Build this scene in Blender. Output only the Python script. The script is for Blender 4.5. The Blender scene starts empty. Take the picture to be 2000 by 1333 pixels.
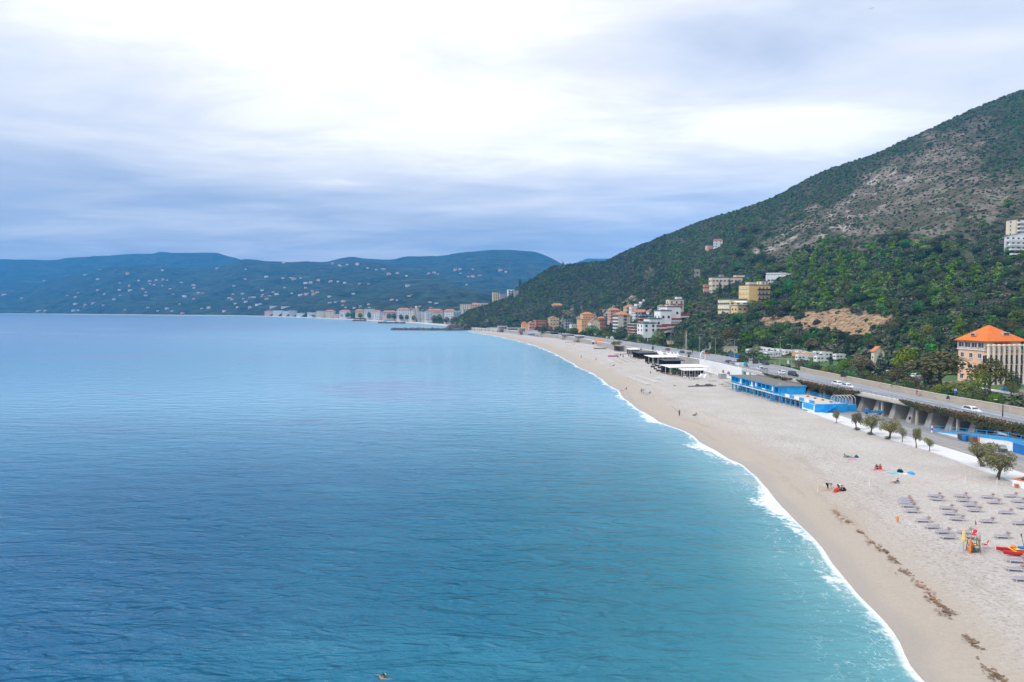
import bpy, math, random
from mathutils import Vector, noise as mnoise
random.seed(7)
S = bpy.context.scene
COL = S.collection
R = math.radians
# ---------------------------------------------------------------- camera
F, HC = 1333.3, 30.0                       # focal length in photo pixels, camera height in metres
PIT = math.atan(63.5 / F)
cam = bpy.data.cameras.new('camera')
cam.lens, cam.sensor_width, cam.sensor_fit = 24.0, 36.0, 'HORIZONTAL'
cam.clip_start, cam.clip_end = 0.5, 60000
co = bpy.data.objects.new('camera', cam)
COL.objects.link(co)
co.location = (0, 0, HC)
co.rotation_euler = (math.pi / 2 - PIT, 0, 0)
S.camera = co
# ---------------------------------------------------------------- exposure
S.view_settings.view_transform = 'Standard'
S.view_settings.look = 'None'
S.view_settings.exposure = 0.14
S.view_settings.gamma = 1.0
S.view_settings.use_curve_mapping = False
S.cycles.use_denoising = True
S.cycles.max_bounces = 6
S.cycles.diffuse_bounces = 3
S.cycles.glossy_bounces = 2
S.cycles.transparent_max_bounces = 8
S.cycles.volume_bounces = 0
S.cycles.sample_clamp_indirect = 4.0
# ---------------------------------------------------------------- sun behind cloud
SUN_EL, SUN_AZ = R(46), R(-112)             # azimuth measured from +Y towards +X
sl = bpy.data.lights.new('sun', 'SUN')
sl.energy, sl.angle, sl.color = 1.6, R(16), (1.0, 0.96, 0.9)
so = bpy.data.objects.new('sun', sl)
COL.objects.link(so)
sd = Vector((math.sin(SUN_AZ) * math.cos(SUN_EL), math.cos(SUN_AZ) * math.cos(SUN_EL), math.sin(SUN_EL)))
so.rotation_euler = sd.to_track_quat('Z', 'Y').to_euler()
so.location = (0, 0, 900)
# ---------------------------------------------------------------- sky: overcast cloud deck over a clear sky
W = bpy.data.worlds.new('World')
S.world = W
W.use_nodes = True
nt = W.node_tree
nt.nodes.clear()


class NT:
    """tiny node-tree helper"""
    def __init__(s, tree): s.t = tree
    def n(s, typ, **kw):
        nd = s.t.nodes.new(typ)
        for k, v in kw.items():
            if k == 'ins':
                for kk, vv in v.items():
                    if isinstance(vv, bpy.types.NodeSocket): s.t.links.new(vv, nd.inputs[kk])
                    else: nd.inputs[kk].default_value = vv
            else: setattr(nd, k, v)
        return nd
    def m(s, op, a, b=0.0, c=0.0, clamp=False):
        nd = s.n('ShaderNodeMath', operation=op, use_clamp=clamp)
        for i, v in enumerate((a, b, c)):
            if isinstance(v, bpy.types.NodeSocket): s.t.links.new(v, nd.inputs[i])
            else: nd.inputs[i].default_value = v
        return nd.outputs[0]
    def mix(s, f, a, b):
        nd = s.n('ShaderNodeMix', data_type='RGBA')
        for i, v in ((0, f), (6, a), (7, b)):
            if isinstance(v, bpy.types.NodeSocket): s.t.links.new(v, nd.inputs[i])
            else: nd.inputs[i].default_value = v if i == 0 else (*v[:3], 1)
        return nd.outputs[2]
    def ramp(s, f, stops, interp='LINEAR'):
        nd = s.n('ShaderNodeValToRGB')
        cr = nd.color_ramp
        cr.interpolation = interp
        while len(cr.elements) < len(stops): cr.elements.new(0.5)
        for e, (p, c) in zip(cr.elements, stops):
            e.position = p
            e.color = (c, c, c, 1) if isinstance(c, (int, float)) else (*c, 1)
        s.t.links.new(f, nd.inputs[0])
        return nd.outputs[0]
    def step(s, x, a, b):
        nd = s.n('ShaderNodeMapRange', interpolation_type='SMOOTHSTEP')
        s.t.links.new(x, nd.inputs[0])
        nd.inputs[1].default_value, nd.inputs[2].default_value = a, b
        return nd.outputs[0]
    def noise(s, vec, scale, detail=4, rough=0.55, dist=0.0):
        nd = s.n('ShaderNodeTexNoise', ins={'Scale': scale, 'Detail': detail, 'Roughness': rough, 'Distortion': dist})
        if vec is not None: s.t.links.new(vec, nd.inputs['Vector'])
        return nd.outputs[0]
    def mapping(s, vec, scale=(1, 1, 1), rot=(0, 0, 0), loc=(0, 0, 0)):
        nd = s.n('ShaderNodeMapping', ins={'Scale': scale, 'Rotation': rot, 'Location': loc})
        s.t.links.new(vec, nd.inputs[0])
        return nd.outputs[0]
    def link(s, a, b): s.t.links.new(a, b)


def sky_nodes():
    N = NT(nt)
    tc = N.n('ShaderNodeTexCoord')
    sx = N.n('ShaderNodeSeparateXYZ')
    N.link(tc.outputs['Generated'], sx.inputs[0])
    X, Y, Z = sx.outputs
    Zc = N.m('MAXIMUM', Z, 0.0)
    # clouds live on a flat deck: project the direction on it
    den = N.m('ADD', Zc, 0.10)
    cv = N.n('ShaderNodeCombineXYZ', ins={0: N.m('DIVIDE', X, den), 1: N.m('DIVIDE', Y, den), 2: 0.0})
    deck = cv.outputs[0]
    n1 = N.noise(N.mapping(deck, (0.38, 0.62, 1), (0, 0, R(-14)), (1.3, 0.4, 0)), 1.0, 5, 0.5, 0.5)
    n2 = N.noise(N.mapping(deck, (1.1, 1.9, 1), (0, 0, R(-20)), (4.1, 2.2, 0)), 1.0, 6, 0.55, 0.4)
    az = N.m('ARCTAN2', X, Y)                                  # radians, 0 straight ahead
    def blob(a0, e0, sa, se):
        da = N.m('DIVIDE', N.m('SUBTRACT', az, a0), sa)
        de = N.m('DIVIDE', N.m('SUBTRACT', Zc, e0), se)
        return N.m('POWER', 2.718, N.m('MULTIPLY', N.m('ADD', N.m('MULTIPLY', da, da), N.m('MULTIPLY', de, de)), -1.0))
    # thin bright part of the deck where the sun stands, thick dark bank low over the sea
    b1 = blob(-0.30, 0.40, 0.36, 0.16)
    b2 = blob(0.16, 0.245, 0.40, 0.075)
    b3 = blob(-0.70, 0.42, 0.3, 0.13)
    d1 = blob(-0.42, 0.125, 0.50, 0.055)
    d2 = blob(0.02, 0.12, 0.35, 0.05)
    d3 = blob(0.26, 0.335, 0.17, 0.05)
    d4 = blob(0.75, 0.40, 0.30, 0.10)
    d5 = blob(-0.70, 0.22, 0.20, 0.05)
    v = N.m('ADD', 0.64, N.m('MULTIPLY', N.m('SUBTRACT', n1, 0.5), 0.62))
    v = N.m('ADD', v, N.m('MULTIPLY', N.m('SUBTRACT', n2, 0.5), 0.85))
    for b, w in ((b1, .42), (b2, .30), (b3, .26), (d1, -.24), (d2, -.10), (d3, -.20), (d4, -.20), (d5, -.12)):
        v = N.m('MULTIPLY_ADD', b, w, v)
    strk = N.noise(N.n('ShaderNodeCombineXYZ', ins={0: N.m('MULTIPLY', az, 1.6), 1: N.m('MULTIPLY', Zc, 22.0), 2: 0.7}).outputs[0], 1.0, 5, .55, .5)
    v = N.m('MULTIPLY_ADD', N.m('MULTIPLY', N.m('SUBTRACT', strk, .5), N.step(Zc, .34, .10)), .65, v)
    # overhead and behind: even cloud
    over = N.step(Zc, 0.50, 0.75)
    v = N.m('ADD', N.m('MULTIPLY', v, N.m('SUBTRACT', 1.0, over)), N.m('MULTIPLY', over, 0.96))
    col = N.ramp(v, [(0.0, (.30, .42, .66)), (0.22, (.42, .54, .76)), (0.44, (.61, .69, .85)), (0.62, (.81, .86, .97)), (0.78, (.99, .995, 1.03)), (1.0, (1.30, 1.28, 1.27))])
    # unseen bright cloud patch added behind the left shoulder to light camera-facing surfaces
    glow = blob(-1.95, 0.72, 0.85, 0.36)
    gm = N.n('ShaderNodeVectorMath', operation='SCALE')
    N.link(col, gm.inputs[0])
    N.link(N.m('MULTIPLY_ADD', glow, 1.3, 1.0), gm.inputs['Scale'])
    col = gm.outputs[0]
    lowband = N.step(Zc, 0.085, 0.0)
    col = N.mix(N.m('MULTIPLY', lowband, 0.6), col, (1.05, 1.02, 1.05))
    sky = N.n('ShaderNodeTexSky', sky_type='NISHITA', sun_disc=False, sun_elevation=SUN_EL, sun_rotation=SUN_AZ)
    b0 = N.n('ShaderNodeBackground', ins={'Strength': 0.1})
    N.link(sky.outputs[0], b0.inputs[0])
    bc = N.n('ShaderNodeBackground', ins={'Strength': 1.0})
    N.link(col, bc.inputs[0])
    mx = N.n('ShaderNodeMixShader', ins={0: 0.96})
    N.link(b0.outputs[0], mx.inputs[1])
    N.link(bc.outputs[0], mx.inputs[2])
    out = N.n('ShaderNodeOutputWorld')
    N.link(mx.outputs[0], out.inputs[0])


sky_nodes()


# ================================================================ helpers
def ray(u, v):
    a, b = (u - 1000) / F, -(v - 666.5) / F
    c, s = math.cos(PIT), math.sin(PIT)
    return Vector((a, c + b * s, b * c - s))


def onz(u, v, z=0.0):
    """where the sight line of a photo pixel meets height z"""
    d = ray(u, v)
    t = (z - HC) / d.z
    return Vector((d.x * t, d.y * t, z))


def at(u, v, Y):
    """world point of a photo pixel at depth Y"""
    d = ray(u, v)
    t = Y / d.y
    return Vector((d.x * t, Y, HC + d.z * t))


def lerp(a, b, t): return a + (b - a) * t


def table(pts, smooth=True):
    """smooth 1-D table (monotone knots)"""
    xs, ys = [p[0] for p in pts], [p[1] for p in pts]
    n = len(xs)
    m = []
    for i in range(n):
        if i == 0: m.append((ys[1] - ys[0]) / (xs[1] - xs[0]))
        elif i == n - 1: m.append((ys[-1] - ys[-2]) / (xs[-1] - xs[-2]))
        else:
            d0, d1 = (ys[i] - ys[i - 1]) / (xs[i] - xs[i - 1]), (ys[i + 1] - ys[i]) / (xs[i + 1] - xs[i])
            m.append(0 if d0 * d1 <= 0 else 2 * d0 * d1 / (d0 + d1))
    def f(x):
        if x <= xs[0]: return ys[0] + m[0] * (x - xs[0])
        if x >= xs[-1]: return ys[-1] + m[-1] * (x - xs[-1])
        lo, hi = 0, n - 1
        while hi - lo > 1:
            md = (lo + hi) // 2
            if xs[md] <= x: lo = md
            else: hi = md
        h = xs[hi] - xs[lo]
        t = (x - xs[lo]) / h
        if not smooth: return lerp(ys[lo], ys[hi], t)
        t2, t3 = t * t, t * t * t
        return (2 * t3 - 3 * t2 + 1) * ys[lo] + (t3 - 2 * t2 + t) * h * m[lo] + (-2 * t3 + 3 * t2) * ys[hi] + (t3 - t2) * h * m[hi]
    return f


class MB:
    """collects faces, builds one mesh object"""
    def __init__(s): s.v, s.f, s.m, s.uv = [], [], [], None
    def face(s, pts, mat=0):
        b = len(s.v)
        s.v += [tuple(p) for p in pts]
        s.f.append(tuple(range(b, b + len(pts))))
        s.m.append(mat)
    def box(s, cx, cy, z0, sx, sy, sz, mat=0, rot=0.0, taper=1.0):
        c, sn = math.cos(rot), math.sin(rot)
        b = len(s.v)
        for zz, k in ((z0, 1.0), (z0 + sz, taper)):
            for ax, ay in ((-.5, -.5), (.5, -.5), (.5, .5), (-.5, .5)):
                x, y = ax * sx * k, ay * sy * k
                s.v.append((cx + x * c - y * sn, cy + x * sn + y * c, zz))
        for q in ((0, 3, 2, 1), (4, 5, 6, 7), (0, 1, 5, 4), (1, 2, 6, 5), (2, 3, 7, 6), (3, 0, 4, 7)):
            s.f.append(tuple(b + i for i in q))
            s.m.append(mat)
    def bar(s, p, q, r, mat=0, n=6, r2=None, cap=True):
        p, q = Vector(p), Vector(q)
        d = (q - p)
        if d.length < 1e-6: return
        d.normalize()
        up = Vector((0, 0, 1)) if abs(d.z) < .9 else Vector((1, 0, 0))
        a = d.cross(up).normalized()
        c = d.cross(a)
        r2 = r if r2 is None else r2
        b = len(s.v)
        for pt, rr in ((p, r), (q, r2)):
            for i in range(n):
                t = 2 * math.pi * i / n
                s.v.append(tuple(pt + a * (rr * math.cos(t)) + c * (rr * math.sin(t))))
        for i in range(n):
            j = (i + 1) % n
            s.f.append((b + i, b + j, b + n + j, b + n + i)[::-1])
            s.m.append(mat)
        if cap:
            s.f.append(tuple(b + i for i in range(n)))
            s.f.append(tuple(b + n + i for i in reversed(range(n))))
            s.m += [mat, mat]
    def tube(s, pts, rs, mat=0, n=6):
        for i in range(len(pts) - 1):
            a = rs[i] if isinstance(rs, (list, tuple)) else rs
            c = rs[i + 1] if isinstance(rs, (list, tuple)) else rs
            s.bar(pts[i], pts[i + 1], a, mat, n, c)
    def lathe(s, cx, cy, prof, n=12, mat=0, sx=1, sy=1):
        b = len(s.v)
        for r, z in prof:
            for i in range(n):
                t = 2 * math.pi * i / n
                s.v.append((cx + r * sx * math.cos(t), cy + r * sy * math.sin(t), z))
        for k in range(len(prof) - 1):
            for i in range(n):
                j = (i + 1) % n
                s.f.append((b + k * n + i, b + k * n + j, b + (k + 1) * n + j, b + (k + 1) * n + i))
                s.m.append(mat)
        s.f.append(tuple(b + i for i in reversed(range(n))))
        s.f.append(tuple(b + (len(prof) - 1) * n + i for i in range(n)))
        s.m += [mat, mat]
    def prism(s, outline, z0, z1, mat=0):
        """outline: CCW (x, y) list"""
        n = len(outline)
        b = len(s.v)
        s.v += [(x, y, z0) for x, y in outline] + [(x, y, z1) for x, y in outline]
        s.f.append(tuple(b + i for i in reversed(range(n))))
        s.f.append(tuple(b + n + i for i in range(n)))
        s.m += [mat, mat]
        for i in range(n):
            j = (i + 1) % n
            s.f.append((b + i, b + j, b + n + j, b + n + i))
            s.m.append(mat)
    def loft(s, rings, mat=0, closed=True, caps=True):
        b = len(s.v)
        n = len(rings[0])
        for r in rings: s.v += [tuple(p) for p in r]
        for k in range(len(rings) - 1):
            for i in range(n if closed else n - 1):
                j = (i + 1) % n
                s.f.append((b + k * n + i, b + k * n + j, b + (k + 1) * n + j, b + (k + 1) * n + i))
                s.m.append(mat)
        if caps:
            s.f.append(tuple(b + i for i in reversed(range(n))))
            s.f.append(tuple(b + (len(rings) - 1) * n + i for i in range(n)))
            s.m += [mat, mat]
    def mesh(s, name, mats, smooth=False):
        me = bpy.data.meshes.new(name)
        me.from_pydata(s.v, [], s.f)
        if not isinstance(mats, (list, tuple)): mats = [mats]
        for m in mats: me.materials.append(m)
        if len(mats) > 1: me.polygons.foreach_set('material_index', s.m)
        if smooth: me.polygons.foreach_set('use_smooth', [True] * len(me.polygons))
        if s.uv:
            l = me.uv_layers.new(name='UVMap')
            uvs = []
            for p in me.polygons:
                for vi in p.vertices: uvs += s.uv[vi]
            l.data.foreach_set('uv', uvs)
        me.update()
        return me
    def build(s, name, mats, parent=None, smooth=False, **kw):
        return link(s.mesh(name, mats, smooth), name, parent, **kw)


def tag(o, label=None, cat=None, group=None, kind=None):
    if label: o['label'] = label
    if cat: o['category'] = cat
    if group: o['group'] = group
    if kind: o['kind'] = kind
    return o


def link(me, name, parent=None, loc=None, rz=None, label=None, cat=None, group=None, kind=None):
    o = bpy.data.objects.new(name, me)
    COL.objects.link(o)
    if parent: o.parent = parent
    if loc is not None: o.location = loc
    if rz is not None: o.rotation_euler = (0, 0, rz)
    return tag(o, label, cat, group, kind)


def thing(name, label, cat, loc=(0, 0, 0), rz=0.0, group=None):
    return link(None, name, None, loc, rz, label, cat, group)


def copy_tree(o, label=None, loc=None, rz=None, parent=None, scale=None):
    c = o.copy()
    COL.objects.link(c)
    if parent: c.parent = parent
    if label: c['label'] = label
    if loc is not None: c.location = loc
    if rz is not None: c.rotation_euler = (0, 0, rz)
    if scale is not None: c.scale = scale if isinstance(scale, (tuple, list)) else (scale,) * 3
    for ch in KIDS.get(o.name, []) if o.name in KIDS else [k for k in o.children]:
        copy_tree(ch, parent=c)
    return c


KIDS = {}
ORD = 'first second third fourth fifth sixth seventh eighth ninth tenth eleventh twelfth'.split()


def nth(i):
    if i < 12: return ORD[i]
    n = i + 1
    return '%d%s' % (n, 'th' if 10 <= n % 100 <= 20 else {1: 'st', 2: 'nd', 3: 'rd'}.get(n % 10, 'th'))


# ---------------------------------------------------------------- materials
MATS = {}


def mat(name, col, rough=0.8, var=0.0, scale=3.0, metal=0.0, spec=0.3, bump=0.0, bscale=20.0, emit=None, coords='Object'):
    """plain surface with optional mottling and grain"""
    if name in MATS: return MATS[name]
    m = bpy.data.materials.new(name)
    m.use_nodes = True
    N = NT(m.node_tree)
    p = m.node_tree.nodes['Principled BSDF']
    p.inputs['Base Color'].default_value = (*col, 1)
    p.inputs['Roughness'].default_value = rough
    p.inputs['Metallic'].default_value = metal
    p.inputs['Specular IOR Level'].default_value = spec
    tc = N.n('ShaderNodeTexCoord')
    if var > 0:
        f = N.noise(tc.outputs[coords], scale, 6, 0.65)
        a = tuple(max(0, c * (1 - var)) for c in col)
        b = tuple(min(1, c * (1 + var * .8)) for c in col)
        N.link(N.ramp(f, [(0.3, a), (0.7, b)]), p.inputs['Base Color'])
    if bump > 0:
        bp = N.n('ShaderNodeBump', ins={'Strength': bump, 'Distance': 0.05})
        N.link(N.noise(tc.outputs[coords], bscale, 3), bp.inputs['Height'])
        N.link(bp.outputs[0], p.inputs['Normal'])
    MATS[name] = m
    return m
# ================================================================ coast lines, x as a function of depth y
XW = table([(-400, 5), (-60, 27), (20, 31.5), (54, 33.3), (64, 35.8), (76, 37.2), (84.4, 39.2), (95, 41.2), (102, 41.1), (116, 42.4), (130.4, 43.6), (143, 42.3), (163, 41.8), (180, 39.4),
            (210, 38.1), (279, 37.8), (370, 33.4), (512, 23.1), (702, -7.9), (889, -53.4), (1082, -73), (1213, -127), (1430, -214), (1602, -312), (2003, -540), (2504, -882), (2862, -1244), (3082, -1617), (3643, -2457), (3817, -2860), (4300, -5200), (4600, -9000)])
XB = table([(-400, 60), (0, 74), (60, 78), (100, 80.5), (130, 82.2), (165, 80.4), (190, 80.5), (227, 78.5), (284, 78), (344, 74), (432, 66), (578, 49), (696, 20), (855, -24), (960, -54), (1082, -60)])
XF = table([(-400, 90), (0, 100), (100, 100.5), (131, 99.5), (161, 97), (186, 94.5), (205, 92.2), (239, 89), (299, 88.5), (393, 82), (473, 70), (628, 47), (726, 13), (850, -20), (960, -46), (1082, -52)])
XR = table([(-400, 104), (0, 113), (100, 112), (146, 110), (177, 107), (205, 106.3), (239, 106), (275, 110), (375, 107), (460, 96), (563, 79), (695, 52), (760, 34), (850, 4), (960, -24), (1082, -35)])
ZR = table([(0, 7), (220, 7), (300, 6.2), (420, 5.2), (1100, 5.0)])
ZB = 1.8                                     # level of the upper beach and promenade


XW0 = XW


def XW(y):
    """waterline with beach cusps"""
    a = min(1, max(.2, (1100 - y) / 900)) if y < 1100 else .2
    return XW0(y) + a * (1.5 * mnoise.noise(Vector((y * .045, .3, 0))) + .8 * mnoise.noise(Vector((y * .13, 4.3, 0))))


def beach_z(x, y):
    d = x - XW(y)
    if d < 0: return max(-8, d * .07)
    w = 16.0
    return ZB * (1 - (1 - min(d / w, 1)) ** 1.6) + .05 * mnoise.noise(Vector((x * .06, y * .06, 0)))


def sheet(name, ya, lines, mat_, uvf=None, z=None, kind='structure', smooth=True, **kw):
    """strip mesh: for each depth y, a row of points lines(y) -> [(x, z), ...]"""
    b = MB()
    rows = [lines(y) for y in ya]
    n = len(rows[0])
    uv = []
    for y, r in zip(ya, rows):
        for p in r:
            b.v.append((p[0], y, p[1]))
            uv.append((p[2], y) if len(p) > 2 else (p[0], y))
    for k in range(len(ya) - 1):
        for i in range(n - 1):
            b.f.append((k * n + i, k * n + i + 1, (k + 1) * n + i + 1, (k + 1) * n + i))
            b.m.append(0)
    b.uv = uv
    return b.build(name, mat_, smooth=smooth, kind=kind, **kw)


def ysteps(a, b, s0, growth):
    out, y, s = [], a, s0
    while y < b:
        out.append(y)
        y += s
        s = max(s0, abs(y) * growth)
    return out + [b]


def water_material():
    m = bpy.data.materials.new('sea_water')
    m.use_nodes = True
    N = NT(m.node_tree)
    p = m.node_tree.nodes['Principled BSDF']
    uv = N.n('ShaderNodeUVMap', uv_map='UVMap').outputs[0]
    s = N.n('ShaderNodeSeparateXYZ')
    N.link(uv, s.inputs[0])
    d, yy = s.outputs[0], s.outputs[1]
    geo = N.n('ShaderNodeNewGeometry')
    pos = geo.outputs['Position']
    big = N.noise(N.mapping(pos, (.012, .02, 1), (0, 0, R(20))), 1.0, 4, 0.55, 0.6)
    mid = N.noise(N.mapping(pos, (.03, .06, 1), (0, 0, R(-30))), 1.0, 4, 0.6, 0.4)
    # the bottom falls away: pale sand shallows, turquoise, then deep blue
    dd = N.m('ADD', d, N.m('MULTIPLY', N.m('SUBTRACT', big, 0.5), 30.0))
    c = N.ramp(N.m('DIVIDE', dd, 300.0), [(0.0, (.26, .40, .40)), (0.012, (.10, .29, .33)), (0.05, (.020, .18, .25)), (0.13, (.001, .128, .225)), (0.26, (.001, .098, .222)), (0.55, (.008, .12, .27)), (1.0, (.03, .13, .31))])  # farthest stops lightened to stand in for sky reflection
    # cloudy drift of plankton and seagrass below the surface
    c = N.mix(N.m('MULTIPLY', N.step(mid, .48, .72), 0.35), c, (.03, .22, .34))
    weed = N.m('MULTIPLY', N.step(N.noise(N.mapping(pos, (.006, .011, 1), (0, 0, R(35)), (3, 1, 0)), 1.0, 5, .6, 1.0), .52, .66), N.step(d, 30, 90))
    # base colour lightened in the distance, standing in for brighter sky reflection
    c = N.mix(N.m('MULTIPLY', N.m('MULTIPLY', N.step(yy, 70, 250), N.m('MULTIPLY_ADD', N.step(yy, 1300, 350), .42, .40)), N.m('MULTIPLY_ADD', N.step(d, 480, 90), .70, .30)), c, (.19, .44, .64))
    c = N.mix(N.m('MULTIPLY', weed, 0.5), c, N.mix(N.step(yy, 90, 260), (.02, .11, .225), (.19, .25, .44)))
    # swash foam near the waterline
    fv = N.n('ShaderNodeCombineXYZ', ins={0: N.m('MULTIPLY', d, .35), 1: N.m('MULTIPLY', yy, .10), 2: 0})
    fn = N.noise(fv.outputs[0], 1.0, 5, .6, .6)
    fine = N.noise(pos, 1.1, 6, .7, .5)
    lump = N.noise(N.n('ShaderNodeCombineXYZ', ins={0: 0.0, 1: N.m('MULTIPLY', yy, .045), 2: 4.0}).outputs[0], 1.0, 3)
    wdt = N.m('ADD', N.m('MULTIPLY_ADD', lump, 13.0, -5.4), N.m('MULTIPLY', N.m('MULTIPLY', N.step(yy, 80, 110), N.step(yy, 230, 170)), .9))                    # local width of the foam belt
    edge = N.m('SUBTRACT', wdt, N.m('ADD', d, N.m('MULTIPLY', N.m('SUBTRACT', fn, .5), 7.0)))
    f1 = N.step(N.m('ADD', edge, N.m('MULTIPLY', N.m('SUBTRACT', fine, .5), 7.0)), -.6, 2.0)
    lace = N.n('ShaderNodeTexVoronoi', feature='DISTANCE_TO_EDGE', ins={'Scale': 2.0, 'Randomness': 1.0})
    N.link(N.mapping(pos, (1.0, .7, 1)), lace.inputs['Vector'])
    webs = N.step(lace.outputs[0], .10, .02)
    f2 = N.m('MULTIPLY', N.m('MULTIPLY', webs, N.step(d, 11, 2)), N.step(N.m('ADD', fine, N.m('MULTIPLY', fn, .6)), .78, 1.0))
    thin = N.m('MULTIPLY', N.step(d, .9, .25), .9)
    foam = N.m('MAXIMUM', N.m('MAXIMUM', f1, N.m('MULTIPLY', f2, .5)), thin)
    foam = N.m('MULTIPLY', foam, N.m('MULTIPLY', N.step(d, 30, 18), N.m('MULTIPLY_ADD', N.step(fine, .35, .55), .45, .55)))
    c = N.mix(foam, c, (.76, .79, .82))
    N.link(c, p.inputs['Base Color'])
    p.inputs['IOR'].default_value = 1.33
    p.inputs['Specular IOR Level'].default_value = 0.5
    N.link(N.m('ADD', N.m('MULTIPLY_ADD', foam, .6, .12), N.m('MULTIPLY', N.step(yy, 250, 900), .16)), p.inputs['Roughness'])
    # waves: long swell, wind chop, ripples
    w1 = N.noise(N.mapping(pos, (.10, .30, 1), (0, 0, R(12))), 1.0, 3, .55, .6)
    w2n = N.n('ShaderNodeTexNoise', noise_type='RIDGED_MULTIFRACTAL', ins={'Scale': 1.0, 'Detail': 5.0, 'Roughness': .62, 'Lacunarity': 2.1, 'Distortion': .9})
    N.link(N.mapping(pos, (.34, .80, 1), (0, 0, R(-10))), w2n.inputs['Vector'])
    w2 = w2n.outputs[0]
    w3 = N.noise(N.mapping(pos, (1.5, 3.0, 1), (0, 0, R(24))), 1.0, 4, .6, .3)
    h = N.m('ADD', N.m('MULTIPLY', w1, 1.2), N.m('ADD', N.m('MULTIPLY', w2, .42), N.m('MULTIPLY', w3, .20)))
    calm = N.m('MULTIPLY_ADD', N.step(d, 0, 25), .75, .25)
    bp = N.n('ShaderNodeBump', ins={'Distance': 1.7})
    N.link(N.m('MULTIPLY', calm, N.m('MULTIPLY_ADD', N.step(yy, 260, 45), .80, .14)), bp.inputs['Strength'])
    N.link(h, bp.inputs['Height'])
    N.link(bp.outputs[0], p.inputs['Normal'])
    return m


def sand_material():
    m = bpy.data.materials.new('sand')
    m.use_nodes = True
    N = NT(m.node_tree)
    p = m.node_tree.nodes['Principled BSDF']
    uv = N.n('ShaderNodeUVMap', uv_map='UVMap').outputs[0]
    s = N.n('ShaderNodeSeparateXYZ')
    N.link(uv, s.inputs[0])
    d, yy = s.outputs[0], s.outputs[1]
    pos = N.n('ShaderNodeNewGeometry').outputs['Position']
    big = N.noise(pos, .09, 5, .6, .4)
    mid = N.noise(N.mapping(pos, (.8, .25, 1)), 1.0, 5, .65, .3)
    peb = N.noise(pos, 2.6, 7, .75)
    c = N.ramp(big, [(.3, (.40, .365, .335)), (.55, (.45, .42, .395)), (.75, (.49, .465, .445))])
    stony = N.m('MULTIPLY', N.step(N.m('ADD', d, N.m('MULTIPLY', N.m('SUBTRACT', mid, .5), 9.0)), 5, 9), N.step(d, 24, 13))
    c = N.mix(N.m('MULTIPLY', N.step(peb, .51, .62), N.m('MULTIPLY_ADD', stony, .4, .45)), c, (.25, .22, .19))
    c = N.mix(N.m('MULTIPLY', N.step(peb, .46, .38), .5), c, (.60, .575, .55))
    # strand lines left by older waves, and the damp tan berm
    dj = N.m('ADD', d, N.m('MULTIPLY', N.m('SUBTRACT', mid, .5), 5.0))
    berm = N.m('MULTIPLY', N.step(dj, 14.0, 5.0), .75)
    c = N.mix(berm, c, (.37, .315, .255))
    wave = N.noise(N.n('ShaderNodeCombineXYZ', ins={0: N.m('MULTIPLY', dj, .55), 1: N.m('MULTIPLY', yy, .02), 2: 2.0}).outputs[0], 1.0, 3, .5)
    c = N.mix(N.m('MULTIPLY', N.m('MULTIPLY', N.step(wave, .55, .66), N.step(dj, 26, 5)), .38), c, (.30, .255, .21))
    wet = N.step(N.m('ADD', d, N.m('MULTIPLY', N.m('SUBTRACT', N.noise(N.n('ShaderNodeCombineXYZ', ins={0: 0., 1: N.m('MULTIPLY', yy, .07), 2: 0.}).outputs[0], 1.0, 3), .5), 5.0)), 3.0, 1.0)
    c = N.mix(N.m('MULTIPLY', wet, .55), c, (.32, .28, .25))
    N.link(c, p.inputs['Base Color'])
    N.link(N.m('MULTIPLY_ADD', wet, -.55, .95), p.inputs['Roughness'])
    p.inputs['Specular IOR Level'].default_value = .25
    steps = N.noise(N.mapping(pos, (1, .8, 1)), 1.1, 4, .6, .2)
    bp = N.n('ShaderNodeBump', ins={'Strength': .9, 'Distance': .28})
    N.link(N.m('ADD', N.m('MULTIPLY', steps, N.step(d, 3, 12)), N.m('MULTIPLY', peb, .35)), bp.inputs['Height'])
    N.link(bp.outputs[0], p.inputs['Normal'])
    return m


D_W = [-6, -3, -1.5, -.5, 0, .5, 1, 2, 3, 4.5, 6, 8, 11, 15, 20, 27, 36, 50, 70, 100, 140, 200, 300, 450, 700, 1100, 1800, 3000, 5000, 9000, 15000, 24000]
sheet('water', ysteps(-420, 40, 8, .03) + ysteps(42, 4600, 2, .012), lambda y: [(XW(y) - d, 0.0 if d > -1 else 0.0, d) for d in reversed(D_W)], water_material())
D_B = [-14, -6, -2, 0, .5, 1, 2, 3, 4, 6, 8, 10, 13, 16, 20]
M_SAND = sand_material()


def beach_row(y):
    w, b = XW(y), XB(y) + 10
    r = []
    for d in D_B: r.append((w + d, beach_z(w + d, y), d))
    for t in (.15, .3, .45, .6, .75, .9, 1.0):
        x = lerp(w + 20, max(b, w + 22), t)
        r.append((x, ZB + .05 * mnoise.noise(Vector((x * .06, y * .06, 0))), x - w))
    return r


sheet('beach', ysteps(-120, 40, 5, .02) + ysteps(42, 1075, 2, .012), beach_row, M_SAND)

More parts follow.
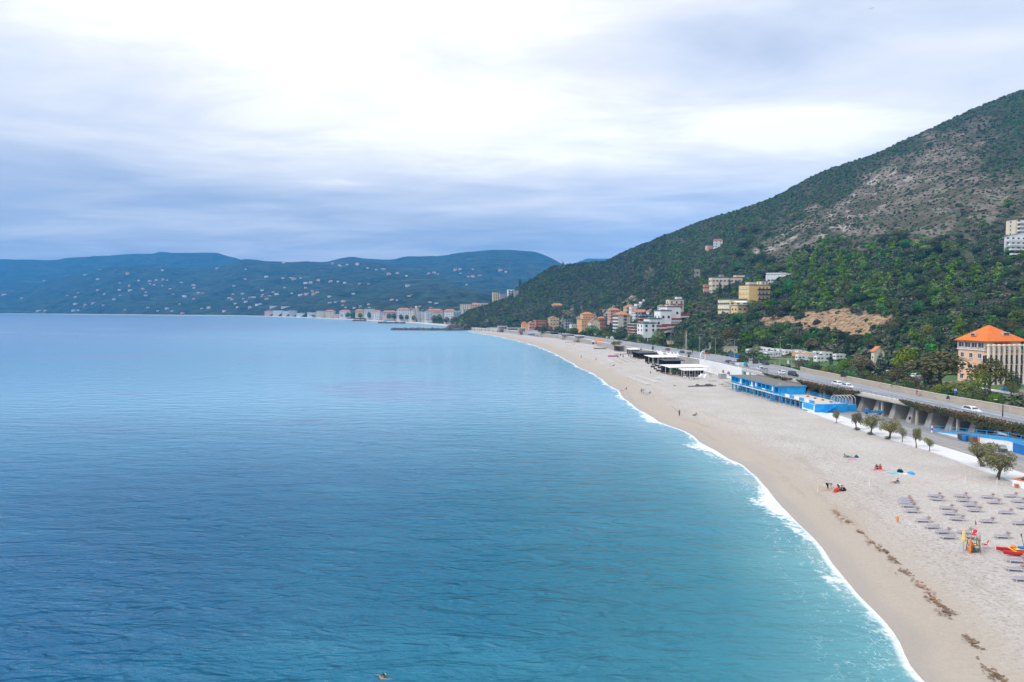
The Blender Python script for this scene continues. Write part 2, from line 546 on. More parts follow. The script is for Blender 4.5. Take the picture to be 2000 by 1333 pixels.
# ---------------------------------------------------------------- near hill
#            u     foot depth  skyline v  skyline depth
HILL = [(880, 985, 628, 1000), (905, 955, 617, 1000), (925, 945, 606, 1030), (945, 950, 600, 1060), (965, 955, 592, 1090), (1000, 965, 579, 1150), (1012, 965, 562, 1160), (1035, 960, 548, 1190), (1060, 950, 532, 1220), (1082, 945, 521, 1240), (1100, 935, 519, 1250),
        (1140, 870, 515, 1270), (1180, 810, 512, 1270), (1200, 770, 504, 1260), (1250, 640, 482, 1220), (1300, 530, 460, 1170), (1350, 470, 441, 1120), (1400, 430, 424, 1080), (1450, 400, 409, 1050), (1500, 378, 392, 1020), (1550, 362, 366, 1000), (1600, 348, 340, 985),
        (1650, 325, 322, 970), (1700, 285, 305, 960), (1750, 262, 282, 955), (1800, 250, 259, 950), (1850, 243, 237, 950), (1900, 238, 214, 950), (1950, 235, 194, 950), (2000, 232, 175, 950), (2100, 225, 140, 940), (2300, 205, 90, 900), (2600, 180, 50, 860), (3000, 150, 30, 800)]
H_Y0, H_VS, H_Y1 = (table([(h[0], h[i]) for h in HILL]) for i in (1, 2, 3))
ZF = 4.6
HEXP = 1.45


def hill_uk(u, k):
    """point of the bare hill face: azimuth u, height fraction k (0 foot .. 1 skyline, beyond = far side)"""
    y0, y1, vs = H_Y0(u), H_Y1(u), H_VS(u)
    vf = 603 + F * (HC - ZF) / y0
    if k <= 1:
        p = at(u, lerp(vf, vs, k), y0 + (y1 - y0) * max(0, k) ** HEXP)
        if k < 0: p = Vector((p.x, p.y + 60 * k, ZF + 30 * k))
    else:
        p = at(u, vs, y1)
        e = k - 1
        q = at(u, vs, y1 + 900 * e)
        p = Vector((q.x, q.y, p.z + (q.z - p.z) * .6 - 700 * e * e))
    a = min(1, max(0, k) * 5) * min(1, (1.02 - k) * 12 if k < 1.02 else .0)
    n = mnoise.fractal(Vector((p.x * .011, p.y * .011, 3.1)), .9, 2.1, 5)
    p.z += a * (5.0 * n) * (p.y / 600)
    return p


def hill_pix(u, v):
    y0, vs = H_Y0(u), H_VS(u)
    vf = 603 + F * (HC - ZF) / y0
    return hill_uk(u, (vf - v) / (vf - vs))


def inpoly(x, y, poly):
    c = False
    j = len(poly) - 1
    for i in range(len(poly)):
        xi, yi = poly[i]
        xj, yj = poly[j]
        if (yi > y) != (yj > y) and x < (xj - xi) * (y - yi) / (yj - yi) + xi: c = not c
        j = i
    return c


BARE = [(1450, 498), (1500, 455), (1575, 415), (1650, 378), (1700, 335), (1790, 285), (1850, 250), (1915, 245), (1935, 285), (1900, 330), (1950, 350), (2010, 330), (2040, 420), (1990, 440), (1950, 415), (1890, 440), (1810, 466), (1765, 470), (1730, 478), (1660, 466), (1600, 470), (1520, 500)]
ROCKY = [(1450, 500), (1560, 425), (1620, 395), (1640, 410), (1700, 340), (1790, 330), (1760, 370), (1700, 430), (1640, 470), (1560, 490), (1500, 505)]
CLIFF = [(1478, 628), (1520, 614), (1560, 622), (1590, 612), (1615, 602), (1650, 604), (1675, 618), (1712, 616), (1745, 612), (1745, 628), (1700, 636), (1705, 648), (1670, 654), (1640, 652), (1615, 640), (1560, 642), (1530, 634), (1500, 640)]
PALE = [([(1150, 640), (1160, 612), (1200, 590), (1240, 575), (1252, 582), (1215, 600), (1190, 625), (1175, 640)], .9),
        ([(1090, 640), (1095, 618), (1110, 600), (1140, 600), (1145, 625), (1130, 640)], .8), ([(1592, 690), (1598, 672), (1612, 660), (1618, 668), (1608, 690)], .9),
        ([(920, 637), (923, 622), (945, 614), (965, 616), (962, 630), (945, 638)], .8), ([(975, 620), (978, 608), (985, 610), (984, 622)], .8), ([(1770, 655), (1778, 645), (1790, 648), (1790, 656)], .8)]


def jit(u, v, a=7, s=.05):
    return u + a * mnoise.noise(Vector((u * s, v * s, 1))), v + a * mnoise.noise(Vector((u * s, v * s, 9)))


def bareness(u, v):
    """how little grows here, 0 wooded .. 1 bare; and how rocky (softened, ragged zone edges)"""
    uu, vv = jit(u, v, 10)
    c = sum(inpoly(uu + dx, vv + dy, CLIFF) for dx, dy in ((0, 0), (-7, -3), (7, -3), (0, -6), (0, 5))) / 5
    n = mnoise.noise(Vector((u * .09, v * .05, 4)))
    if c + .55 * n > .5: return 1.0, 2
    for pl, w in PALE:
        if inpoly(uu, vv, pl) and n > -.12: return w * .8, 3
    uu, vv = jit(u, v, 24, .02)
    k = sum(inpoly(uu + dx, vv + dy, BARE) for dx, dy in ((0, 0), (-26, 8), (26, -8), (-12, -20), (12, 20), (-40, 26), (40, -26), (0, 34), (0, -34))) / 9
    k = k + .55 * mnoise.fractal(Vector((u * .022, v * .04, 7)), .9, 2, 4) - .08
    if k > .12:
        rk = 1 if inpoly(uu, vv, ROCKY) and mnoise.noise(Vector((u * .06, v * .09, 2))) > .12 else 0
        return min(1, k), rk
    return 0.0, 0


def hill_material():
    m = bpy.data.materials.new('hill_soil')
    m.use_nodes = True
    N = NT(m.node_tree)
    p = m.node_tree.nodes['Principled BSDF']
    pos = N.n('ShaderNodeNewGeometry').outputs['Position']
    a = N.n('ShaderNodeAttribute', attribute_name='zone')
    s = N.n('ShaderNodeSeparateColor')
    N.link(a.outputs['Color'], s.inputs[0])
    n1 = N.noise(pos, .03, 6, .65)
    n2 = N.noise(pos, .25, 6, .7)
    litter = N.ramp(n2, [(.3, (.030, .036, .022)), (.6, (.055, .060, .036)), (.8, (.09, .08, .055))])
    soil = N.ramp(N.m('ADD', N.m('MULTIPLY', n1, .5), N.m('MULTIPLY', n2, .5)), [(.36, (.035, .042, .022)), (.46, (.085, .078, .05)), (.55, (.145, .118, .09)), (.66, (.24, .21, .18))])
    rock = N.ramp(n2, [(.35, (.20, .165, .14)), (.5, (.36, .31, .27)), (.7, (.50, .46, .42))])
    n3 = N.noise(N.mapping(pos, (.55, .55, .10)), 1.0, 8, .75, .3)
    ochre = N.ramp(n3, [(.38, (.06, .042, .028)), (.46, (.22, .14, .08)), (.55, (.40, .28, .165)), (.68, (.50, .40, .29))])
    c = N.mix(s.outputs[0], litter, soil)
    c = N.mix(N.m('MULTIPLY', s.outputs[1], N.step(n1, .44, .58)), c, rock)
    c = N.mix(s.outputs[2], c, ochre)
    N.link(c, p.inputs['Base Color'])
    p.inputs['Roughness'].default_value = .95
    p.inputs['Specular IOR Level'].default_value = .15
    bp = N.n('ShaderNodeBump', ins={'Strength': .8, 'Distance': 2.0})
    N.link(n2, bp.inputs['Height'])
    N.link(bp.outputs[0], p.inputs['Normal'])
    return m


def build_hill():
    us = [880 + 6 * i for i in range(int((2040 - 880) / 6))] + [2040 + 25 * i for i in range(39)]
    ks = [-.12, -.05] + [i / 150 for i in range(151)] + [1.01, 1.03, 1.07, 1.15, 1.3, 1.5]
    b = MB()
    zone = []
    for u in us:
        vs = H_VS(u)
        vf = 603 + F * (HC - ZF) / H_Y0(u)
        for k in ks:
            p = hill_uk(u, k)
            bz, rk = bareness(u, lerp(vf, vs, k)) if k <= 1 and u < 2060 else (0, 0)
            if rk == 2: p.y += 3 * mnoise.fractal(Vector((p.x * .12, p.z * .12, 0)), .8, 2, 4)
            b.v.append(tuple(p))
            zone.append((min(1, bz * 1.4), .9 if rk in (1, 3) else .2 * (bz > .5), 1.0 if rk == 2 else 0.0, 1))
    n = len(ks)
    for i in range(len(us) - 1):
        for j in range(n - 1):
            b.f.append((i * n + j, (i + 1) * n + j, (i + 1) * n + j + 1, i * n + j + 1))
            b.m.append(0)
    o = b.build('hill', hill_material(), kind='structure', smooth=True)
    at_ = o.data.color_attributes.new('zone', 'FLOAT_COLOR', 'POINT')
    at_.data.foreach_set('color', [c for z in zone for c in z])


build_hill()

# ---------------------------------------------------------------- far shore and its hills
SHORE_U = table([(-500, 5200), (-200, 4300), (0, 3817), (100, 3643), (300, 3082), (420, 2862), (530, 2504), (640, 2003), (740, 1602), (800, 1430), (860, 1213), (910, 1082), (960, 1020), (1100, 1000)])


def ridge(name, cols, foot, mat_, expo=1.2, seed=0, zf=4.0, umin=None, rough=1.0, shore=False):
    VS = table([(c[0], c[1]) for c in cols])
    YS = table([(c[0], c[2]) for c in cols])
    def pt(u, k):
        y0, y1 = foot(u), YS(u)
        vf = 603 + F * (HC - zf) / y0
        vs = min(VS(u), vf - 2)
        if k <= 1: p = at(u, lerp(vf, vs, k), y0 + (y1 - y0) * max(0, k) ** expo)
        else:
            q = at(u, vs, y1 + 2500 * (k - 1))
            p = Vector((q.x, q.y, at(u, vs, y1).z - 500 * (k - 1)))
        nn = mnoise.fractal(Vector((p.x * .003, p.y * .003, seed)), .8, 2.1, 6)
        p.z += rough * 26 * nn * min(1, max(0, k) * 3) * (1 if k < .9 else max(.25, (1 - k) * 10 if k <= 1 else .25))
        return p
    us = [cols[0][0] + (cols[-1][0] - cols[0][0]) * i / 220 for i in range(221)]
    ks = [i / 60 for i in range(61)] + [1.05, 1.3, 1.8]
    b = MB()
    for u in us:
        y0 = foot(u)
        if shore:
            ysh = SHORE_U(u)
            for yy, z in ((ysh - 12, -.8), (ysh, .05), (ysh + 14, 1.3), (ysh + 45, 2.0)):
                q = at(u, 600, yy)
                b.v.append((q.x, yy, z))
        for k in ks: b.v.append(tuple(pt(u, k)))
    n = len(ks) + (4 if shore else 0)
    for i in range(len(us) - 1):
        for j in range(n - 1):
            b.f.append((i * n + j, (i + 1) * n + j, (i + 1) * n + j + 1, i * n + j + 1))
            b.m.append(1 if shore and j < 3 else 0)
    o = b.build(name, mat_, kind='structure', smooth=True)
    def pix(u, v):
        vf = 603 + F * (HC - zf) / foot(u)
        vs = min(VS(u), vf - 2)
        return pt(u, (vf - v) / (vf - vs))
    return pix


def far_material(name, dark, light, pale):
    m = bpy.data.materials.new(name)
    m.use_nodes = True
    N = NT(m.node_tree)
    p = m.node_tree.nodes['Principled BSDF']
    pos = N.n('ShaderNodeNewGeometry').outputs['Position']
    n1 = N.noise(pos, .004, 6, .65)
    n2 = N.noise(pos, .03, 5, .7)
    c = N.mix(N.m('MULTIPLY_ADD', N.step(n2, .38, .62), .6, N.m('MULTIPLY', N.step(N.noise(pos, .011, 5, .65), .42, .60), .4)), dark, light)
    terr = N.noise(N.mapping(pos, (.004, .004, .12)), 1.0, 4, .6, .4)
    c = N.mix(N.m('MULTIPLY', N.m('MULTIPLY', N.step(terr, .55, .68), N.step(n1, .42, .6)), .55), c, pale)
    N.link(c, p.inputs['Base Color'])
    p.inputs['Roughness'].default_value = .95
    p.inputs['Specular IOR Level'].default_value = .1
    bp = N.n('ShaderNodeBump', ins={'Strength': 1.0, 'Distance': 12.0})
    N.link(n2, bp.inputs['Height'])
    N.link(bp.outputs[0], p.inputs['Normal'])
    return m


M_FAR = far_material('far_woods', (.004, .014, .010), (.050, .078, .046), (.16, .16, .115))
M_FARSAND = mat('far_sand', (.50, .46, .42), .9, .15, .01)
far_foot = lambda u: SHORE_U(u) + max(60, min(260, (u - 500) * .8))
PIX_B = ridge('far_hills', [(-500, 590, 5600), (-150, 580, 5200), (0, 571, 4900), (60, 560, 4900), (100, 546, 4900), (190, 529, 4800), (210, 524, 4800), (265, 518, 4700), (320, 518, 4700), (370, 524, 4700), (430, 521, 4600), (455, 515, 4600), (480, 506, 4600), (520, 510, 4500), (590, 512, 4400), (640, 512, 4300), (685, 508, 4300), (720, 512, 4200), (760, 520, 4000), (800, 532, 3600), (870, 550, 3000), (950, 575, 2400), (1020, 592, 2200), (1100, 598, 2100)], far_foot, [M_FAR, M_FARSAND], 1.35, 1.0, shore=True)
PIX_C = ridge('far_hills', [(520, 520, 5550), (600, 516, 5402), (640, 511, 5328), (685, 502, 5180), (720, 506, 5180), (760, 507, 5180), (800, 501, 5180), (850, 501, 5180), (900, 494, 5106), (985, 489, 5032), (1040, 490, 4958), (1060, 496, 4884), (1095, 514, 4810), (1130, 532, 4736), (1250, 560, 4736)], lambda u: 2700.0, [M_FAR], 1.2, 5.0, zf=20)
PIX_D = ridge('far_hills', [(-500, 520, 6650), (-200, 512, 6650), (0, 506, 6510), (60, 507, 6510), (100, 508, 6510), (140, 503, 6440), (200, 500, 6440), (260, 497, 6440), (295, 496, 6440), (315, 491, 6440), (345, 494, 6440), (420, 494, 6440), (440, 500, 6440), (480, 508, 6440), (560, 515, 6300), (700, 520, 6300), (1000, 540, 6300), (1130, 512, 6650), (1150, 505, 6650), (1190, 505, 6650), (1220, 515, 6650), (1300, 540, 6650)], lambda u: 4300.0, [M_FAR], 1.2, 9.0, zf=40)
# ================================================================ land beside the beach: road, promenade, ground
def ground_z(x, y):
    if x < XB(y): return beach_z(x, y)
    if x < XF(y): return ZB
    if x < XR(y): return ZR(y)
    return ZR(y) - .6


def gp(u, v):
    """ground point under a photo pixel (beach, promenade, road or flat land)"""
    d = ray(u, v)
    z = ZB
    for i in range(30):
        t = (z - HC) / d.z
        z2 = ground_z(d.x * t, d.y * t)
        if abs(z2 - z) < .01: break
        z = .5 * z + .5 * z2
    t = (z - HC) / d.z
    return Vector((d.x * t, d.y * t, z))


def ground_material():
    m = bpy.data.materials.new('ground')
    m.use_nodes = True
    N = NT(m.node_tree)
    p = m.node_tree.nodes['Principled BSDF']
    pos = N.n('ShaderNodeNewGeometry').outputs['Position']
    n1 = N.noise(pos, .06, 4)
    n2 = N.noise(pos, .9, 6, .7)
    g = N.ramp(n2, [(.3, (.035, .075, .018)), (.6, (.07, .14, .03)), (.8, (.10, .17, .045))])
    e = N.ramp(n2, [(.3, (.13, .11, .085)), (.7, (.26, .23, .19))])
    N.link(N.mix(N.step(n1, .53, .62), g, e), p.inputs['Base Color'])
    p.inputs['Roughness'].default_value = .95
    return m


def asphalt(name, base):
    m = bpy.data.materials.new(name)
    m.use_nodes = True
    N = NT(m.node_tree)
    p = m.node_tree.nodes['Principled BSDF']
    pos = N.n('ShaderNodeNewGeometry').outputs['Position']
    a = N.noise(N.mapping(pos, (.5, .04, 1)), 1.0, 5, .6)
    b = N.noise(pos, 6.0, 4, .7)
    f = N.m('ADD', N.m('MULTIPLY', a, .7), N.m('MULTIPLY', b, .3))
    N.link(N.ramp(f, [(.32, tuple(c * .72 for c in base)), (.5, base), (.68, tuple(c * 1.3 for c in base))]), p.inputs['Base Color'])
    p.inputs['Roughness'].default_value = .8
    return m


YS = ysteps(20, 900, 5, .02)
M_ROAD = asphalt('asphalt', (.25, .26, .285))
M_YARD = asphalt('old_asphalt', (.27, .275, .28))
M_CONC = mat('concrete', (.36, .34, .31), .9, .22, .5, bump=.3, bscale=3)
M_PALE = mat('pale_concrete', (.62, .62, .63), .85, .08, .25)
M_WALLB = mat('wall_render', (.42, .355, .29), .9, .14, .35, bump=.3, bscale=2)
M_CAP = mat('stone_cap', (.52, .47, .40), .9, .1, 1.0)
M_LINE = mat('line_paint', (.72, .72, .70), .6, .1, 2)
M_YEL = mat('yellow_paint', (.66, .40, .10), .6, .15, 2)
M_STEEL = mat('galvanised_steel', (.42, .44, .47), .45, .1, 2, metal=.55)
M_WHITE = mat('white_paint', (.78, .78, .77), .5, .05, 1.2)
M_BLUE = mat('blue_paint', (.02, .35, .76), .6, .22, .5)
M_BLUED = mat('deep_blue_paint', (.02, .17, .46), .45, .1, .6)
M_DARK = mat('dark_paint', (.035, .036, .04), .5)
M_GLASS = mat('window_glass', (.05, .06, .075), .12, spec=.6)
M_RED = mat('red_paint', (.55, .03, .03), .4)
M_ORANGE = mat('orange_plastic', (.80, .22, .03), .45)
M_YELLOW = mat('yellow_plastic', (.80, .52, .04), .5)
M_WOOD = mat('weathered_wood', (.22, .15, .10), .8, .25, 4)
M_ROOFG = mat('grey_felt', (.17, .165, .16), .9, .12, .5)
M_ROOFD = mat('dark_roof', (.075, .078, .095), .8, .15, .5)
M_TERRA = mat('terracotta_tile', (.50, .20, .11), .85, .22, 1.2)
M_RUB = mat('rubber', (.025, .025, .027), .8)

sheet('ground', YS, lambda y: [(XR(y) + .4, ZR(y) - .6), (XR(y) + 20, ZR(y) - .6), (XR(y) + 45, ZR(y) - .6), (XR(y) + 110, ZR(y) - .7), (XR(y) + 300, ZR(y) - 1.0)], ground_material())
sheet('road', YS, lambda y: [(lerp(XF(y), XR(y), t), ZR(y)) for t in (0, .2, .4, .6, .8, 1)] + [(XR(y) + .4, ZR(y))], M_ROAD)
sheet('pavement', YS, lambda y: [(XF(y) + .05, ZR(y) - .05), (XF(y) + .05, ZR(y) + .12), (XF(y) + 1.6, ZR(y) + .12), (XF(y) + 1.6, ZR(y) - .05)], M_PALE, smooth=False)
sheet('promenade', [y for y in ysteps(40, 186, 3, .01)], lambda y: [(XB(y), ZB - .6), (XB(y), ZB + .22), (XB(y) + 5.4, ZB + .22), (XB(y) + 5.4, ZB - .2)], M_PALE, smooth=False)
sheet('service_road', [y for y in ysteps(40, 262, 4, .01)], lambda y: [(XB(y) + (5.38 if y < 186 else 3), ZB + .1), (XF(y) + 3, ZB + .1), (XF(y) + 9.4, ZB + .1)], M_YARD)
sheet('path', ysteps(100, 206, 4, .02), lambda y: [(136 + .02 * (y - 150), 6.46), (139.5 + .02 * (y - 150), 6.46)], M_PALE)
# lane lines
for off, dash in ((2.3, 0), (6.6, 1), (-1.0, 0)):
    b = MB()
    y = 70.0
    while y < 700:
        n = y + (4.5 if dash else 6)
        def px(q): return XF(q) + off if off > 0 else XR(q) + off
        b.face([(px(y) - .07, y, ZR(y) + .005), (px(y) + .07, y, ZR(y) + .005), (px(n) + .07, n, ZR(n) + .005), (px(n) - .07, n, ZR(n) + .005)])
        y = n + (6 if dash else 0)
    b.build('road_marking', M_LINE, kind='structure')
# parking bays painted on the service road
b = MB()
ys = [116 + 2.35 * i for i in range(15)]
for y in ys:
    x0 = XB(y) + 5.7
    b.face([(x0, y, ZB + .105), (x0 + 4.3, y + 1.6, ZB + .105), (x0 + 4.3, y + 1.74, ZB + .105), (x0, y + .14, ZB + .105)])
for y0, y1 in zip(ys[:-1], ys[1:]):
    x0, x1 = XB(y0) + 10.0, XB(y1) + 10.0
    b.face([(x0, y0 + 1.6, ZB + .106), (x0 + .13, y0 + 1.6, ZB + .106), (x1 + .13, y1 + 1.6, ZB + .106), (x1, y1 + 1.6, ZB + .106)])
b.build('parking_marking', M_YEL, kind='structure')


# ---------------------------------------------------------------- the road viaduct above the service yard
def viaduct():
    t = thing('road_viaduct', 'grey concrete road viaduct on flared piers above the beach service road', 'viaduct', (XF(160), 160, ZB))
    P = Vector((XF(160), 160, ZB))
    def L(x, y, z): return (x - P.x, y - P.y, z - P.z)
    b = MB()
    yy = ysteps(40, 262, 6, .02)
    rings = []
    for y in yy:
        z = ZR(y)
        rings.append([L(XF(y) - .25, y, z - .75), L(XF(y) + 9.6, y, z - .75), L(XF(y) + 9.6, y, z - .06), L(XF(y) - .25, y, z - .06)])
    b.loft(rings)
    b.build('deck', M_CONC, t)
    b = MB()
    b.loft([[L(XF(y) - .28, y, ZR(y) - .5), L(XF(y) + .04, y, ZR(y) - .5), L(XF(y) + .04, y, ZR(y) + .28), L(XF(y) - .28, y, ZR(y) + .28)] for y in yy])
    b.build('edge_beam', M_CAP, t)
    b = MB()
    b.loft([[L(XF(y) + 9.1, y, ZB - .3), L(XF(y) + 9.6, y, ZB - .3), L(XF(y) + 9.6, y, ZR(y) - .8), L(XF(y) + 9.1, y, ZR(y) - .8)] for y in yy])
    b.build('back_wall', M_CONC, t)
    y = 108.0
    i = 0
    while y < 258:
        xf = XF(y)
        top = ZR(y) - .75 - ZB
        b = MB()
        w0, w1 = 1.15, .75
        b.loft([[(1.2, -w0, -.3), (9, -w0, -.3), (9, w0, -.3), (1.2, w0, -.3)], [(2.6, -w1, top), (9, -w1, top), (9, w1, top), (2.6, w1, top)]])
        b.build('pier', M_CONC, t, loc=(xf - P.x, y - P.y, 0))
        if i % 2 == 0:
            b = MB()
            b.box(.9, 0, -.2, .45, .45, top + .2)
            b.build('column', M_CAP, t, loc=(xf - P.x, y - P.y + 3.2, 0))
        y += 6.6
        i += 1


viaduct()


def road_walls():
    yy = ysteps(60, 254, 6, .02)
    t = thing('roadside_wall', 'long beige rendered wall between the road and the hotel park', 'wall')
    b = MB()
    b.loft([[(XR(y), y, ZR(y) - .7), (XR(y) + .45, y, ZR(y) - .7), (XR(y) + .45, y, ZR(y) + 1.45), (XR(y), y, ZR(y) + 1.45)] for y in yy])
    b.build('wall', M_WALLB, t)
    b = MB()
    b.loft([[(XR(y) - .08, y, ZR(y) + 1.453), (XR(y) + .53, y, ZR(y) + 1.453), (XR(y) + .53, y, ZR(y) + 1.56), (XR(y) - .08, y, ZR(y) + 1.56)] for y in yy])
    b.build('coping', M_CAP, t)
    for lab, ya, yb, hh, mm in (('white retaining wall holding the road beyond the viaduct', 262, 318, .5, M_WHITE), ('long grey retaining wall below the road behind the beach clubs', 318, 880, .1, M_CONC)):
        t = thing('sea_wall', lab, 'wall')
        yy = ysteps(ya, yb, 8, .02)
        b = MB()
        b.loft([[(XF(y) - .35, y, ZB - .5), (XF(y), y, ZB - .5), (XF(y), y, ZR(y) + hh), (XF(y) - .35, y, ZR(y) + hh)] for y in yy])
        b.build('wall', mm, t)
    # guard rails
    def rail(name, label, off, y0, y1, step, h, rails, m, r=.035):
        t = thing(name, label, 'railing')
        b = MB()
        y = y0
        pts = []
        while y < y1:
            pts.append(y)
            y += step
        b.box(0, 0, 0, .09, .09, h)
        pm = b.mesh('post', m)
        for y in pts: link(pm, 'post', t, (off(y), y, ZR(y) + .1))
        b = MB()
        for hz, th in rails:
            for y, n in zip(pts[:-1], pts[1:]):
                z0, z1 = ZR(y) + .1 + hz, ZR(n) + .1 + hz
                b.loft([[(off(y) - r, y, z0), (off(y) + r, y, z0), (off(y) + r, y, z0 + th), (off(y) - r, y, z0 + th)], [(off(n) - r, n, z1), (off(n) + r, n, z1), (off(n) + r, n, z1 + th), (off(n) - r, n, z1 + th)]])
        b.build('rail', m, t)
    rail('guard_rail', 'galvanised steel crash barrier along the kerb of the coast road', lambda y: XF(y) + 1.75, 90, 380, 4.0, .72, [(.42, .28)], M_STEEL)
    rail('parapet_railing', 'thin grey railing along the outer edge of the viaduct pavement', lambda y: XF(y) + .12, 104, 290, 2.0, 1.05, [(.35, .05), (.7, .05), (1.0, .06)], M_STEEL, .025)


road_walls()


# ---------------------------------------------------------------- blue ramp at the right end of the service road
def ramp():
    A, B, C = Vector((96.4, 156)), Vector((98.2, 134)), Vector((98.6, 104))
    t = thing('access_ramp', 'bright blue edged access ramp with railing climbing beside the viaduct piers', 'ramp', (96.4, 156, ZB + .1))
    def loc(p, z): return (p.x - 96.4, p.y - 156, z)
    W = Vector((3.4, .2))
    b = MB()
    b.loft([[loc(A, 0), loc(A + W, 0), loc(A + W, .03), loc(A, .03)], [loc(B, 0), loc(B + W, 0), loc(B + W, 2.45), loc(B, 2.45)], [loc(C, 0), loc(C + W, 0), loc(C + W, 2.6), loc(C, 2.6)]])
    b.build('ramp_body', M_WHITE, t)
    b = MB()
    e = Vector((-.12, 0))
    b.loft([[loc(A + e, -.02), loc(A + W, -.02), loc(A + W, .18), loc(A + e, .18)], [loc(B + e, 2.0), loc(B + W, 2.0), loc(B + W, 2.58), loc(B + e, 2.58)], [loc(C + e, 2.15), loc(C + W, 2.15), loc(C + W, 2.74), loc(C + e, 2.74)]])
    b.build('edge_band', M_BLUE, t)
    b = MB()
    b.loft([[loc(A + Vector((.1, 0)), .185), loc(A + W, .185), loc(A + W, .2), loc(A + Vector((.1, 0)), .2)], [loc(B + Vector((.1, 0)), 2.585), loc(B + W, 2.585), loc(B + W, 2.6), loc(B + Vector((.1, 0)), 2.6)], [loc(C + Vector((.1, 0)), 2.745), loc(C + W, 2.745), loc(C + W, 2.76), loc(C + Vector((.1, 0)), 2.76)]])
    b.build('roadway', M_YARD, t)
    pts = [(A.lerp(B, i / 8), .18 + 2.4 * i / 8) for i in range(9)] + [(B.lerp(C, i / 9), 2.6 + .15 * i / 9) for i in range(1, 10)]
    b = MB()
    for hz in (.45, 1.0):
        for (p, z), (q, w) in zip(pts[:-1], pts[1:]): b.bar(loc(p, z + hz), loc(q, w + hz), .035, n=5)
    b.build('handrail', M_BLUE, t)
    for p, z in pts:
        b = MB()
        b.box(0, 0, 0, .1, .1, 1.06)
        b.build('post', M_BLUE, t, loc=loc(p, z))
    # store doors let into the white flank
    for i, q in enumerate((.12, .45, .62, .82)):
        b = MB()
        p = B.lerp(C, q)
        b.box(0, 0, 0, .1, 3.2 if i != 0 else 4.5, 1.85)
        b.build('door', M_BLUED if i == 0 else M_WHITE, t, loc=loc(p + Vector((-.06, 0)), .03), rz=0)
        b = MB()
        b.box(0, 0, 0, .16, .22, 2.05)
        b.build('pilaster', M_BLUE, t, loc=loc(p + Vector((-.08, -2.4)), .01))


ramp()


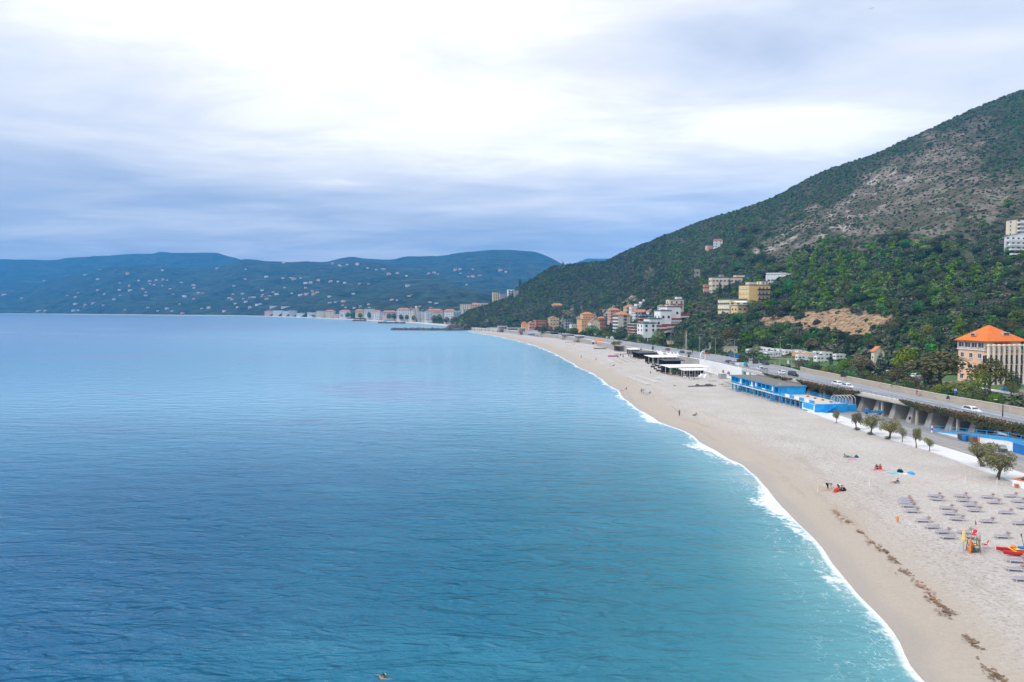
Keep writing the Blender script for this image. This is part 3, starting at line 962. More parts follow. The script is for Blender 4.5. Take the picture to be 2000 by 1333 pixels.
# ---------------------------------------------------------------- blue bathing house on the beach
def bathing_house():
    # runs along the beach; local frame: s along the front (towards the far end), w towards the road
    O = Vector((80.3, 203.5))
    E_ = Vector((77.0, 238.0))
    ang = math.atan2(E_.y - O.y, E_.x - O.x)
    Lg = (E_ - O).length
    lab = 'long two storey bright blue bathing house on square pillars with a flat grey roof'
    t = thing('bathing_house', lab, 'bathing house', (O.x, O.y, ZB), ang)
    # local x = along the front away from camera, local y = -w (road side is -y)
    D = 8.0
    SL, UP = 2.15, 2.45
    def bx(name, m, x0, x1, y0, y1, z0, z1, parent=t):
        b = MB()
        b.box((x0 + x1) / 2, -(y0 + y1) / 2, z0, abs(x1 - x0), abs(y1 - y0), z1 - z0)
        return b.build(name, m, parent)
    bx('floor_slab', M_WHITE, -.1, Lg, -.5, D, SL, SL + .22)
    bx('base_slab', M_CONC, -.5, Lg + 1, -1.6, D + .5, -.4, .12)
    bx('rear_wall', M_CONC, 0, Lg, 2.8, 3.0, .12, SL)
    r = bx('roof', M_ROOFG, -.25, Lg + .4, -.75, D + .3, SL + UP + .26, SL + UP + .42)
    bx('fascia', M_BLUE, -.2, Lg + .35, -.7, D + .25, SL + UP + .02, SL + UP + .257)
    bx('vent', M_CAP, 2.2, 2.9, 1, 1.5, SL + UP + .423, SL + UP + .8, r)
    bx('vent', M_STEEL, 17, 17.5, 2, 2.4, SL + UP + .423, SL + UP + .75, r)
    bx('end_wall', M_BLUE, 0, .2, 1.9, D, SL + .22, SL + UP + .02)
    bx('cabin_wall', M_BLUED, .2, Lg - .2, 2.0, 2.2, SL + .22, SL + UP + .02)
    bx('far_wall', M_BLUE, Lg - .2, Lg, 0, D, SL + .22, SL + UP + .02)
    n = 12
    for i in range(n + 1):
        x = .2 + (Lg - .5) * i / n
        bx('pillar', M_BLUE, x - .2, x + .2, -.1, .3, .12, SL)
        bx('post', M_BLUE, x - .16, x + .16, -.35, .05, SL + .22, SL + UP + .02)
        bx('partition', M_BLUE, x - .06, x + .06, .2, 2.0, SL + .22, SL + UP + .02)
    for i in range(n):
        x = .2 + (Lg - .5) * (i + .5) / n
        if i not in (0, 7): bx('balustrade', M_BLUE if i % 3 else M_WHITE, x - 1.1, x + 1.1, -.30, -.24, SL + .62, SL + 1.0)
        if i in (1, 5, 6, 9): bx('white_curtain', M_WHITE, x - .5, x + .5, -.18, -.12, SL + .55, SL + UP - .1)
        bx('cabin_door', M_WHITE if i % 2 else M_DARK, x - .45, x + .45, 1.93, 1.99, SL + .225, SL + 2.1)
        if i in (3, 4, 8): bx('store_door', M_WHITE, x - .6, x + .6, 2.70, 2.79, .13, SL - .15)
    def stair(x, dirn):
        b = MB()
        k = 9
        for i in range(k):
            z = (SL + .1) * (i + .6) / k
            b.box(x + dirn * (k - i) * .27, 1.0, z, .34, .9, .07)
        for yy in (.52, 1.48):
            b.bar((x + dirn * k * .27, yy, .2), (x, yy, SL + .2), .06, n=5)
            b.bar((x + dirn * k * .27, yy, 1.1), (x, yy, SL + 1.1), .04, n=5)
            for i in range(0, k + 1, 3): b.bar((x + dirn * (k - i) * .27, yy, .2 + (SL) * i / k), (x + dirn * (k - i) * .27, yy, 1.1 + SL * i / k), .03, n=5)
        b.build('stair', M_BLUE, t)
    stair(Lg * .64 + 3, 1)
    stair(.5, 1)
    # ------- open terrace at the near end
    t2 = thing('beach_terrace', 'raised bathing terrace with white deck and blue parapet joined to the blue bathing house', 'terrace', (O.x, O.y, ZB), ang)
    T0, T1 = -20.5, -.3
    def bz(name, m, x0, x1, y0, y1, z0, z1): return bx(name, m, x0, x1, y0, y1, z0, z1, t2)
    bz('deck', M_CAP, T0, T1, -.4, D + .6, SL, SL + .22)
    for i in range(8):
        x = T1 - .6 - (T1 - T0 - 1.2) * i / 7
        bz('pillar', M_BLUE, x - .2, x + .2, -.1, .3, .12, SL)
        if i < 7:
            xx = x - 1.35
            bz('parapet_panel', M_WHITE if i % 2 else M_BLUE, xx - 1.3, xx + 1.3, -.38, -.30, SL + .225, SL + 1.05)
    b = MB()
    for i in range(22):
        x = T0 + (T1 - T0) * i / 21
        b.box(x, -(D + .5), SL + .2, .07, .07, 1.1)
    for z in (.5, .8, 1.28): b.box((T0 + T1) / 2, -(D + .5), SL + z, T1 - T0, .06, .06)
    b.build('rear_railing', M_BLUE, t2)
    bz('end_wall', M_BLUE, T0 - .18, T0 - .01, -.4, D + .6, .1, SL + .3)
    bz('under_wall', M_CONC, T0 + .1, T1, 3.6, 3.8, .12, SL)
    bz('white_band', M_WHITE, T0 + .2, T0 + 6.6, -.62, -.45, .25, .62)
    bz('white_band', M_WHITE, T0 + .2, T0 + .6, -.62, -.45, .623, 1.9)
    bz('white_band', M_WHITE, T0 + 6.2, T0 + 6.6, -.62, -.45, .623, 1.9)
    bz('front_wall', M_BLUE, T0 + .1, T0 + 6.5, -.42, -.30, .2, SL - .003)
    b = MB()
    k = 10
    for i in range(k):
        b.box(T0 - .9, -(1.4 + i * .36), .1 + (SL) * i / k, 1.2, .42, .09)
    for dx in (-1.45, -.35):
        b.bar((T0 + dx, -1.2, .15), (T0 + dx, -5.0, SL + .15), .07, n=5)
        b.bar((T0 + dx, -1.2, 1.15), (T0 + dx, -5.0, SL + 1.15), .045, n=5)
        for i in range(0, k + 1, 2): b.bar((T0 + dx, -1.2 - .38 * i, .2 + SL * i / k), (T0 + dx, -1.2 - .38 * i, 1.15 + SL * i / k), .035, n=5)
    b.build('stair', M_BLUE, t2)
    for k2 in range(4):
        bx('planter_box', M_WOOD, T0 + 3 + 4 * k2, T0 + 3.6 + 4 * k2, 5.6, 6.1, SL + .225, SL + .55, t2)
    # ------- arched frame beside the terrace
    p = gp(1640, 803)
    t3 = thing('arched_frame', 'white hooped metal frame on a small blue platform at the terrace end', 'pergola', (p.x + .4, p.y - 1.0, ZB), ang)
    b = MB()
    b.box(0, 0, .28, 4.2, 5.2, 1.75)
    b.build('platform', M_BLUE, t3)
    b = MB()
    b.box(0, 0, 0, 4.4, 5.4, .28)
    b.build('plinth', M_YEL, t3)
    for i in range(6):
        b = MB()
        pts = [(-2, -2.3 + .92 * i, 2.0), (-2, -2.3 + .92 * i, 3.4)] + [(-2 * math.cos(a * math.pi / 8), -2.3 + .92 * i, 3.4 + 1.1 * math.sin(a * math.pi / 8)) for a in range(1, 8)] + [(2, -2.3 + .92 * i, 3.4), (2, -2.3 + .92 * i, 2.0)]
        b.tube(pts, .045, n=5)
        b.build('hoop', M_WHITE, t3)
    b = MB()
    for x in (-2, 2):
        for z in (2.5, 3.0): b.bar((x, -2.4, z), (x, 2.4, z), .05, n=5)
    b.build('side_rail', M_BLUE, t3)


bathing_house()
# ================================================================ vegetation
def leaf_mat(name, dark, light, hue=0.10):
    m = bpy.data.materials.new(name)
    m.use_nodes = True
    N = NT(m.node_tree)
    p = m.node_tree.nodes['Principled BSDF']
    isl = N.n('ShaderNodeNewGeometry').outputs['Random Per Island']
    oi = N.n('ShaderNodeObjectInfo')
    tc = N.n('ShaderNodeTexCoord')
    cl = N.noise(tc.outputs['Object'], 1.6, 3)
    f = N.m('ADD', N.m('MULTIPLY', isl, .55), N.m('MULTIPLY', N.step(cl, .35, .65), .45))
    c = N.mix(f, dark, light)
    hs = N.n('ShaderNodeHueSaturation')
    N.link(N.m('MULTIPLY_ADD', oi.outputs['Random'], hue, .5 - hue * .6), hs.inputs['Hue'])
    vr = N.m('FRACT', N.m('MULTIPLY', oi.outputs['Random'], 7.31))
    N.link(N.m('MULTIPLY_ADD', vr, .7, .65), hs.inputs['Value'])
    N.link(N.m('MULTIPLY_ADD', N.m('FRACT', N.m('MULTIPLY', oi.outputs['Random'], 3.77)), .4, .75), hs.inputs['Saturation'])
    N.link(c, hs.inputs['Color'])
    N.link(hs.outputs[0], p.inputs['Base Color'])
    p.inputs['Roughness'].default_value = .7
    p.inputs['Specular IOR Level'].default_value = .2
    return m


L_OAK = leaf_mat('holm_oak_leaf', (0.010, 0.022, 0.013), (0.085, 0.144, 0.057))
L_GREEN = leaf_mat('green_leaf', (0.011, 0.035, 0.009), (0.092, 0.252, 0.043))
L_PINE = leaf_mat('pine_needle', (0.025, 0.063, 0.007), (0.167, 0.296, 0.023), .05)
L_GREY = leaf_mat('dry_scrub_leaf', (0.042, 0.049, 0.040), (0.192, 0.194, 0.120), .06)
L_OLIVE = leaf_mat('olive_brown_leaf', (.040, .042, .012), (.21, .17, .055), .05)
L_YEL = leaf_mat('yellow_green_leaf', (.055, .085, .008), (.20, .24, .022), .04)
L_TAM = leaf_mat('tamarisk_leaf', (.085, .095, .035), (.30, .28, .11), .04)
L_CYP = leaf_mat('cypress_leaf', (0.011, 0.034, 0.022), (0.036, 0.084, 0.048), .04)
L_IVY = leaf_mat('creeper_leaf', (.040, .042, .012), (.25, .19, .045), .14)
L_IVYG = leaf_mat('olive_creeper_leaf', (.022, .030, .008), (.10, .115, .025), .05)
M_BARK = mat('bark', (.12, .09, .065), .95, .3, 6)


def rdir():
    while True:
        v = Vector((random.uniform(-1, 1), random.uniform(-1, 1), random.uniform(-1, 1)))
        if .05 < v.length < 1: return v.normalized()


def leaf_quad(b, p, nrm, s, m=0):
    n = (nrm + rdir() * .55).normalized()
    a = n.cross(rdir())
    if a.length < .05: a = n.orthogonal()
    a.normalize()
    c = n.cross(a)
    k = random.uniform(.6, 1.25) * s
    e = random.uniform(.55, 1.0) * k
    b.face([p - a * k * .5 - c * e * .15, p + c * -e * .5 + n * .12 * k, p + a * k * .5 + c * e * .1, p + c * e * .5 - n * .08 * k], m)


def leaf_cloud(b, lobes, n, s, shell=.62, m=0, flat=1.0):
    wts = [r[0] * r[1] * r[2] for _, r in lobes]
    for i in range(n):
        c, r = random.choices(lobes, wts)[0]
        d = rdir()
        if d.z < -.5 and random.random() < .6: d.z = -d.z
        q = random.uniform(shell, 1.0) ** .7
        p = Vector((c[0] + d.x * r[0] * q, c[1] + d.y * r[1] * q, c[2] + d.z * r[2] * q))
        leaf_quad(b, p, Vector((d.x, d.y, d.z * flat + .25)), s, m)


def round_lobes(n, w, h, z0):
    out = [((0, 0, z0 + h * .5), (w * .62, w * .62, h * .5))]
    for i in range(n):
        a = 6.283 * i / n + random.uniform(-.4, .4)
        rr = random.uniform(.35, .62) * w
        s = random.uniform(.30, .48)
        out.append(((rr * math.cos(a), rr * math.sin(a), z0 + h * random.uniform(.25, .78)), (w * s, w * s, h * s * .85)))
    return out


def shrub_mesh(name, m, n, s, kind='round'):
    b = MB()
    if kind == 'round': leaf_cloud(b, round_lobes(4, .95, 1.25, -.15), n, s)
    elif kind == 'pine':
        lo = [((random.uniform(-.3, .3), random.uniform(-.3, .3), .7 + .42 * i), (.85 - .15 * i, .85 - .15 * i, .48)) for i in range(4)]
        leaf_cloud(b, lo, n, s)
        b.bar((0, 0, -.5), (0, 0, 1.6), .09, 0, 4)
    elif kind == 'low': leaf_cloud(b, [((0, 0, .15), (1, .9, .6)), ((.5, .3, .1), (.6, .6, .5)), ((-.5, .2, .1), (.6, .5, .4))], n, s)
    return b.mesh(name, m)


SCOL = bpy.data.collections.new('shrub_kinds')           # sources for the scattered wood, never linked to the scene
KINDS_SHRUB = []


def add_kind(key, m, n, s, kind, cnt):
    for i in range(cnt):
        o = bpy.data.objects.new('%02d_%s' % (len(KINDS_SHRUB), key), shrub_mesh(key, m, n, s, kind))
        SCOL.objects.link(o)
        KINDS_SHRUB.append(key)


add_kind('oak', L_OAK, 190, .42, 'round', 3)
add_kind('green', L_GREEN, 190, .42, 'round', 3)
add_kind('grey', L_GREY, 170, .40, 'round', 3)
add_kind('pine', L_PINE, 230, .36, 'pine', 3)
add_kind('low', L_GREEN, 90, .42, 'low', 2)
add_kind('lowgrey', L_OAK, 90, .42, 'low', 2)
KIDX = {}
for i, k in enumerate(KINDS_SHRUB): KIDX.setdefault(k, []).append(i)


def scatter(name, pts, label=None, cat=None):
    me = bpy.data.meshes.new(name)
    me.from_pydata([p[0] for p in pts], [], [])
    for an, ty, k in (('size', 'FLOAT', 1), ('turn', 'FLOAT', 2), ('pick', 'INT', 3)):
        a = me.attributes.new(an, ty, 'POINT')
        a.data.foreach_set('value', [p[k] for p in pts])
    o = link(me, name, kind='stuff', label=label, cat=cat)
    g = bpy.data.node_groups.new('scatter_' + name, 'GeometryNodeTree')
    g.interface.new_socket('Geometry', in_out='INPUT', socket_type='NodeSocketGeometry')
    g.interface.new_socket('Geometry', in_out='OUTPUT', socket_type='NodeSocketGeometry')
    N = NT(g)
    gi, go = N.n('NodeGroupInput'), N.n('NodeGroupOutput')
    ci = N.n('GeometryNodeCollectionInfo')
    ci.inputs['Collection'].default_value = SCOL
    ci.inputs['Separate Children'].default_value = True
    ci.inputs['Reset Children'].default_value = True
    def attr(n, t):
        a = N.n('GeometryNodeInputNamedAttribute', data_type=t)
        a.inputs['Name'].default_value = n
        return a.outputs[0]
    ip = N.n('GeometryNodeInstanceOnPoints')
    ip.inputs['Pick Instance'].default_value = True
    N.link(gi.outputs[0], ip.inputs['Points'])
    N.link(ci.outputs[0], ip.inputs['Instance'])
    N.link(attr('pick', 'INT'), ip.inputs['Instance Index'])
    rz = N.n('ShaderNodeCombineXYZ')
    N.link(attr('turn', 'FLOAT'), rz.inputs[2])
    N.link(rz.outputs[0], ip.inputs['Rotation'])
    sc = N.n('ShaderNodeCombineXYZ')
    s = attr('size', 'FLOAT')
    for i in range(3): N.link(s, sc.inputs[i])
    N.link(sc.outputs[0], ip.inputs['Scale'])
    N.link(ip.outputs[0], go.inputs[0])
    o.modifiers.new('scatter', 'NODES').node_group = g
    return o


def clear_of_buildings(u, v):
    for a, b_, c, d in ((1378, 536, 1510, 628), (1405, 580, 1475, 646), (1490, 526, 1580, 562), (1952, 420, 2010, 505), (1386, 462, 1412, 486), (1228, 588, 1340, 650), (1072, 590, 1103, 624), (955, 558, 1012, 590), (1355, 522, 1370, 548)):
        if a < u < b_ and c < v < d: return False
    return True


def wood_points():
    pts = []
    n = 0
    while len(pts) < 38000 and n < 700000:
        n += 1
        u = random.uniform(885, 2080)
        k = random.uniform(-.02, 1.015)
        y0, vs = H_Y0(u), H_VS(u)
        vf = 603 + F * (HC - ZF) / y0
        v = lerp(vf, vs, k)
        Y = y0 + (H_Y1(u) - y0) * max(0, k) ** HEXP
        if random.random() > (Y / 1050) ** 1.75: continue
        if not clear_of_buildings(u, v): continue
        bz, rk = bareness(u, v)
        g = mnoise.fractal(Vector((u * .012, v * .02, 5)), .9, 2, 4)
        if bz > .12:
            if rk >= 2 and random.random() < (.62 if rk == 2 else .35): continue
            if random.random() < .26 * min(1, bz * 1.2): continue
            s = random.uniform(1.0, 2.5) * (1.15 - .45 * bz) if rk < 2 else random.uniform(.6, 1.5)
            key = random.choice(['low', 'low', 'lowgrey', 'grey', 'oak', 'green'])
        else:
            top = k > .62 + .1 * g and u > 1300
            if top:
                s = random.uniform(1.4, 2.7)
                key = random.choices(['low', 'green', 'lowgrey', 'grey', 'oak'], [5, 3.5, 2, 1.0, 1])[0]
            else:
                s = random.uniform(1.7, 3.6)
                wt = [3.2, 2.4 + 3 * g, 2.4 - 4 * g, .15]
                if u < 1430: wt = [5, 1.5 + 2 * g, 2.0 - 2 * g, .06]
                elif 1540 < u < 1880 and 455 < v < 610: wt = [2, 3.5, 1.5, 1.1]
                key = random.choices(['oak', 'green', 'grey', 'pine'], [max(.1, w) for w in wt])[0]
        p = hill_uk(u, k)
        pts.append((tuple(p - Vector((0, 0, .25 * s))), s, random.uniform(0, 6.28), random.choice(KIDX[key])))
    return pts


scatter('hillside_wood', wood_points())


def undergrowth():
    pts = []
    while len(pts) < 3600:
        y = random.uniform(110, 940)
        if random.random() > (140 / y) ** .6: continue
        x = XR(y) + random.uniform(1.2, 75) ** 1.0
        u = 1000 + F * x / y
        if u > 2080 or hill_z(x, y) > ZR(y) + 3: continue
        if 131 < x - .02 * (y - 150) < 180 and 120 < y < 240: continue      # lawn, path and hotel
        if 112 < x - .0 * y < 152 and 268 < y < 372 and u > 1455 and u < 1660: continue      # campers
        if x < XR(y) + 8 and 300 < y < 500 and random.random() < .5: continue
        s = random.uniform(.7, 1.7)
        pts.append(((x, y, ZR(y) - .75), s, random.uniform(0, 6.28), random.choice(KIDX[random.choice(('oak', 'green', 'grey', 'low', 'lowgrey'))])))
    return pts


def hill_z(x, y):
    u = 1000 + F * x / y
    y0, y1 = H_Y0(u), H_Y1(u)
    return -99 if y < y0 - 12 else 99 if y > y0 + 25 else 0


scatter('undergrowth', undergrowth())


# ---------------------------------------------------------------- single trees: unit sized kinds (height 1, crown about 1 wide)
def tree_kind(name, leaf, n, s, lobes, trunk=.25, limbs=5, tr=.035, lean=0.0):
    b = MB()
    leaf_cloud(b, lobes, n, s, .55)
    crown = b.mesh('crown', leaf)
    b = MB()
    cx, cz = lean, trunk
    b.tube([(0, 0, -.06), (lean * .4, 0, trunk * .55), (cx, 0, trunk + .08)], [tr * 1.35, tr, tr * .75], n=7)
    for i in range(limbs):
        c, r = lobes[i % len(lobes)]
        m_ = Vector(((cx + c[0]) / 2 + random.uniform(-.03, .03), c[1] / 2 + random.uniform(-.03, .03), lerp(cz, c[2], .6)))
        b.tube([(cx, 0, cz), m_, (c[0], c[1], c[2])], [tr * .6, tr * .4, tr * .18], n=5)
    return crown, b.mesh('trunk', M_BARK)


def lb(*a): return [((x, y, z), (r, r, h)) for x, y, z, r, h in a]


KIND = {}
for i in range(3):
    j = lambda a=.06: random.uniform(-a, a)
    KIND['broad%d' % i] = tree_kind('broad', L_OLIVE, 1500, .060, lb((j(), j(), .66, .34, .30), (-.27 + j(), j(), .52, .26, .22), (.28 + j(), j(), .56, .25, .24), (j(), -.25, .50, .27, .22), (.05, .25, .55, .25, .22), (.1 + j(), -.1, .82, .22, .17)), .22)
    KIND['green%d' % i] = tree_kind('green', L_GREEN, 1300, .066, lb((j(), j(), .62, .40, .36), (-.25 + j(), j(), .45, .26, .26), (.25 + j(), j(), .5, .27, .26), (j(), -.25, .45, .27, .25), (j(), .25, .5, .25, .24)), .18)
    KIND['oak%d' % i] = tree_kind('oak', L_OAK, 1200, .068, lb((j(), j(), .60, .42, .38), (-.27 + j(), j(), .45, .25, .25), (.27 + j(), j(), .5, .25, .28), (j(), -.26, .42, .26, .26)), .15)
    KIND['yellow%d' % i] = tree_kind('yellow', L_YEL, 1300, .060, lb((j(), j(), .55, .40, .38), (-.3 + j(), j(), .38, .26, .27), (.3 + j(), j(), .42, .26, .30), (j(), -.28, .35, .28, .27), (.1, .2, .7, .25, .22)), .12)
    KIND['pine%d' % i] = tree_kind('pine', L_PINE, 900, .075, lb((j(.1), j(.1), .90, .20, .10), (-.18 + j(), j(), .74, .27, .13), (.20 + j(), j(), .62, .30, .14), (j(), -.2, .52, .36, .14), (-.2, .12, .42, .32, .12)), .30, 5, .03)
    KIND['shrub%d' % i] = tree_kind('shrub', (L_OLIVE, L_GREEN, L_GREY)[i], 700, .085, lb((j(), j(), .48, .44, .48), (-.3 + j(), j(), .34, .25, .32), (.3 + j(), j(), .36, .25, .34), (j(), -.3, .32, .26, .3)), .06)
    a = i * 2.0
    tl = [((j(.04), j(.04), .66), (.34, .34, .26))]
    for q in range(8):
        an, rr = q * .785 + random.uniform(-.3, .3), random.uniform(.22, .38)
        sz = random.uniform(.14, .25)
        tl.append(((rr * math.cos(an), rr * math.sin(an), random.uniform(.44, .84)), (sz, sz, sz * random.uniform(.8, 1.2))))
    KIND['tamarisk%d' % i] = tree_kind('tamarisk', L_TAM, 3000, .042, tl, .30, 6, .045, (.08, -.10, .05)[i])
KIND['cypress0'] = tree_kind('cypress', L_CYP, 1300, .055, lb((0, 0, .25, .38, .22), (0, 0, .45, .42, .22), (.02, 0, .62, .34, .2), (0, .02, .78, .22, .16), (0, 0, .92, .10, .09)), .08, 1)
KIND['conifer0'] = tree_kind('conifer', L_CYP, 1500, .06, lb((0, 0, .15, .46, .14), (0.02, 0, .32, .42, .16), (0, 0, .5, .34, .16), (.02, 0, .66, .25, .14), (0, .02, .82, .15, .12), (0, 0, .94, .06, .06)), .05, 1)


def stone_pine():
    return tree_kind('stone_pine', L_GREEN, 1200, .07, lb((0, 0, .80, .42, .17), (-.3, 0, .74, .22, .12), (.3, .05, .75, .22, .12), (0, -.28, .72, .24, .12)), .55, 5, .035)


KIND['stonepine0'] = stone_pine()


def palm_kind():
    b = MB()
    for i in range(34):
        a = 2.4 * i
        el = 1.3 - 2.1 * i / 34
        L_ = .34
        prev = Vector((0, 0, .72))
        d = Vector((math.cos(a) * math.cos(el), math.sin(a) * math.cos(el), math.sin(el)))
        sd_ = Vector((-math.sin(a), math.cos(a), 0))
        for k in range(4):
            nx = prev + d * (L_ / 4)
            w0, w1 = (.05, .07, .055, .03)[k], (.07, .055, .03, .004)[k]
            b.face([prev - sd_ * w0 - Vector((0, 0, w0 * .6)), prev, nx, nx - sd_ * w1 - Vector((0, 0, w1 * .6))])
            b.face([prev, prev + sd_ * w0 - Vector((0, 0, w0 * .6)), nx + sd_ * w1 - Vector((0, 0, w1 * .6)), nx])
            prev = nx
            d = (d + Vector((0, 0, -.26))).normalized()
    cr = b.mesh('crown', L_GREEN)
    b = MB()
    for k in range(10): b.bar((0, 0, -.05 + k * .08), (0, 0, .035 + k * .08), .055 if k > 7 else .036, n=8, r2=.075 if k > 7 else .044)
    return cr, b.mesh('trunk', M_BARK)


KIND['palm0'] = palm_kind()


def plant(kind, name, label, cat, p, w, h, group=None, i=None):
    i = random.randrange(3) if i is None else i
    cr, tr = KIND[kind + (str(i) if kind + str(i) in KIND else '0')]
    t = thing(name, label, cat, p, random.uniform(0, 6.28) if kind != 'tamarisk' else random.uniform(-.4, .4), group)
    t.scale = (w, w, h)
    link(cr, 'crown', t)
    if kind != 'shrub': link(tr, 'trunk', t)
    return t


def plant_px(kind, name, label, cat, u, vt, vb, wpx, group=None, z=None, p=None, i=None):
    """tree whose base is at photo pixel (u, vb), top at vt, crown wpx wide"""
    if p is None: p = gp(u, vb) if z is None else onz(u, vb, z)
    k = p.y / F
    return plant(kind, name, label, cat, p, wpx * k * 1.05, (vb - vt) * k * 1.04, group, i)


# beach tamarisks
G = 'tamarisks along the promenade edge'
for u, vt, vb, w, lab, i in ((1633, 802, 827, 12, 'thin nearly bare tamarisk nearest the blue terrace', 0), (1673, 806, 841, 22, 'small round tamarisk with green weeds at its foot, second from the blue terrace', 1), (1700, 811, 850, 28, 'leaning tamarisk with a dense olive crown, third from the blue terrace', 0),
                             (1737, 820, 858, 35, 'wide leaning tamarisk facing the flared viaduct piers', 0), (1762, 833, 866, 15, 'very slender young tamarisk on a bare straight stem', 2), (1790, 835, 875, 17, 'tall thin young tamarisk with a bare lower stem', 1), (1815, 856, 883, 15, 'shortest young tamarisk beside the painted parking bays', 2)):
    plant_px('tamarisk', 'tamarisk_tree', lab, 'tree', u, vt, vb, w * 1.15, G, i=i)
plant_px('tamarisk', 'tamarisk_tree', 'big bushy tamarisk standing behind the forked one at the promenade edge', 'tree', 1919, 862, 914, 64, G, i=1)
plant_px('tamarisk', 'tamarisk_tree', 'biggest tamarisk with a forked dark trunk on the sand near the planter', 'tree', 1948, 882, 937, 64, G, i=0)
for u, v in ((1674, 840), (1698, 849), (1733, 858)):
    p = gp(u, v)
    plant('shrub', 'weed_tuft', 'low green weeds round the foot of the tamarisk ' + {1674: 'with the small round crown', 1698: 'third from the blue terrace', 1733: 'facing the flared piers'}[u], 'weeds', p + Vector((0, 0, -.1)), 1.5, .8, 'weed tufts under the tamarisks', 1)

# park and roadside trees
PARK = [('broad', 1835, 684, 758, 108, 'broad olive brown tree with the widest crown left of the orange roofed hotel'), ('broad', 1932, 700, 768, 70, 'loose crowned olive brown tree in front of the hotel columns'),
        ('yellow', 1873, 743, 786, 60, 'rounded yellow green bush tree just behind the roadside wall'), ('yellow', 1907, 722, 775, 52, 'yellow green tree between the round bush and the hotel columns'),
        ('yellow', 1770, 676, 728, 50, 'pale yellow green tree behind the widest olive crown'), ('broad', 1680, 692, 735, 46, 'brownish tree with a visible pale trunk above the wall, left of the dark conifer'),
        ('conifer', 1719, 685, 736, 26, 'dark pointed conifer in front of the small red roofed house'), ('broad', 1747, 718, 752, 48, 'faded brown shrubby tree right of the dark conifer'), ('shrub', 1781, 734, 766, 42, 'dark green rounded bush right of the faded brown tree'),
        ('cypress', 1654, 650, 704, 15, 'tall slim dark cypress right of the camper vans'), ('cypress', 1623, 690, 716, 11, 'short slim cypress at the right end of the camper vans'), ('green', 1648, 700, 728, 26, 'dark green bushy tree beneath the tall cypress'),
        ('green', 1915, 763, 796, 30, 'deep green shrub behind the wall below the yellow green tree'), ('green', 1945, 766, 800, 34, 'deep green shrub behind the wall beside the lawn'), ('oak', 1980, 725, 770, 26, 'low dark bush under the hotel columns'),
        ('shrub', 1660, 722, 742, 34, 'olive brown bush behind the wall below the brownish tree'), ('green', 1625, 713, 735, 40, 'green bush behind the wall under the campers'), ('yellow', 1632, 728, 741, 16, 'small yellow flowering bush behind the wall'),
        ('green', 1590, 708, 728, 40, 'green bush row beside the wall where it starts'), ('shrub', 1565, 700, 722, 30, 'dull bush in front of the parked campers'), ('green', 1692, 722, 748, 30, 'fresh green bush behind the wall below the conifer'),
        ('shrub', 1715, 733, 757, 26, 'grey green bush at the wall right of the fresh green bush'), ('green', 1470, 682, 707, 40, 'rounded hedge tree beside the blue road signs'), ('green', 1492, 690, 712, 30, 'hedge bush in front of the caravans'),
        ('yellow', 1478, 672, 694, 20, 'yellow green bush behind the hedge tree by the caravans'), ('broad', 1430, 640, 682, 46, 'tall leafy yellow green tree above the yellow hut'), ('green', 1400, 655, 690, 30, 'green tree left of the yellow hut'),
        ('green', 1289, 644, 678, 34, 'dark round crowned tree in front of the white stepped flats'), ('green', 1330, 653, 684, 30, 'dark round crowned tree by the lay-by right of the stepped flats'), ('oak', 1374, 660, 688, 22, 'grey green bush tree beside the tall mast'),
        ('green', 1352, 660, 690, 24, 'bushy tree between the round crown and the mast'), ('yellow', 1318, 618, 652, 30, 'upright yellow green tree at the side of the stepped flats'), ('oak', 1363, 566, 622, 42, 'large dark grey green tree below the hillside hotel'),
        ('green', 1157, 636, 657, 34, 'row end tree in front of the cream gabled house'), ('oak', 1213, 638, 664, 28, 'dark tree in front of the white block with the tiled roof'), ('oak', 1182, 640, 660, 22, 'dark tree between the gabled house and the white block'),
        ('green', 1120, 640, 654, 22, 'hedge like tree before the orange building'), ('oak', 1096, 642, 654, 22, 'dark bush tree before the palm house'), ('stonepine', 1000, 622, 641, 34, 'flat topped stone pine near the orange hut'),
        ('oak', 1060, 640, 652, 22, 'dark hedge tree before the red house'), ('green', 1245, 652, 668, 20, 'green tree before the terraced brick flats'), ('oak', 1450, 695, 716, 26, 'dark bush beside the road near the notice signs'),
        ('shrub', 1800, 748, 776, 30, 'pale scrubby bush behind the wall near the bus stop'), ('green', 1850, 757, 784, 26, 'green bush behind the wall left of the round yellow bush'), ('oak', 1700, 705, 735, 22, 'dark bush between the brownish tree and the conifer'),
        ('oak', 1540, 668, 694, 40, 'dark tree behind the caravans'), ('oak', 1575, 668, 692, 36, 'grey green tree behind the rightmost caravans'), ('yellow', 1892, 738, 784, 40, 'bright yellow green bush wedged between the two round bushes below the hotel'), ('yellow', 1975, 742, 772, 30, 'yellow green bush at the foot of the rightmost hotel columns'), ('yellow', 1838, 748, 782, 36, 'light green bush under the widest olive crown'), ('green', 1760, 742, 768, 36, 'fresh green bush between the faded brown tree and the scrubby bush'), ('broad', 1812, 720, 756, 30, 'brown crowned small tree touching the widest olive crown')]
for k, u, vt, vb, w, lab in PARK:
    nm = {'conifer': 'conifer_tree', 'cypress': 'cypress_tree', 'shrub': 'garden_bush', 'stonepine': 'stone_pine'}.get(k, 'leafy_tree')
    plant_px(k, nm, lab, 'bush' if k == 'shrub' else 'tree', u, vt, vb, w, 'trees and bushes behind the coast road')
for i in range(17):
    y = 455 + 21 * i
    k = ('oak', 'green', 'shrub', 'green')[i % 4]
    plant(k, 'garden_bush' if k == 'shrub' else 'leafy_tree', '%s roadside tree from the right in the long row before the town' % nth(i), 'tree', Vector((XR(y) + random.uniform(2, 6), y, ZR(y) - .6)), random.uniform(6, 10), random.uniform(4.5, 8), 'roadside trees before the town')
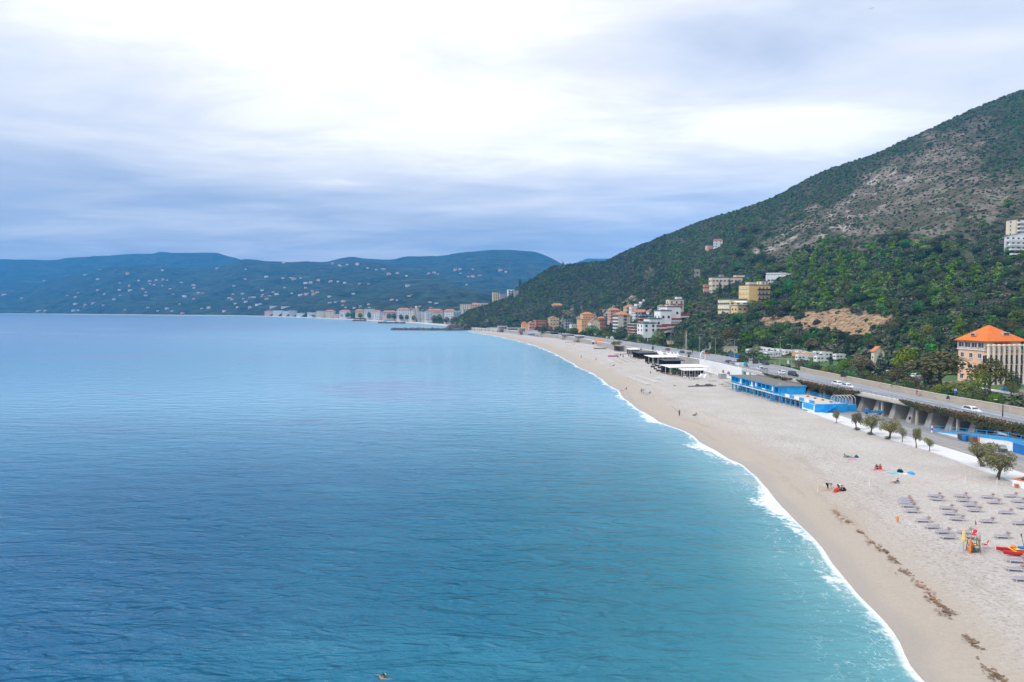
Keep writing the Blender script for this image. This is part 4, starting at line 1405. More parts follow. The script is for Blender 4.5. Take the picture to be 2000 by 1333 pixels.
for i in range(15):
    y = 166 + 6.1 * i + random.uniform(-1.5, 1.5)
    k = ('green', 'shrub', 'yellow', 'oak', 'green')[i % 5]
    plant(k, 'garden_bush', '%s bush from the right in the row close behind the roadside wall' % nth(i), 'bush', Vector((XR(y) + random.uniform(2.2, 5), y, ZR(y) - .6)), random.uniform(3.2, 5.6), random.uniform(2.2, 3.9), 'bushes close behind the roadside wall')
for u, vt, vb, w, lab in ((1345, 692, 712, 11, 'stout palm behind the white roofed beach restaurant'), (1275, 676, 692, 9, 'young palm beside the dark roofed beach bar'), (1252, 680, 690, 6, 'little palm by the brown beach bar'), (1078, 624, 641, 6, 'left one of two palms before the tan house'), (1086, 628, 642, 6, 'right one of two palms before the tan house'), (1192, 630, 648, 9, 'palm in front of the white tiled block'), (1125, 628, 645, 6, 'palm beside the orange building')):
    plant_px('palm', 'palm_tree', lab, 'palm', u, vt, vb, w, 'palms along the coast road')
plant_px('tamarisk', 'tamarisk_tree', 'wide dark olive tamarisk beside the brown beach bar', 'tree', 1203, 666, 682, 26, G, i=1)

# trees that stand out on the slope
def slope_trees():
    BIG = [(1800, 505, 40, 44, 'pine'), (1918, 446, 22, 24, 'pine'), (1970, 415, 22, 28, 'pine'), (1640, 530, 20, 34, 'pine'), (1672, 520, 18, 32, 'pine'), (1700, 500, 24, 24, 'pine'), (1705, 590, 42, 34, 'pine'), (1810, 590, 20, 38, 'pine'), (1985, 640, 40, 40, 'pine'), (1811, 660, 30, 34, 'yellow'),
           (1540, 575, 30, 36, 'green'), (1580, 575, 30, 38, 'pine'), (1610, 500, 26, 30, 'pine'), (1636, 478, 22, 24, 'pine'), (1600, 560, 26, 34, 'pine'), (1650, 580, 22, 40, 'pine'), (1560, 605, 34, 30, 'green'), (1790, 615, 30, 30, 'green'), (1740, 660, 36, 30, 'oak'), (1830, 640, 36, 28, 'oak'), (1850, 600, 30, 26, 'oak'), (1480, 610, 34, 24, 'yellow'), (1440, 632, 30, 22, 'green'), (1510, 625, 34, 26, 'oak'), (1900, 620, 30, 24, 'oak'), (1700, 690, 34, 34, 'oak'), (1665, 680, 30, 28, 'oak'), (1620, 672, 24, 26, 'green')]
    seeds = []
    while len(seeds) < 215:
        u, v = random.uniform(1440, 2000), random.uniform(455, 690)
        vs = H_VS(u)
        vf = 603 + F * (HC - ZF) / H_Y0(u)
        if v > vf - 4 or not clear_of_buildings(u, v - 8) or not clear_of_buildings(u, v): continue
        if bareness(u, v)[0] > .4 or bareness(u, v - 12)[1] == 2: continue
        if any(abs(u - s[0]) + abs(v - s[1]) < 15 for s in seeds): continue
        pz = 1530 < u < 1720 and v < 610
        k = random.choices(['pine', 'green', 'oak', 'broad'], [6, 3, 2, 0] if pz else [1, 3, 5, 1])[0]
        sz = random.uniform(15, 27) * (.8 + .5 * (v - 455) / 240)
        seeds.append((u, v, sz * (.85 if k == 'pine' else 1.15), sz * (1.15 if k == 'pine' else .85), k))
    items = BIG + seeds
    def zone(u, v):
        if u < 1500: return 'below the yellow hillside hotel' if v > 600 else 'beside the yellow hillside hotel'
        if v < 480: return 'just under the bare scree'
        if v < 530: return 'high on the wooded slope' if u < 1750 else 'left of the white terraces'
        if v < 600: return 'above the ochre cliff' if u < 1760 else 'midway up above the orange roof'
        if v < 650: return 'around the ochre cliff' if u < 1760 else 'on the slope behind the orange roof'
        return 'at the hill foot above the camper vans' if u < 1760 else 'at the hill foot behind the park'
    kn = {'pine': 'bright green pine', 'green': 'leafy green tree', 'oak': 'dark oak', 'broad': 'brownish tree', 'yellow': 'yellow green tree'}
    by = {}
    for it in items: by.setdefault((kn[it[4]], zone(it[0], it[1])), []).append(it)
    for (k, z), l in by.items():
        l.sort()
        for i, (u, v, w, h, kk) in enumerate(l):
            p = hill_pix(u, v)
            s = p.y / F
            lab = '%s %s' % (k, z) if len(l) == 1 else '%s %s from the left %s' % (nth(i), k, z)
            plant(kk, {'pine': 'pine_tree', 'oak': 'oak_tree'}.get(kk, 'leafy_tree'), lab, 'tree', p - Vector((0, 0, .6)), w * s, h * s * 1.1, 'trees standing out on the hillside')
    for u, vt, vb, w, lab in ((1425, 541, 580, 8, 'taller dark cypress in front of the cream hotel wing'), (1406, 548, 582, 9, 'shorter dark cypress in front of the cream hotel wing'), (1016, 540, 556, 9, 'dark cypress clump at the left end of the wooded ridge')):
        p = hill_pix(u, vb)
        plant('cypress', 'cypress_tree', lab, 'tree', p, w * p.y / F * 1.1, (vb - vt) * p.y / F, 'cypresses on the hillside', 0)


slope_trees()


# creepers on the viaduct edge
def creeper(y0, y1, drop, label, dens):
    b = MB()
    n = int((y1 - y0) * dens)
    near = drop > 3
    for i in range(n):
        y = random.uniform(y0, y1)
        k = max(0, min(1, (y - y0) / 4, (y1 - y) / 4))
        h = drop * k * (.65 + 1.1 * abs(mnoise.noise(Vector((y * .22, 3, 0))))) * ((.35 + .8 * (y1 - y) / (y1 - y0)) if near else 1)
        q = random.random() ** 1.4
        z = ZR(y) + .45 - q * h
        x = XF(y) - .35 - random.uniform(0, .55) * (1 - q * .6) + (random.uniform(0, 1.2) if q < .06 else 0)
        leaf_quad(b, Vector((x, y, z)), Vector((-1, -.4, .5)), .36, 0 if mnoise.noise(Vector((y * .16, z * .5, 8))) + (.3 - q) * .8 + random.uniform(-.25, .25) > .08 else 1)
    b.build('hanging_creeper', [L_IVY, L_IVYG], label=label, cat='creeper', group='creepers on the viaduct edge')


creeper(96, 168, 4.2, 'long brown and orange creeper curtain over the near end of the viaduct', 130)
creeper(184, 216, 2.0, 'shorter mossy creeper on the viaduct behind the arched frame', 75)
creeper(219, 240, 1.0, 'thin creeper fringe on the viaduct behind the blue bathing house', 40)
# ================================================================ buildings
def paint(name, c, v=.10): return mat('wall_' + name, c, .85, v, .22, spec=.2)


W_CREAM = paint('cream', (.72, .63, .48))
W_YEL = paint('yellow', (.80, .55, .22))
W_PYEL = paint('pale_yellow', (.80, .68, .40))
W_ORG = paint('orange', (.76, .40, .18))
W_PEACH = paint('peach', (.82, .52, .35))
W_TAN = paint('tan', (.66, .48, .31))
W_RED = paint('red', (.52, .19, .12))
W_PINK = paint('pink', (.66, .40, .30))
W_WHITE = paint('white', (.80, .80, .79), .06)
W_GREY = paint('grey', (.33, .34, .36))
W_BRICK = paint('brick', (.30, .09, .05))
W_STONE = paint('stone', (.38, .33, .27), .25)
R_ORANGE = mat('orange_tile', (.66, .17, .035), .8, .10, .8, bump=.4, bscale=6)
R_SLATE = mat('pale_roof', (.42, .42, .42), .85, .15, .4)
M_TURQ = mat('turquoise_paint', (.10, .38, .42), .5, .1, 1)


def make_window(w, h, fm, gm=None, shutters=None, sill=True):
    b = MB()
    b.box(0, -.02, 0, w + .22, .12, h + .22, 1)
    b.box(0, -.06, .11, w, .08, h, 0)
    if w > .8: b.box(0, -.09, .11, .07, .06, h, 1)
    if shutters:
        for s in (-1, 1): b.box(s * (w * .5 + w * .27), -.07, .08, w * .46, .06, h, 2)
    if sill: b.box(0, -.1, -.08, w + .4, .22, .08, 1)
    return b.mesh('window', [gm or M_GLASS, fm] + ([shutters] if shutters else []))


M_SHUT = mat('green_shutter', (.05, .10, .075), .6)
M_SHUTB = mat('brown_shutter', (.14, .075, .045), .6)
WIN = {'plain': make_window(1.15, 1.4, M_WHITE), 'wide': make_window(2.1, 1.5, M_WHITE), 'green': make_window(1.0, 1.45, M_WHITE, None, M_SHUT), 'brown': make_window(1.0, 1.4, M_CAP, None, M_SHUTB), 'door': make_window(1.3, 2.1, M_WHITE, None, None, False), 'slot': make_window(.6, .9, M_WHITE), 'dark': make_window(1.5, 1.5, M_DARK)}


def balcony_mesh(w, d, slab, rail):
    b = MB()
    b.box(0, -d / 2, -.16, w, d, .16, 0)
    b.box(0, -d + .04, .0, w, .06, .95, 1)
    for s in (-1, 1): b.box(s * (w / 2 - .03), -d / 2 + .04, .0, .06, d - .1, .95, 1)
    return b.mesh('balcony', [slab, rail])


BAL = {}


def blk(ul, uc, ur, vt, vb, Y, rz):
    """front corner, width, depth and height of a block seen between photo columns ul (end of left side), uc (near corner) and ur"""
    P = at(uc, vb, Y)
    c, s = math.cos(rz), math.sin(rz)
    al, ar = (ul - 1000) / F, (ur - 1000) / F
    d = (P.x - al * P.y) / (s + al * c) if uc - ul > .01 and abs(s + al * c) > .02 else 8.0
    w = (ar * P.y - P.x) / (c - ar * s)
    if d < 0: d = 8.0
    return P, w, min(d, 60), (vb - vt) * Y / F


def add_block(t, x, y, z, w, d, h, wall, nf=3, nx=3, ny=2, win='plain', roof='flat', roofm=None, base=6.0, rh=None, balc=None, over=.4, sides='fl', wz=.95, par=.0, skip=(), backwin=False):
    b = MB()
    b.box(x + w / 2, y + d / 2, z - base, w, d, h + base)
    b.build('wall', wall, t)
    roofm = roofm or M_ROOFG
    b = MB()
    o = over
    if roof == 'flat':
        b.box(x + w / 2, y + d / 2, z + h + .003, w + o, d + o, .25)
        if par:
            for (cx, cy, sx, sy) in ((x + w / 2, y, w + .1, .16), (x + w / 2, y + d, w + .1, .16), (x, y + d / 2, .16, d - .2), (x + w, y + d / 2, .16, d - .2)): b.box(cx, cy, z + h + .255, sx, sy, par)
    elif roof == 'hip':
        rh = rh or min(w, d) * .26
        k = min(w, d) * .5
        x0, x1, y0, y1, zz = x - o, x + w + o, y - o, y + d + o, z + h
        rx0, rx1, ry0, ry1 = x0 + k, x1 - k, y0 + k, y1 - k
        if w >= d: rg = [(max(rx0, x0), (y0 + y1) / 2), (rx1, (y0 + y1) / 2)]
        else: rg = [((x0 + x1) / 2, ry0), ((x0 + x1) / 2, ry1)]
        A, B, C, D_ = (x0, y0, zz), (x1, y0, zz), (x1, y1, zz), (x0, y1, zz)
        E0, E1 = (*rg[0], zz + rh), (*rg[1], zz + rh)
        if w >= d: fs = [[A, B, E1, E0], [B, C, E1], [C, D_, E0, E1], [D_, A, E0]]
        else: fs = [[A, B, E0], [B, C, E1, E0], [C, D_, E1], [D_, A, E0, E1]]
        for f in fs: b.face(f)
        b.face([D_, C, B, A])
        b.box((x0 + x1) / 2, (y0 + y1) / 2, zz - .18, x1 - x0 - .1, y1 - y0 - .1, .17)
    elif roof == 'gable':       # ridge along y, gable faces the front
        rh = rh or w * .2
        x0, x1, y0, y1, zz = x - o, x + w + o, y - o, y + d + o, z + h
        m_ = (x0 + x1) / 2
        b.loft([[(x0, y0, zz), (m_, y0, zz + rh), (x1, y0, zz), (x1, y0, zz + .2), (m_, y0, zz + rh + .22), (x0, y0, zz + .2)], [(x0, y1, zz), (m_, y1, zz + rh), (x1, y1, zz), (x1, y1, zz + .2), (m_, y1, zz + rh + .22), (x0, y1, zz + .2)]])
        g = MB()
        g.prism([(0, 0), (1, 0), (1, 1), (0, 1)], 0, 1)
        g.v = [(x, y, zz - .01), (x + w, y, zz - .01), (x + w, y + d, zz - .01), (x, y + d, zz - .01), (x + w / 2 - .01, y, zz + rh - .05), (x + w / 2 + .01, y, zz + rh - .05), (x + w / 2 + .01, y + d, zz + rh - .05), (x + w / 2 - .01, y + d, zz + rh - .05)]
        g.build('gable_wall', wall, t)
    elif roof == 'shed':
        rh = rh or d * .15
        x0, x1, y0, y1, zz = x - o, x + w + o, y - o, y + d + o, z + h
        b.loft([[(x0, y0, zz), (x1, y0, zz), (x1, y0, zz + .2), (x0, y0, zz + .2)], [(x0, y1, zz + rh), (x1, y1, zz + rh), (x1, y1, zz + rh + .2), (x0, y1, zz + rh + .2)]])
    rf = b.build('roof', roofm, t)
    fh = h / max(nf, 1)
    me = WIN[win]
    for f in range(nf):
        for i in range(nx if 'f' in sides else 0):
            if (f, i) in skip: continue
            link(me, 'window', t, (x + w * (i + .5) / nx, y, z + f * fh + wz * min(1, fh / 3)), 0)
        for i in range(ny if 'l' in sides else 0):
            link(me, 'window', t, (x, y + d * (i + .5) / ny, z + f * fh + wz * min(1, fh / 3)), -math.pi / 2)
    if balc:
        bw, bd, slab, rail, which = balc[:5]
        key = (round(bw, 2), bd, slab.name, rail.name)
        if key not in BAL: BAL[key] = balcony_mesh(bw, bd, slab, rail)
        for f in range(1, nf):
            if 'f' in which:
                for i in range(balc[5] if len(balc) > 5 else 1):
                    n = balc[5] if len(balc) > 5 else 1
                    link(BAL[key], 'balcony', t, (x + w * (i + .5) / n, y, z + f * fh), 0)
            if 'l' in which: link(BAL[key], 'balcony', t, (x, y + d / 2, z + f * fh), -math.pi / 2)
    return rf


def chimney(rf, x, y, z, h=1.3, m=None):
    b = MB()
    b.box(x, y, z - .6, .6, .6, h + .6)
    b.box(x, y, z + h + .003, .8, .8, .12)
    b.build('chimney', m or W_CREAM, rf)


def house(label, ul, uc, ur, vt, vb, Y, rz, wall, name='apartment_block', cat='building', group=None, **kw):
    if group == 'buildings on the hillside' or Y > 900:
        Y = hill_pix(uc, vb).y
        kw['base'] = 5
    P, w, d, h = blk(ul, uc, ur, vt, vb, Y, rz)
    d = min(d, 16)
    kw.setdefault('base', 4)
    t = thing(name, label, cat, P, rz, group)
    rf = add_block(t, 0, 0, 0, w, d, h, wall, **kw)
    t.empty_display_size = 1
    return t, rf, w, d, h


TB = 'buildings of the near seaside town'
Z = R(12)
# --- the flat town at the foot of the hill, left to right
house('small cubic grey modern house, leftmost before the orange building', 1101, 1104, 1118, 625, 642, 760, Z, W_GREY, 'house', group=TB, nf=3, nx=3, ny=1, win='dark', par=.5)
t, rf, w, d, h = house('long orange building with a taller orange attic block', 1119, 1136, 1160, 625, 648, 690, Z, W_ORG, group=TB, nf=3, nx=5, ny=3, win='plain')
P2, w2, d2, h2 = blk(1136, 1141, 1163, 617, 628, 715, Z)
add_block(t, 4, 9, h + .26, w * .9, 9, 5.2, W_ORG, nf=1, nx=4, ny=2, roof='hip', roofm=M_TERRA, base=0)
t, rf, w, d, h = house('cream house with a brown gable roof in front of the orange building', 1148, 1154, 1172, 630, 647, 650, Z, W_CREAM, 'gabled_house', group=TB, nf=2, nx=4, ny=2, win='slot', roof='gable', roofm=mat('brown_tile', (.30, .15, .10), .85, .2, 1), rh=3.2)
house('narrow terracotta red house between the gabled house and the white block', 1165, 1170, 1183, 622, 644, 740, Z, W_RED, 'house', group=TB, nf=3, nx=3, ny=1, win='brown', roof='hip', roofm=M_TERRA)
t, rf, w, d, h = house('white and cream block with terracotta roof and a strip of dark balconies', 1183, 1208, 1231, 615, 648, 690, Z, W_CREAM, group=TB, nf=5, nx=0, ny=7, win='dark', sides='l', roof='hip', roofm=M_TERRA, rh=3.2, over=.8)
chimney(rf, w * .4, d * .4, h + 2.2)
chimney(rf, w * .6, d * .7, h + 2.2)
bm = BAL.setdefault('dk', balcony_mesh(3.2, 1.2, W_GREY, M_DARK))
for f in range(1, 6): link(bm, 'balcony', t, (w * .55, -.002, f * h / 5 - 2.2), 0)
for f in range(5):
    link(WIN['door'], 'window', t, (w * .55, 0, f * h / 5 + .7), 0)
    if f > 0: link(WIN['slot'], 'window', t, (w * .85, 0, f * h / 5 + .9), 0)
b = MB()
b.box(-.25, d / 2, -.2, .3, d - .2, h * .96)
b.build('white_facade', W_WHITE, t)
for o in list(t.children):
    if o.name.startswith('window') and abs(o.location.x) < .01: o.location.x = -.42
house('tall tan block rising behind the white tiled block', 1217, 1224, 1243, 600, 625, 780, Z, W_TAN, group=TB, nf=4, nx=4, ny=2, win='brown', roof='hip', roofm=M_TERRA)
house('white block with turquoise loggias behind the brick terraces', 1234, 1240, 1268, 610, 640, 700, Z, W_WHITE, group=TB, nf=5, nx=5, ny=2, win='wide', roof='shed', roofm=M_TERRA, rh=2.5, balc=(4.2, 1.2, M_WHITE, M_TURQ, 'f', 2))
house('small terracotta roofed white house above the brick terraces', 1262, 1266, 1288, 608, 620, 680, Z, W_WHITE, 'house', group=TB, nf=2, nx=3, ny=1, roof='gable', roofm=M_TERRA, rh=2.2)


def banded(label, ul, uc, ur, vt, vb, Y, nf):
    P, w, d, h = blk(ul, uc, ur, vt, vb, Y, Z)
    t = thing('terraced_flats', label, 'building', P, Z, TB)
    fh = h / nf
    add_block(t, 0, 1.3, 0, w, d, h, M_GLASS, nf=0, nx=0, ny=0)
    for f in range(nf + 1):
        b = MB()
        b.box(w / 2, d / 2, f * fh - .35, w + .5, d + 1.4, .35)
        b.build('floor_slab', M_WHITE, t)
        if f < nf:
            b = MB()
            b.box(w / 2, -.1, f * fh + .003, w + .1, .25, fh * .42)
            b.box(-.08, d / 2 + .1, f * fh + .003, .25, d, fh * .42)
            b.build('brick_parapet', W_BRICK, t)
    for i in range(5):
        b = MB()
        b.box(w * (i + .5) / 5, .9, 0, .5, .3, h - .4)
        b.build('partition', M_WHITE, t)


banded('upper brick banded terraced flats with white slabs', 1247, 1251, 1285, 616, 634, 640, 3)
banded('lower brick banded terraced flats with white slabs near the road', 1226, 1240, 1262, 633, 655, 610, 4)


def stepped_flats():
    rz = Z
    Y = 520
    P, w, d, h = blk(1253, 1258, 1282, 630, 650, Y, rz)
    t = thing('stepped_flats', 'big white stepped block of flats climbing the hill with dark red bands', 'building', P, rz, TB)
    cz, sz = math.cos(rz), math.sin(rz)
    for i, (u0, u1, vt, vb, yy) in enumerate(((1256, 1284, 633, 650, 0), (1269, 1294, 624, 648, 3), (1290, 1313, 608, 640, 6), (1302, 1332, 600, 632, 9))):
        q = at(u0, vb, Y + yy) - P
        X0, Y0 = q.x * cz + q.y * sz, -q.x * sz + q.y * cz
        W_, H_ = (u1 - u0) * Y / F, (vb - vt) * Y / F
        add_block(t, X0, Y0, q.z, W_, 12, H_, W_WHITE, nf=2, nx=2, ny=2, win='dark', par=.8, base=4)
        b = MB()
        b.box(X0 + W_ * .30, Y0 + 4, q.z + H_ + .26, W_ * .4, 5, 1.5)
        b.build('roof_screen', M_TURQ if i in (0, 1) else M_WHITE, t)
        for k in range(2):
            zz = q.z + 1.0 + 4.6 * k if i > 1 else q.z + .8 + 3.2 * k
            b = MB()
            b.box(X0 + W_ + 4.5, Y0 + 4.4, zz - 1.1, 9, 8, 1.2)
            b.build('white_gallery', M_WHITE, t)
            b = MB()
            b.box(X0 + W_ + 4.4, Y0 + 4.2, zz + .103, 8.8, 7.9, 1.5)
            b.build('red_band', W_BRICK, t)
    for i in range(5):
        b = MB()
        b.box(1 + i * 2.4, 1.2, -9.5, .7, .7, 8)
        b.build('pilotis', M_WHITE, t)
    t2, rf, w, d, h = house('cream top block with dark red balcony bands above the stepped flats', 1300, 1307, 1335, 586, 606, 560, rz, W_CREAM, group=TB, nf=2, nx=3, ny=1, win='door', balc=(4.6, 1.2, M_WHITE, W_BRICK, 'fl', 2), par=.3)
    add_block(t2, w * .6, 2, h + .26, w * .35, 4, 2.2, W_WHITE, nf=0, nx=0, ny=0, base=0)


stepped_flats()
P = hill_pix(1248, 602)
t = thing('terrace_houses', 'cluster of little white terraced roofs stepping up below the woods', 'building', P, Z, TB)
for i, (x, y, z, w, h) in enumerate(((-9, 0, -2, 8, 5), (-2, 3, 1.5, 8, 4.5), (5, 6, 4, 7, 4.5), (10, 8, 7, 6, 4))): add_block(t, x, y, z, w, 6, h, W_WHITE, nf=1, nx=2, ny=1, win='wide', roof='flat', roofm=R_SLATE)

house('pink block peeking above the terracotta roof of the white block', 1186, 1192, 1212, 606, 628, 790, Z, W_PINK, group=TB, nf=4, nx=4, ny=2, win='green', roof='hip', roofm=M_TERRA)
house('low brown shopfront row along the road below the brick terraces', 1227, 1232, 1262, 655, 666, 590, Z, W_TAN, 'shop_row', group=TB, nf=1, nx=7, ny=1, win='door', roof='flat', roofm=R_SLATE, over=1.4)
house('low white building between the grey modern house and the orange building', 1112, 1116, 1131, 634, 647, 720, Z, W_WHITE, 'house', group=TB, nf=2, nx=4, ny=1, win='plain', roof='flat', roofm=R_SLATE)
house('small pinkish cottage right of the little orange hut', 1031, 1034, 1044, 632, 643, 790, Z, W_PINK, 'house', group=TB, nf=2, nx=2, ny=1, win='brown', roof='gable', roofm=M_TERRA, rh=2)
house('cream block between the tan block and the turquoise loggias', 1228, 1232, 1250, 604, 626, 760, Z, W_CREAM, group=TB, nf=5, nx=4, ny=1, win='green', roof='hip', roofm=M_TERRA)
house('white block with a tiled roof right behind the stepped flats', 1284, 1288, 1306, 598, 616, 640, Z, W_WHITE, group=TB, nf=4, nx=4, ny=1, win='wide', roof='hip', roofm=M_TERRA, balc=(4, 1.2, M_WHITE, M_WHITE, 'f', 2))
# --- left end of the near town
house('red house half hidden by trees left of the tan palm house', 1042, 1047, 1067, 626, 644, 800, Z, W_RED, 'house', group=TB, nf=3, nx=4, ny=1, win='brown', balc=(5, 1, W_RED, W_PINK, 'f', 1))
house('tan house with two palms in front', 1070, 1074, 1092, 622, 644, 800, Z, W_TAN, 'house', group=TB, nf=3, nx=3, ny=1, win='green', roof='gable', roofm=M_TERRA, rh=2)
house('little bright orange hut with an orange roof', 1018, 1020, 1031, 633, 641, 780, Z, W_ORG, 'hut', group=TB, nf=1, nx=1, ny=1, win='slot', roof='gable', roofm=R_ORANGE, rh=2.4)
house('white villa with a brown hip roof alone on the dark wooded slope', 1076, 1079, 1099, 597, 609, 930, Z, W_WHITE, 'villa', group=TB, nf=2, nx=5, ny=1, win='dark', roof='hip', roofm=M_TERRA, rh=3.2, base=14, over=1.0)
house('tall cream tower block at the left tip of the headland', 960, 963, 975, 571, 589, 1050, R(6), W_PYEL, group=TB, nf=6, nx=3, ny=1, win='dark', base=10)
house('low grey house between the headland tower and the white modern house', 974, 977, 991, 574, 587, 1070, R(6), W_GREY, 'house', group=TB, nf=3, nx=3, ny=1, win='wide', base=10)
t, rf, w, d, h = house('white modern house with dark window strips on top of the headland', 989, 992, 1004, 566, 580, 1060, R(6), W_WHITE, 'house', group=TB, nf=3, nx=2, ny=1, win='wide', base=10, balc=(7.5, 1.4, M_WHITE, M_DARK, 'f', 1))
house('grey stone annex against the hill right of the white modern house', 1003, 1005, 1013, 568, 583, 1065, R(6), W_GREY, 'house', group=TB, nf=1, nx=1, ny=0, win='slot', base=12)

# --- hillside
t, rf, w, d, h = house('white house with a bright red hip roof alone high on the wooded hillside', 1391, 1395, 1409, 470, 484, 790, R(8), W_WHITE, 'house', group='buildings on the hillside', nf=3, nx=2, ny=2, roof='hip', roofm=mat('red_tile', (.48, .13, .06), .8, .15, 1), rh=2, base=14)
house('small low outbuilding left of the red roofed hillside house', 1380, 1382, 1390, 480, 487, 785, R(8), W_PINK, 'outbuilding', group='buildings on the hillside', nf=1, nx=2, ny=0, win='slot', base=10)
house('ruined pale stone tower on the hillside left of the cream hotel wing', 1355, 1357, 1366, 526, 547, 640, R(8), W_STONE, 'ruin', group='buildings on the hillside', nf=2, nx=1, ny=1, win='dark', base=10)


def hill_hotel():
    rz, G2 = R(16), 'buildings on the hillside'
    Y = hill_pix(1463, 600).y
    print('hotel Y', Y)
    k0 = Y / 440
    P, w, d, h = blk(1442, 1463, 1503, 558, 587, Y, rz)
    t = thing('hillside_hotel', 'tall yellow hillside hotel with a terraced lower wing', 'hotel', P, rz, G2)
    add_block(t, 0, 0, 0, w, d, h, W_YEL, nf=3, nx=0, ny=0, base=9, par=.5)
    strip = MB()
    for f in range(3): strip.box(-.12, d * .5, f * h / 3 + 1.0, .3, d * .96, 1.5)
    strip.build('pale_panel', W_PYEL, t)
    for f in range(3):
        for i in range(7): link(WIN['slot'], 'window', t, (-.30, d * (i + .5) / 7, f * h / 3 + 1.5), -math.pi / 2)
    bmm = balcony_mesh(w * .58, 1.4, W_GREY, M_GLASS)
    for f in range(3):
        link(bmm, 'balcony', t, (w * .7, 0, f * h / 3 + .35), 0)
        for i in range(3): link(WIN['door'], 'window', t, (w * (.5 + .17 * i), 0, f * h / 3 + .4), 0)
    add_block(t, w * .66, 2.2, h + .26, w * .34, 6, 3.0, W_PYEL, nf=1, nx=2, ny=1, base=0)
    add_block(t, w * .12, 3, h + .26, w * .32, 5, 2.4, W_CREAM, nf=0, nx=0, ny=0, base=0)
    def loc(u, v, y):
        q = at(u, v, y * k0) - P
        c, s = math.cos(rz), math.sin(rz)
        return q.x * c + q.y * s, -q.x * s + q.y * c, q.z
    x, y, z = loc(1424, 622, 432)
    add_block(t, x, y, z, 13 * k0, 15, 11.6 * k0, W_PYEL, nf=3, nx=3, ny=6, win='wide', base=8, par=.6)
    x, y, z = loc(1440, 622, 424)
    add_block(t, x, y, z, 14 * k0, 8, 8 * k0, W_YEL, nf=2, nx=4, ny=2, win='wide', base=8)
    b = MB()
    b.box(x + 7, y + 3.5, z + 8 * k0 + .26, 15.5, 9.5, .35)
    for i in range(7): b.box(x + .3 + i * 2.3, y - .6, z + 8 * k0 + .6, .12, .12, 1.0)
    b.build('roof_terrace', M_WHITE, t)
    b = MB()
    b.loft([[(x, y, z + 2 + 8 * k0), (x + 13, y, z + 2 + 8 * k0), (x + 13, y + 5, z + 3 + 8 * k0), (x, y + 5, z + 3 + 8 * k0)], [(x, y, z + 2.12 + 8 * k0), (x + 13, y, z + 2.12 + 8 * k0), (x + 13, y + 5, z + 3.12 + 8 * k0), (x, y + 5, z + 3.12 + 8 * k0)]])
    b.build('awning', M_WHITE, t)
    x, y, z = loc(1466, 606, 436)
    add_block(t, x, y, z, 15 * k0, 7, 5.2 * k0, W_YEL, nf=1, nx=4, ny=0, win='wide', base=9)
    b = MB()
    b.bar(loc(1473, 558, 444), loc(1473, 540, 444), .09, n=5)
    b.build('mast', M_STEEL, t)
    t2, rf, w2, d2, h2 = house('long cream hotel wing with rows of dark windows behind the cypresses', 1383, 1390, 1475, 543, 572, 472, R(4), W_CREAM, 'hotel_wing', 'hotel', G2, nf=3, nx=12, ny=2, win='brown', base=8, par=.5)
    add_block(t2, w2 * .55, 1, h2 + .26, w2 * .2, 6, 2.2, W_PYEL, nf=0, nx=0, ny=0, base=0)
    add_block(t2, w2 * .2, 1, h2 + .26, 3.2, 4, 2.6, W_GREY, nf=0, nx=0, ny=0, base=0)
    b = MB()
    b.box(w2 * .80, .3, h2 + .6, 2.2, .25, 2.6)
    b.build('blue_sign', mat('sign_blue', (.04, .15, .50), .5), t2)
    house('small reddish house at the left foot of the cream hotel wing', 1372, 1375, 1385, 557, 575, 462, R(8), W_PINK, 'house', group=G2, nf=2, nx=2, ny=1, win='brown', roof='shed', roofm=M_TERRA, base=8)
    t3, rf, w3, d3, h3 = house('long low white building with a sloping grey roof right of the yellow hotel', 1494, 1498, 1574, 536, 556, 478, R(-16), W_WHITE, 'long_building', 'building', G2, nf=1, nx=0, ny=0, base=8, roof='shed', roofm=R_SLATE, rh=1.6)
    for i in range(11): link(WIN['wide'], 'window', t3, (w3 * (i + .5) / 11, 0, 2.6), 0)
    for i in range(12):
        b = MB()
        b.box(w3 * i / 11, -.12, 0, .35, .3, h3)
        b.build('pilaster', M_WHITE, t3)
    t4, rf, w4, d4, h4 = house('lower white terraced apartment block cut by the right edge of the photo', 1956, 1962, 2026, 463, 500, 425, R(10), W_WHITE, 'terraced_flats', 'building', G2, nf=4, nx=0, ny=0, base=8, roof='gable', roofm=M_ROOFG, rh=3)
    bm4 = balcony_mesh(w4 * .62, 2.2, M_WHITE, M_WHITE)
    for f in range(4):
        link(bm4, 'balcony', t4, (w4 * .33, -.5 - .9 * (3 - f), f * h4 / 4 + .4), 0)
        for i in range(4): link(WIN['dark'], 'window', t4, (w4 * (.08 + .15 * i), 0, f * h4 / 4 + 1.0), 0)
    b = MB()
    b.lathe(w4 * .78, -1.4, [(3.2, -2), (3.2, h4 * .8), (2.6, h4 * .92)], 14)
    b.build('rounded_bay', W_PEACH, t4)
    t5, rf, w5, d5, h5 = house('upper white terraced apartment block high at the right edge of the photo', 1979, 1983, 2040, 430, 461, 450, R(10), W_CREAM, 'terraced_flats', 'building', G2, nf=4, nx=0, ny=1, base=8)
    bm5 = balcony_mesh(w5 * .9, 2.0, M_WHITE, M_WHITE)
    for f in range(4):
        link(bm5, 'balcony', t5, (w5 * .5, 0, f * h5 / 4 + .4), 0)
        for i in range(4): link(WIN['dark'], 'window', t5, (w5 * (.1 + .2 * i), 0, f * h5 / 4 + 1.0), 0)


hill_hotel()


W_COL = paint('column', (.80, .75, .64))
W_TAND = paint('shaded_brown', (.20, .12, .08))  # shade of the loggia recess put into the wall colour


